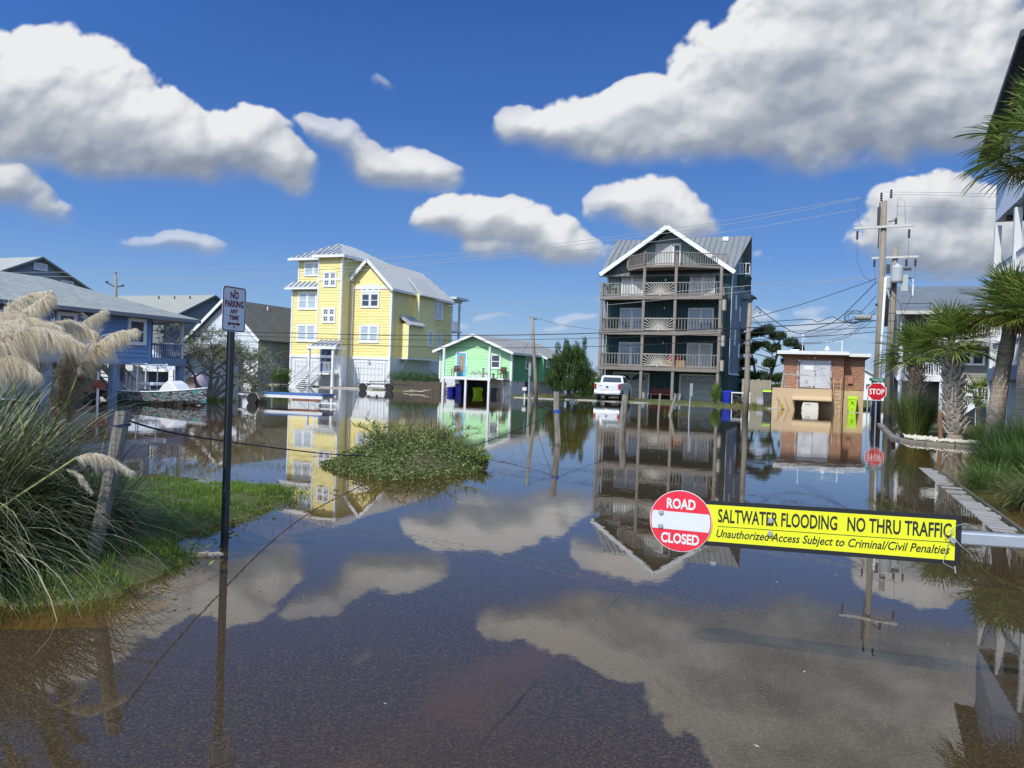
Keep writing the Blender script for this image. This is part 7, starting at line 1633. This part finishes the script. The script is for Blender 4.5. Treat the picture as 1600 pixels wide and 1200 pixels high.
for i, (x, y, w, h, lb) in enumerate(((-30, 150, 9, 4.5, 'distant dark tree line patch behind the yellow house'), (12, 165, 14, 4, 'distant low dark trees behind the green cottage'), (34, 140, 10, 4.2, 'distant trees behind the pine'), (58, 135, 12, 4.5, 'distant low trees behind the stop sign'), (-75, 140, 14, 6, 'distant trees behind the blue house'), (85, 120, 14, 5.5, 'distant trees behind the beige house'), (-2, 118, 6, 3.2, 'distant rounded trees just left of the service pole'))):
    rnd = random.Random(90+i); cloud_tree('distant_tree', lb, 'tree', (x, y, .2), [(rnd.uniform(-w, w), rnd.uniform(-2, 2), rnd.uniform(.5, h*.75), rnd.uniform(1.5, 3), 2, rnd.uniform(1, h*.4)) for _ in range(16)], 3500, .5, cedar_m, [([(0, 0, 0), (0, 0, h*.5)], [.2, .1])], i)
# ---- tall ornamental grasses
def clump(name, label, cat, c, r, n, L0, L1, w, l0, l1, dr, mat, seed, seeds=0, seg=5):
    rnd = random.Random(seed); P0 = (c[0], c[1], max(0, height(c[0], c[1]))-.02); T = thing(name, label, cat, P0) if seeds else None; m = MB(); grass_clump(m, (0, 0, 0), r, n, L0, L1, w, l0, l1, dr, rnd, seg); o = m.build('leaves' if seeds else name, mat, T)
    if not seeds: o.location = P0; tag(o, label, cat)
    if seeds:
        m = MB()
        for _ in range(seeds):
            a = rnd.uniform(0, 6.28); q = r*rnd.random()*1.5; p = Vector((q*math.cos(a), q*math.sin(a), L1*rnd.uniform(.75, 1.2)))
            for _k in range(26): blade(m, p+Vector((rnd.gauss(0, .05), rnd.gauss(0, .05), rnd.uniform(-.2, .2))), rnd.uniform(0, 6.28), rnd.uniform(.1, .9), rnd.uniform(.05, .14), .012, .5, 2, 0, rnd)
        m.build('seed_heads', M_leaf(name+'_seed', (.16, .12, .08), (.24, .18, .12), (.34, .27, .18)), T)
ogm = M_leaf('ornamental_grass_blade', (.06, .11, .02), (.14, .20, .045), (.42, .38, .16), .5, .25)
clump('ornamental_grass', 'tall green and straw ornamental grass on the palm bed', 'grass clump', (14.3, 27.2), .38, 2300, .9, 1.9, .016, .1, .62, .35, ogm, 41, 70)
clump('small_grass_tuft', 'low green tuft right of the booted palm trunk', 'grass clump', (15.3, 25.0), .25, 500, .4, .8, .014, .2, 1.0, .5, ogm, 42)
rgm = M_leaf('feathery_green', (.028, .065, .014), (.065, .125, .025), (.16, .22, .05), .5, .25)
clump('feathery_shrub', 'soft feathery green shrub on the right verge', 'shrub', (10.2, 14.9), .75, 5200, .6, 1.15, .010, .2, 1.35, .45, rgm, 43)
clump('feathery_shrub', 'dark green grassy shrub behind the feathery one near the leaning palms', 'shrub', (12.6, 18.4), 1.0, 4200, .8, 1.6, .014, .2, 1.1, .5, rgm, 44)
clump('drooping_grass', 'straw tipped grass drooping into the water at the right edge', 'grass clump', (8.35, 11.9), .35, 1500, .6, 1.15, .010, .5, 1.4, .75, M_leaf('drooping_blade', (.06, .09, .02), (.14, .17, .05), (.48, .40, .18), .5, .25), 45, seg=7)
clump('feathery_shrub', 'small bright sprig of shrub closest to the paver kerb', 'shrub', (9.0, 14.3), .35, 1300, .3, .7, .009, .3, 1.4, .5, M_leaf('bright_feathery_green', (.05, .12, .02), (.12, .22, .04), (.24, .32, .09), .5, .25), 46)
# ---- palms
def frond(mb, sb, o, d, pet, fan, rnd, dead=0):
    "petiole plus a folded fan of narrow leaflets"
    d = d.normalized(); P = Vector(o); pts = [P.copy()]; g = .10
    for i in range(5): P = P+d*pet/5; d = (d+Vector((0, 0, -g))).normalized(); pts.append(P.copy())
    sb.tube(pts, [.022, .018, .015, .013, .012, .010], 4, cap=False)
    sd = d.cross(Vector((0, 0, 1))); sd = sd.normalized() if sd.length > .05 else Vector((1, 0, 0)); up = sd.cross(d).normalized(); n = 30
    for i in range(n):
        a = R(-118+236*(i+.5)/n)*rnd.uniform(.96, 1.04); L = fan*(.70+.30*math.cos(a*.75))*rnd.uniform(.88, 1.08)
        q = (d*math.cos(a)+sd*math.sin(a)+up*(.22*abs(math.sin(a))+rnd.gauss(0, .05))).normalized(); nn = q.cross(up).normalized(); p = P.copy(); vs = []; w = .052*fan; S = 6
        for j in range(S+1):
            t = j/S; ww = w*(.25+1.1*t if t < .45 else .78*(1-(t-.45)/.55)**.8)
            if j == S: vs.append(p.copy())
            else: vs += [p-nn*ww*.5+up*.006*(i % 2), p+nn*ww*.5-up*.006*(i % 2)]
            p = p+q*L/S; q = (q+Vector((0, 0, -(.04+.30*t*t)*(1+dead)))).normalized()
        mb.add(vs, [(2*j, 2*j+1, 2*j+3, 2*j+2) for j in range(S-1)]+[(2*S-2, 2*S-1, 2*S)])
palm_m = M_leaf('palmetto_leaf', (.07, .115, .022), (.16, .235, .042), (.37, .42, .10), .40, .35)
palm_y = M_leaf('yellowing_palmetto_leaf', (.14, .16, .02), (.32, .30, .04), (.46, .38, .10), .5, .3)
def palm(label, base, top, Y, r0, r1, fan, nf, seed, boots=False, yellow=0, curve=0.0, lift=.2, pet=.75):
    rnd = random.Random(seed); b = at(*base, Y); t = at(*top, Y); z0 = max(0, height(b.x, b.y))-.1; T = thing('palm_tree', label, 'palm tree', (b.x, b.y, z0)); d = t-Vector((b.x, b.y, z0)); n = 16; pts = [d*(i/n)+Vector((curve*math.sin(math.pi*i/n), 0, 0)) for i in range(n+1)]
    m = MB(); rad = [r0+(r1-r0)*i/n for i in range(n+1)]; rad[0] *= 1.15; m.tube(pts, [q*rnd.uniform(.96, 1.05) for q in rad], 14)
    tm, N = newmat('palm_trunk_%d' % seed); v = objc(N); nn = N.noise(N.vm('MULTIPLY', v, (2, 2, 9)), 3, 6, .65); ring = N.noise(N.vm('MULTIPLY', v, (.5, .5, 14)), 1.2, 3, .5)
    a = N.ramp(N.m('ADD', N.m('MULTIPLY', nn, .6), N.m('MULTIPLY', ring, .4)), [(.35, (.20, .155, .115)), (.5, (.36, .29, .22)), (.68, (.50, .42, .33))]); finish(N, a, .9, 0, bump(N, nn, .02), .2)
    m.build('trunk', tm, T)
    if boots:
        bm = M_wood('palm_boot', (.52, .46, .39), .35, bmp=.01); q = MB(); L = d.length; k = 0
        rows = int(L/.085)
        for i in range(rows):
            f = (i+.5)/rows; p = d*f+Vector((curve*math.sin(math.pi*f), 0, 0)); rr = r0+(r1-r0)*f
            if f < .07: continue
            for j in range(5):
                a_ = 2*math.pi*j/5+i*1.256*.5+rnd.gauss(0, .08); o_ = Vector((math.cos(a_), math.sin(a_), 0)); s_ = Vector((-math.sin(a_), math.cos(a_), 0)); h = .26*rnd.uniform(.8, 1.2); sgn = 1 if (i+j) % 2 else -1
                p0 = p+o_*rr*.9; tip = p0+o_*rnd.uniform(.12, .22)+Vector((0, 0, h))+s_*sgn*.10; w = .075
                q.add([p0-s_*w, p0+s_*w, p0+s_*w*.9+o_*.05+Vector((0, 0, .02)), p0-s_*w*.9+o_*.05+Vector((0, 0, .02)), tip-s_*.03, tip+s_*.03, tip+s_*.028+o_*.02, tip-s_*.028+o_*.02], [(0, 1, 5, 4), (1, 2, 6, 5), (2, 3, 7, 6), (3, 0, 4, 7), (4, 5, 6, 7)])
        q.build('leaf_bases', bm, T)
    q = MB()
    for j in range(26):
        a_ = rnd.uniform(0, 6.28); o_ = Vector((math.cos(a_), math.sin(a_), 0)); p0 = d+Vector((0, 0, -rnd.uniform(.0, .5)))+o_*r1*.8; q.bar(p0, p0+o_*rnd.uniform(.12, .25)+Vector((0, 0, rnd.uniform(.1, .3))), .07, .03)
    q.build('crown_boots', M_wood('brown_boot', (.22, .16, .11), .4), T)
    lf = MB(); sb = MB(); yl = MB()
    for j in range(nf):
        a_ = 2.399*j+rnd.gauss(0, .15); el = math.sin(R(85))-1.45*((j+.5)/nf)+lift; el = max(-.75, min(.97, el)); dd = Vector((math.cos(a_)*math.sqrt(1-el*el), math.sin(a_)*math.sqrt(1-el*el), el))
        low = j > nf-1-yellow
        frond(yl if low else lf, sb, d+Vector((0, 0, -.05)), dd, pet*rnd.uniform(.8, 1.15), fan*rnd.uniform(.85, 1.1), rnd, .8 if low else 0)
    lf.build('fronds', palm_m, T); sb.build('leaf_stalks', M_plain('palm_stalk', (.22, .26, .09), .5, .2), T)
    if yl.v: yl.build('yellow_fronds', palm_y, T)
palm('booted cabbage palm with criss-cross leaf bases on the stone edged bed', (1492, 694), (1486, 542), 25.0, .24, .21, .98, 40, 51, boots=True, lift=.42)
palm('shorter palm with shaggy trunk behind the booted one', (1432, 668), (1431, 560), 29.0, .20, .18, 1.0, 36, 52, boots=True, lift=.38)
palm('leaning smooth trunk palm with yellowing lower fronds', (1550, 700), (1583, 492), 24.0, .26, .20, 1.08, 44, 53, yellow=7, curve=-.05, lift=.48)
palm('smooth trunk palm cut by the right edge of the view', (1592, 705), (1610, 498), 23.0, .24, .20, 1.0, 40, 54, yellow=5, lift=.42)
palm('tall palm whose fronds hang in from the top right corner', (1672, 760), (1640, 228), 17.0, .20, .18, 1.0, 46, 55, yellow=3, lift=.25, pet=.95)
palm('small young palm by the white stairs of the beige house', (1530, 640), (1528, 622), 40.0, .12, .12, .8, 16, 56, lift=.3)
def debris():
    rnd = random.Random(66); m = MB()
    for _ in range(70):
        U = rnd.uniform(2.5, 16); V = rnd.uniform(-5, 1.8); x, y = toXY(U, V); s = rnd.uniform(.006, .018); a = rnd.uniform(0, 6.28); dx_, dy_ = math.cos(a)*s, math.sin(a)*s
        m.prism([(x-dx_, y-dy_, .001), (x+dy_*.4, y-dx_*.4, .001), (x+dx_, y+dy_, .003), (x-dy_*.4, y+dx_*.4, .001)], (0, 0, .002))
    o = m.build('debris', M_leaf('floating_leaf', (.25, .16, .06), (.55, .50, .38), (.7, .66, .55))); tag(o, 'tiny leaves and flecks floating on the water over the street', 'debris', kind='stuff')
debris()
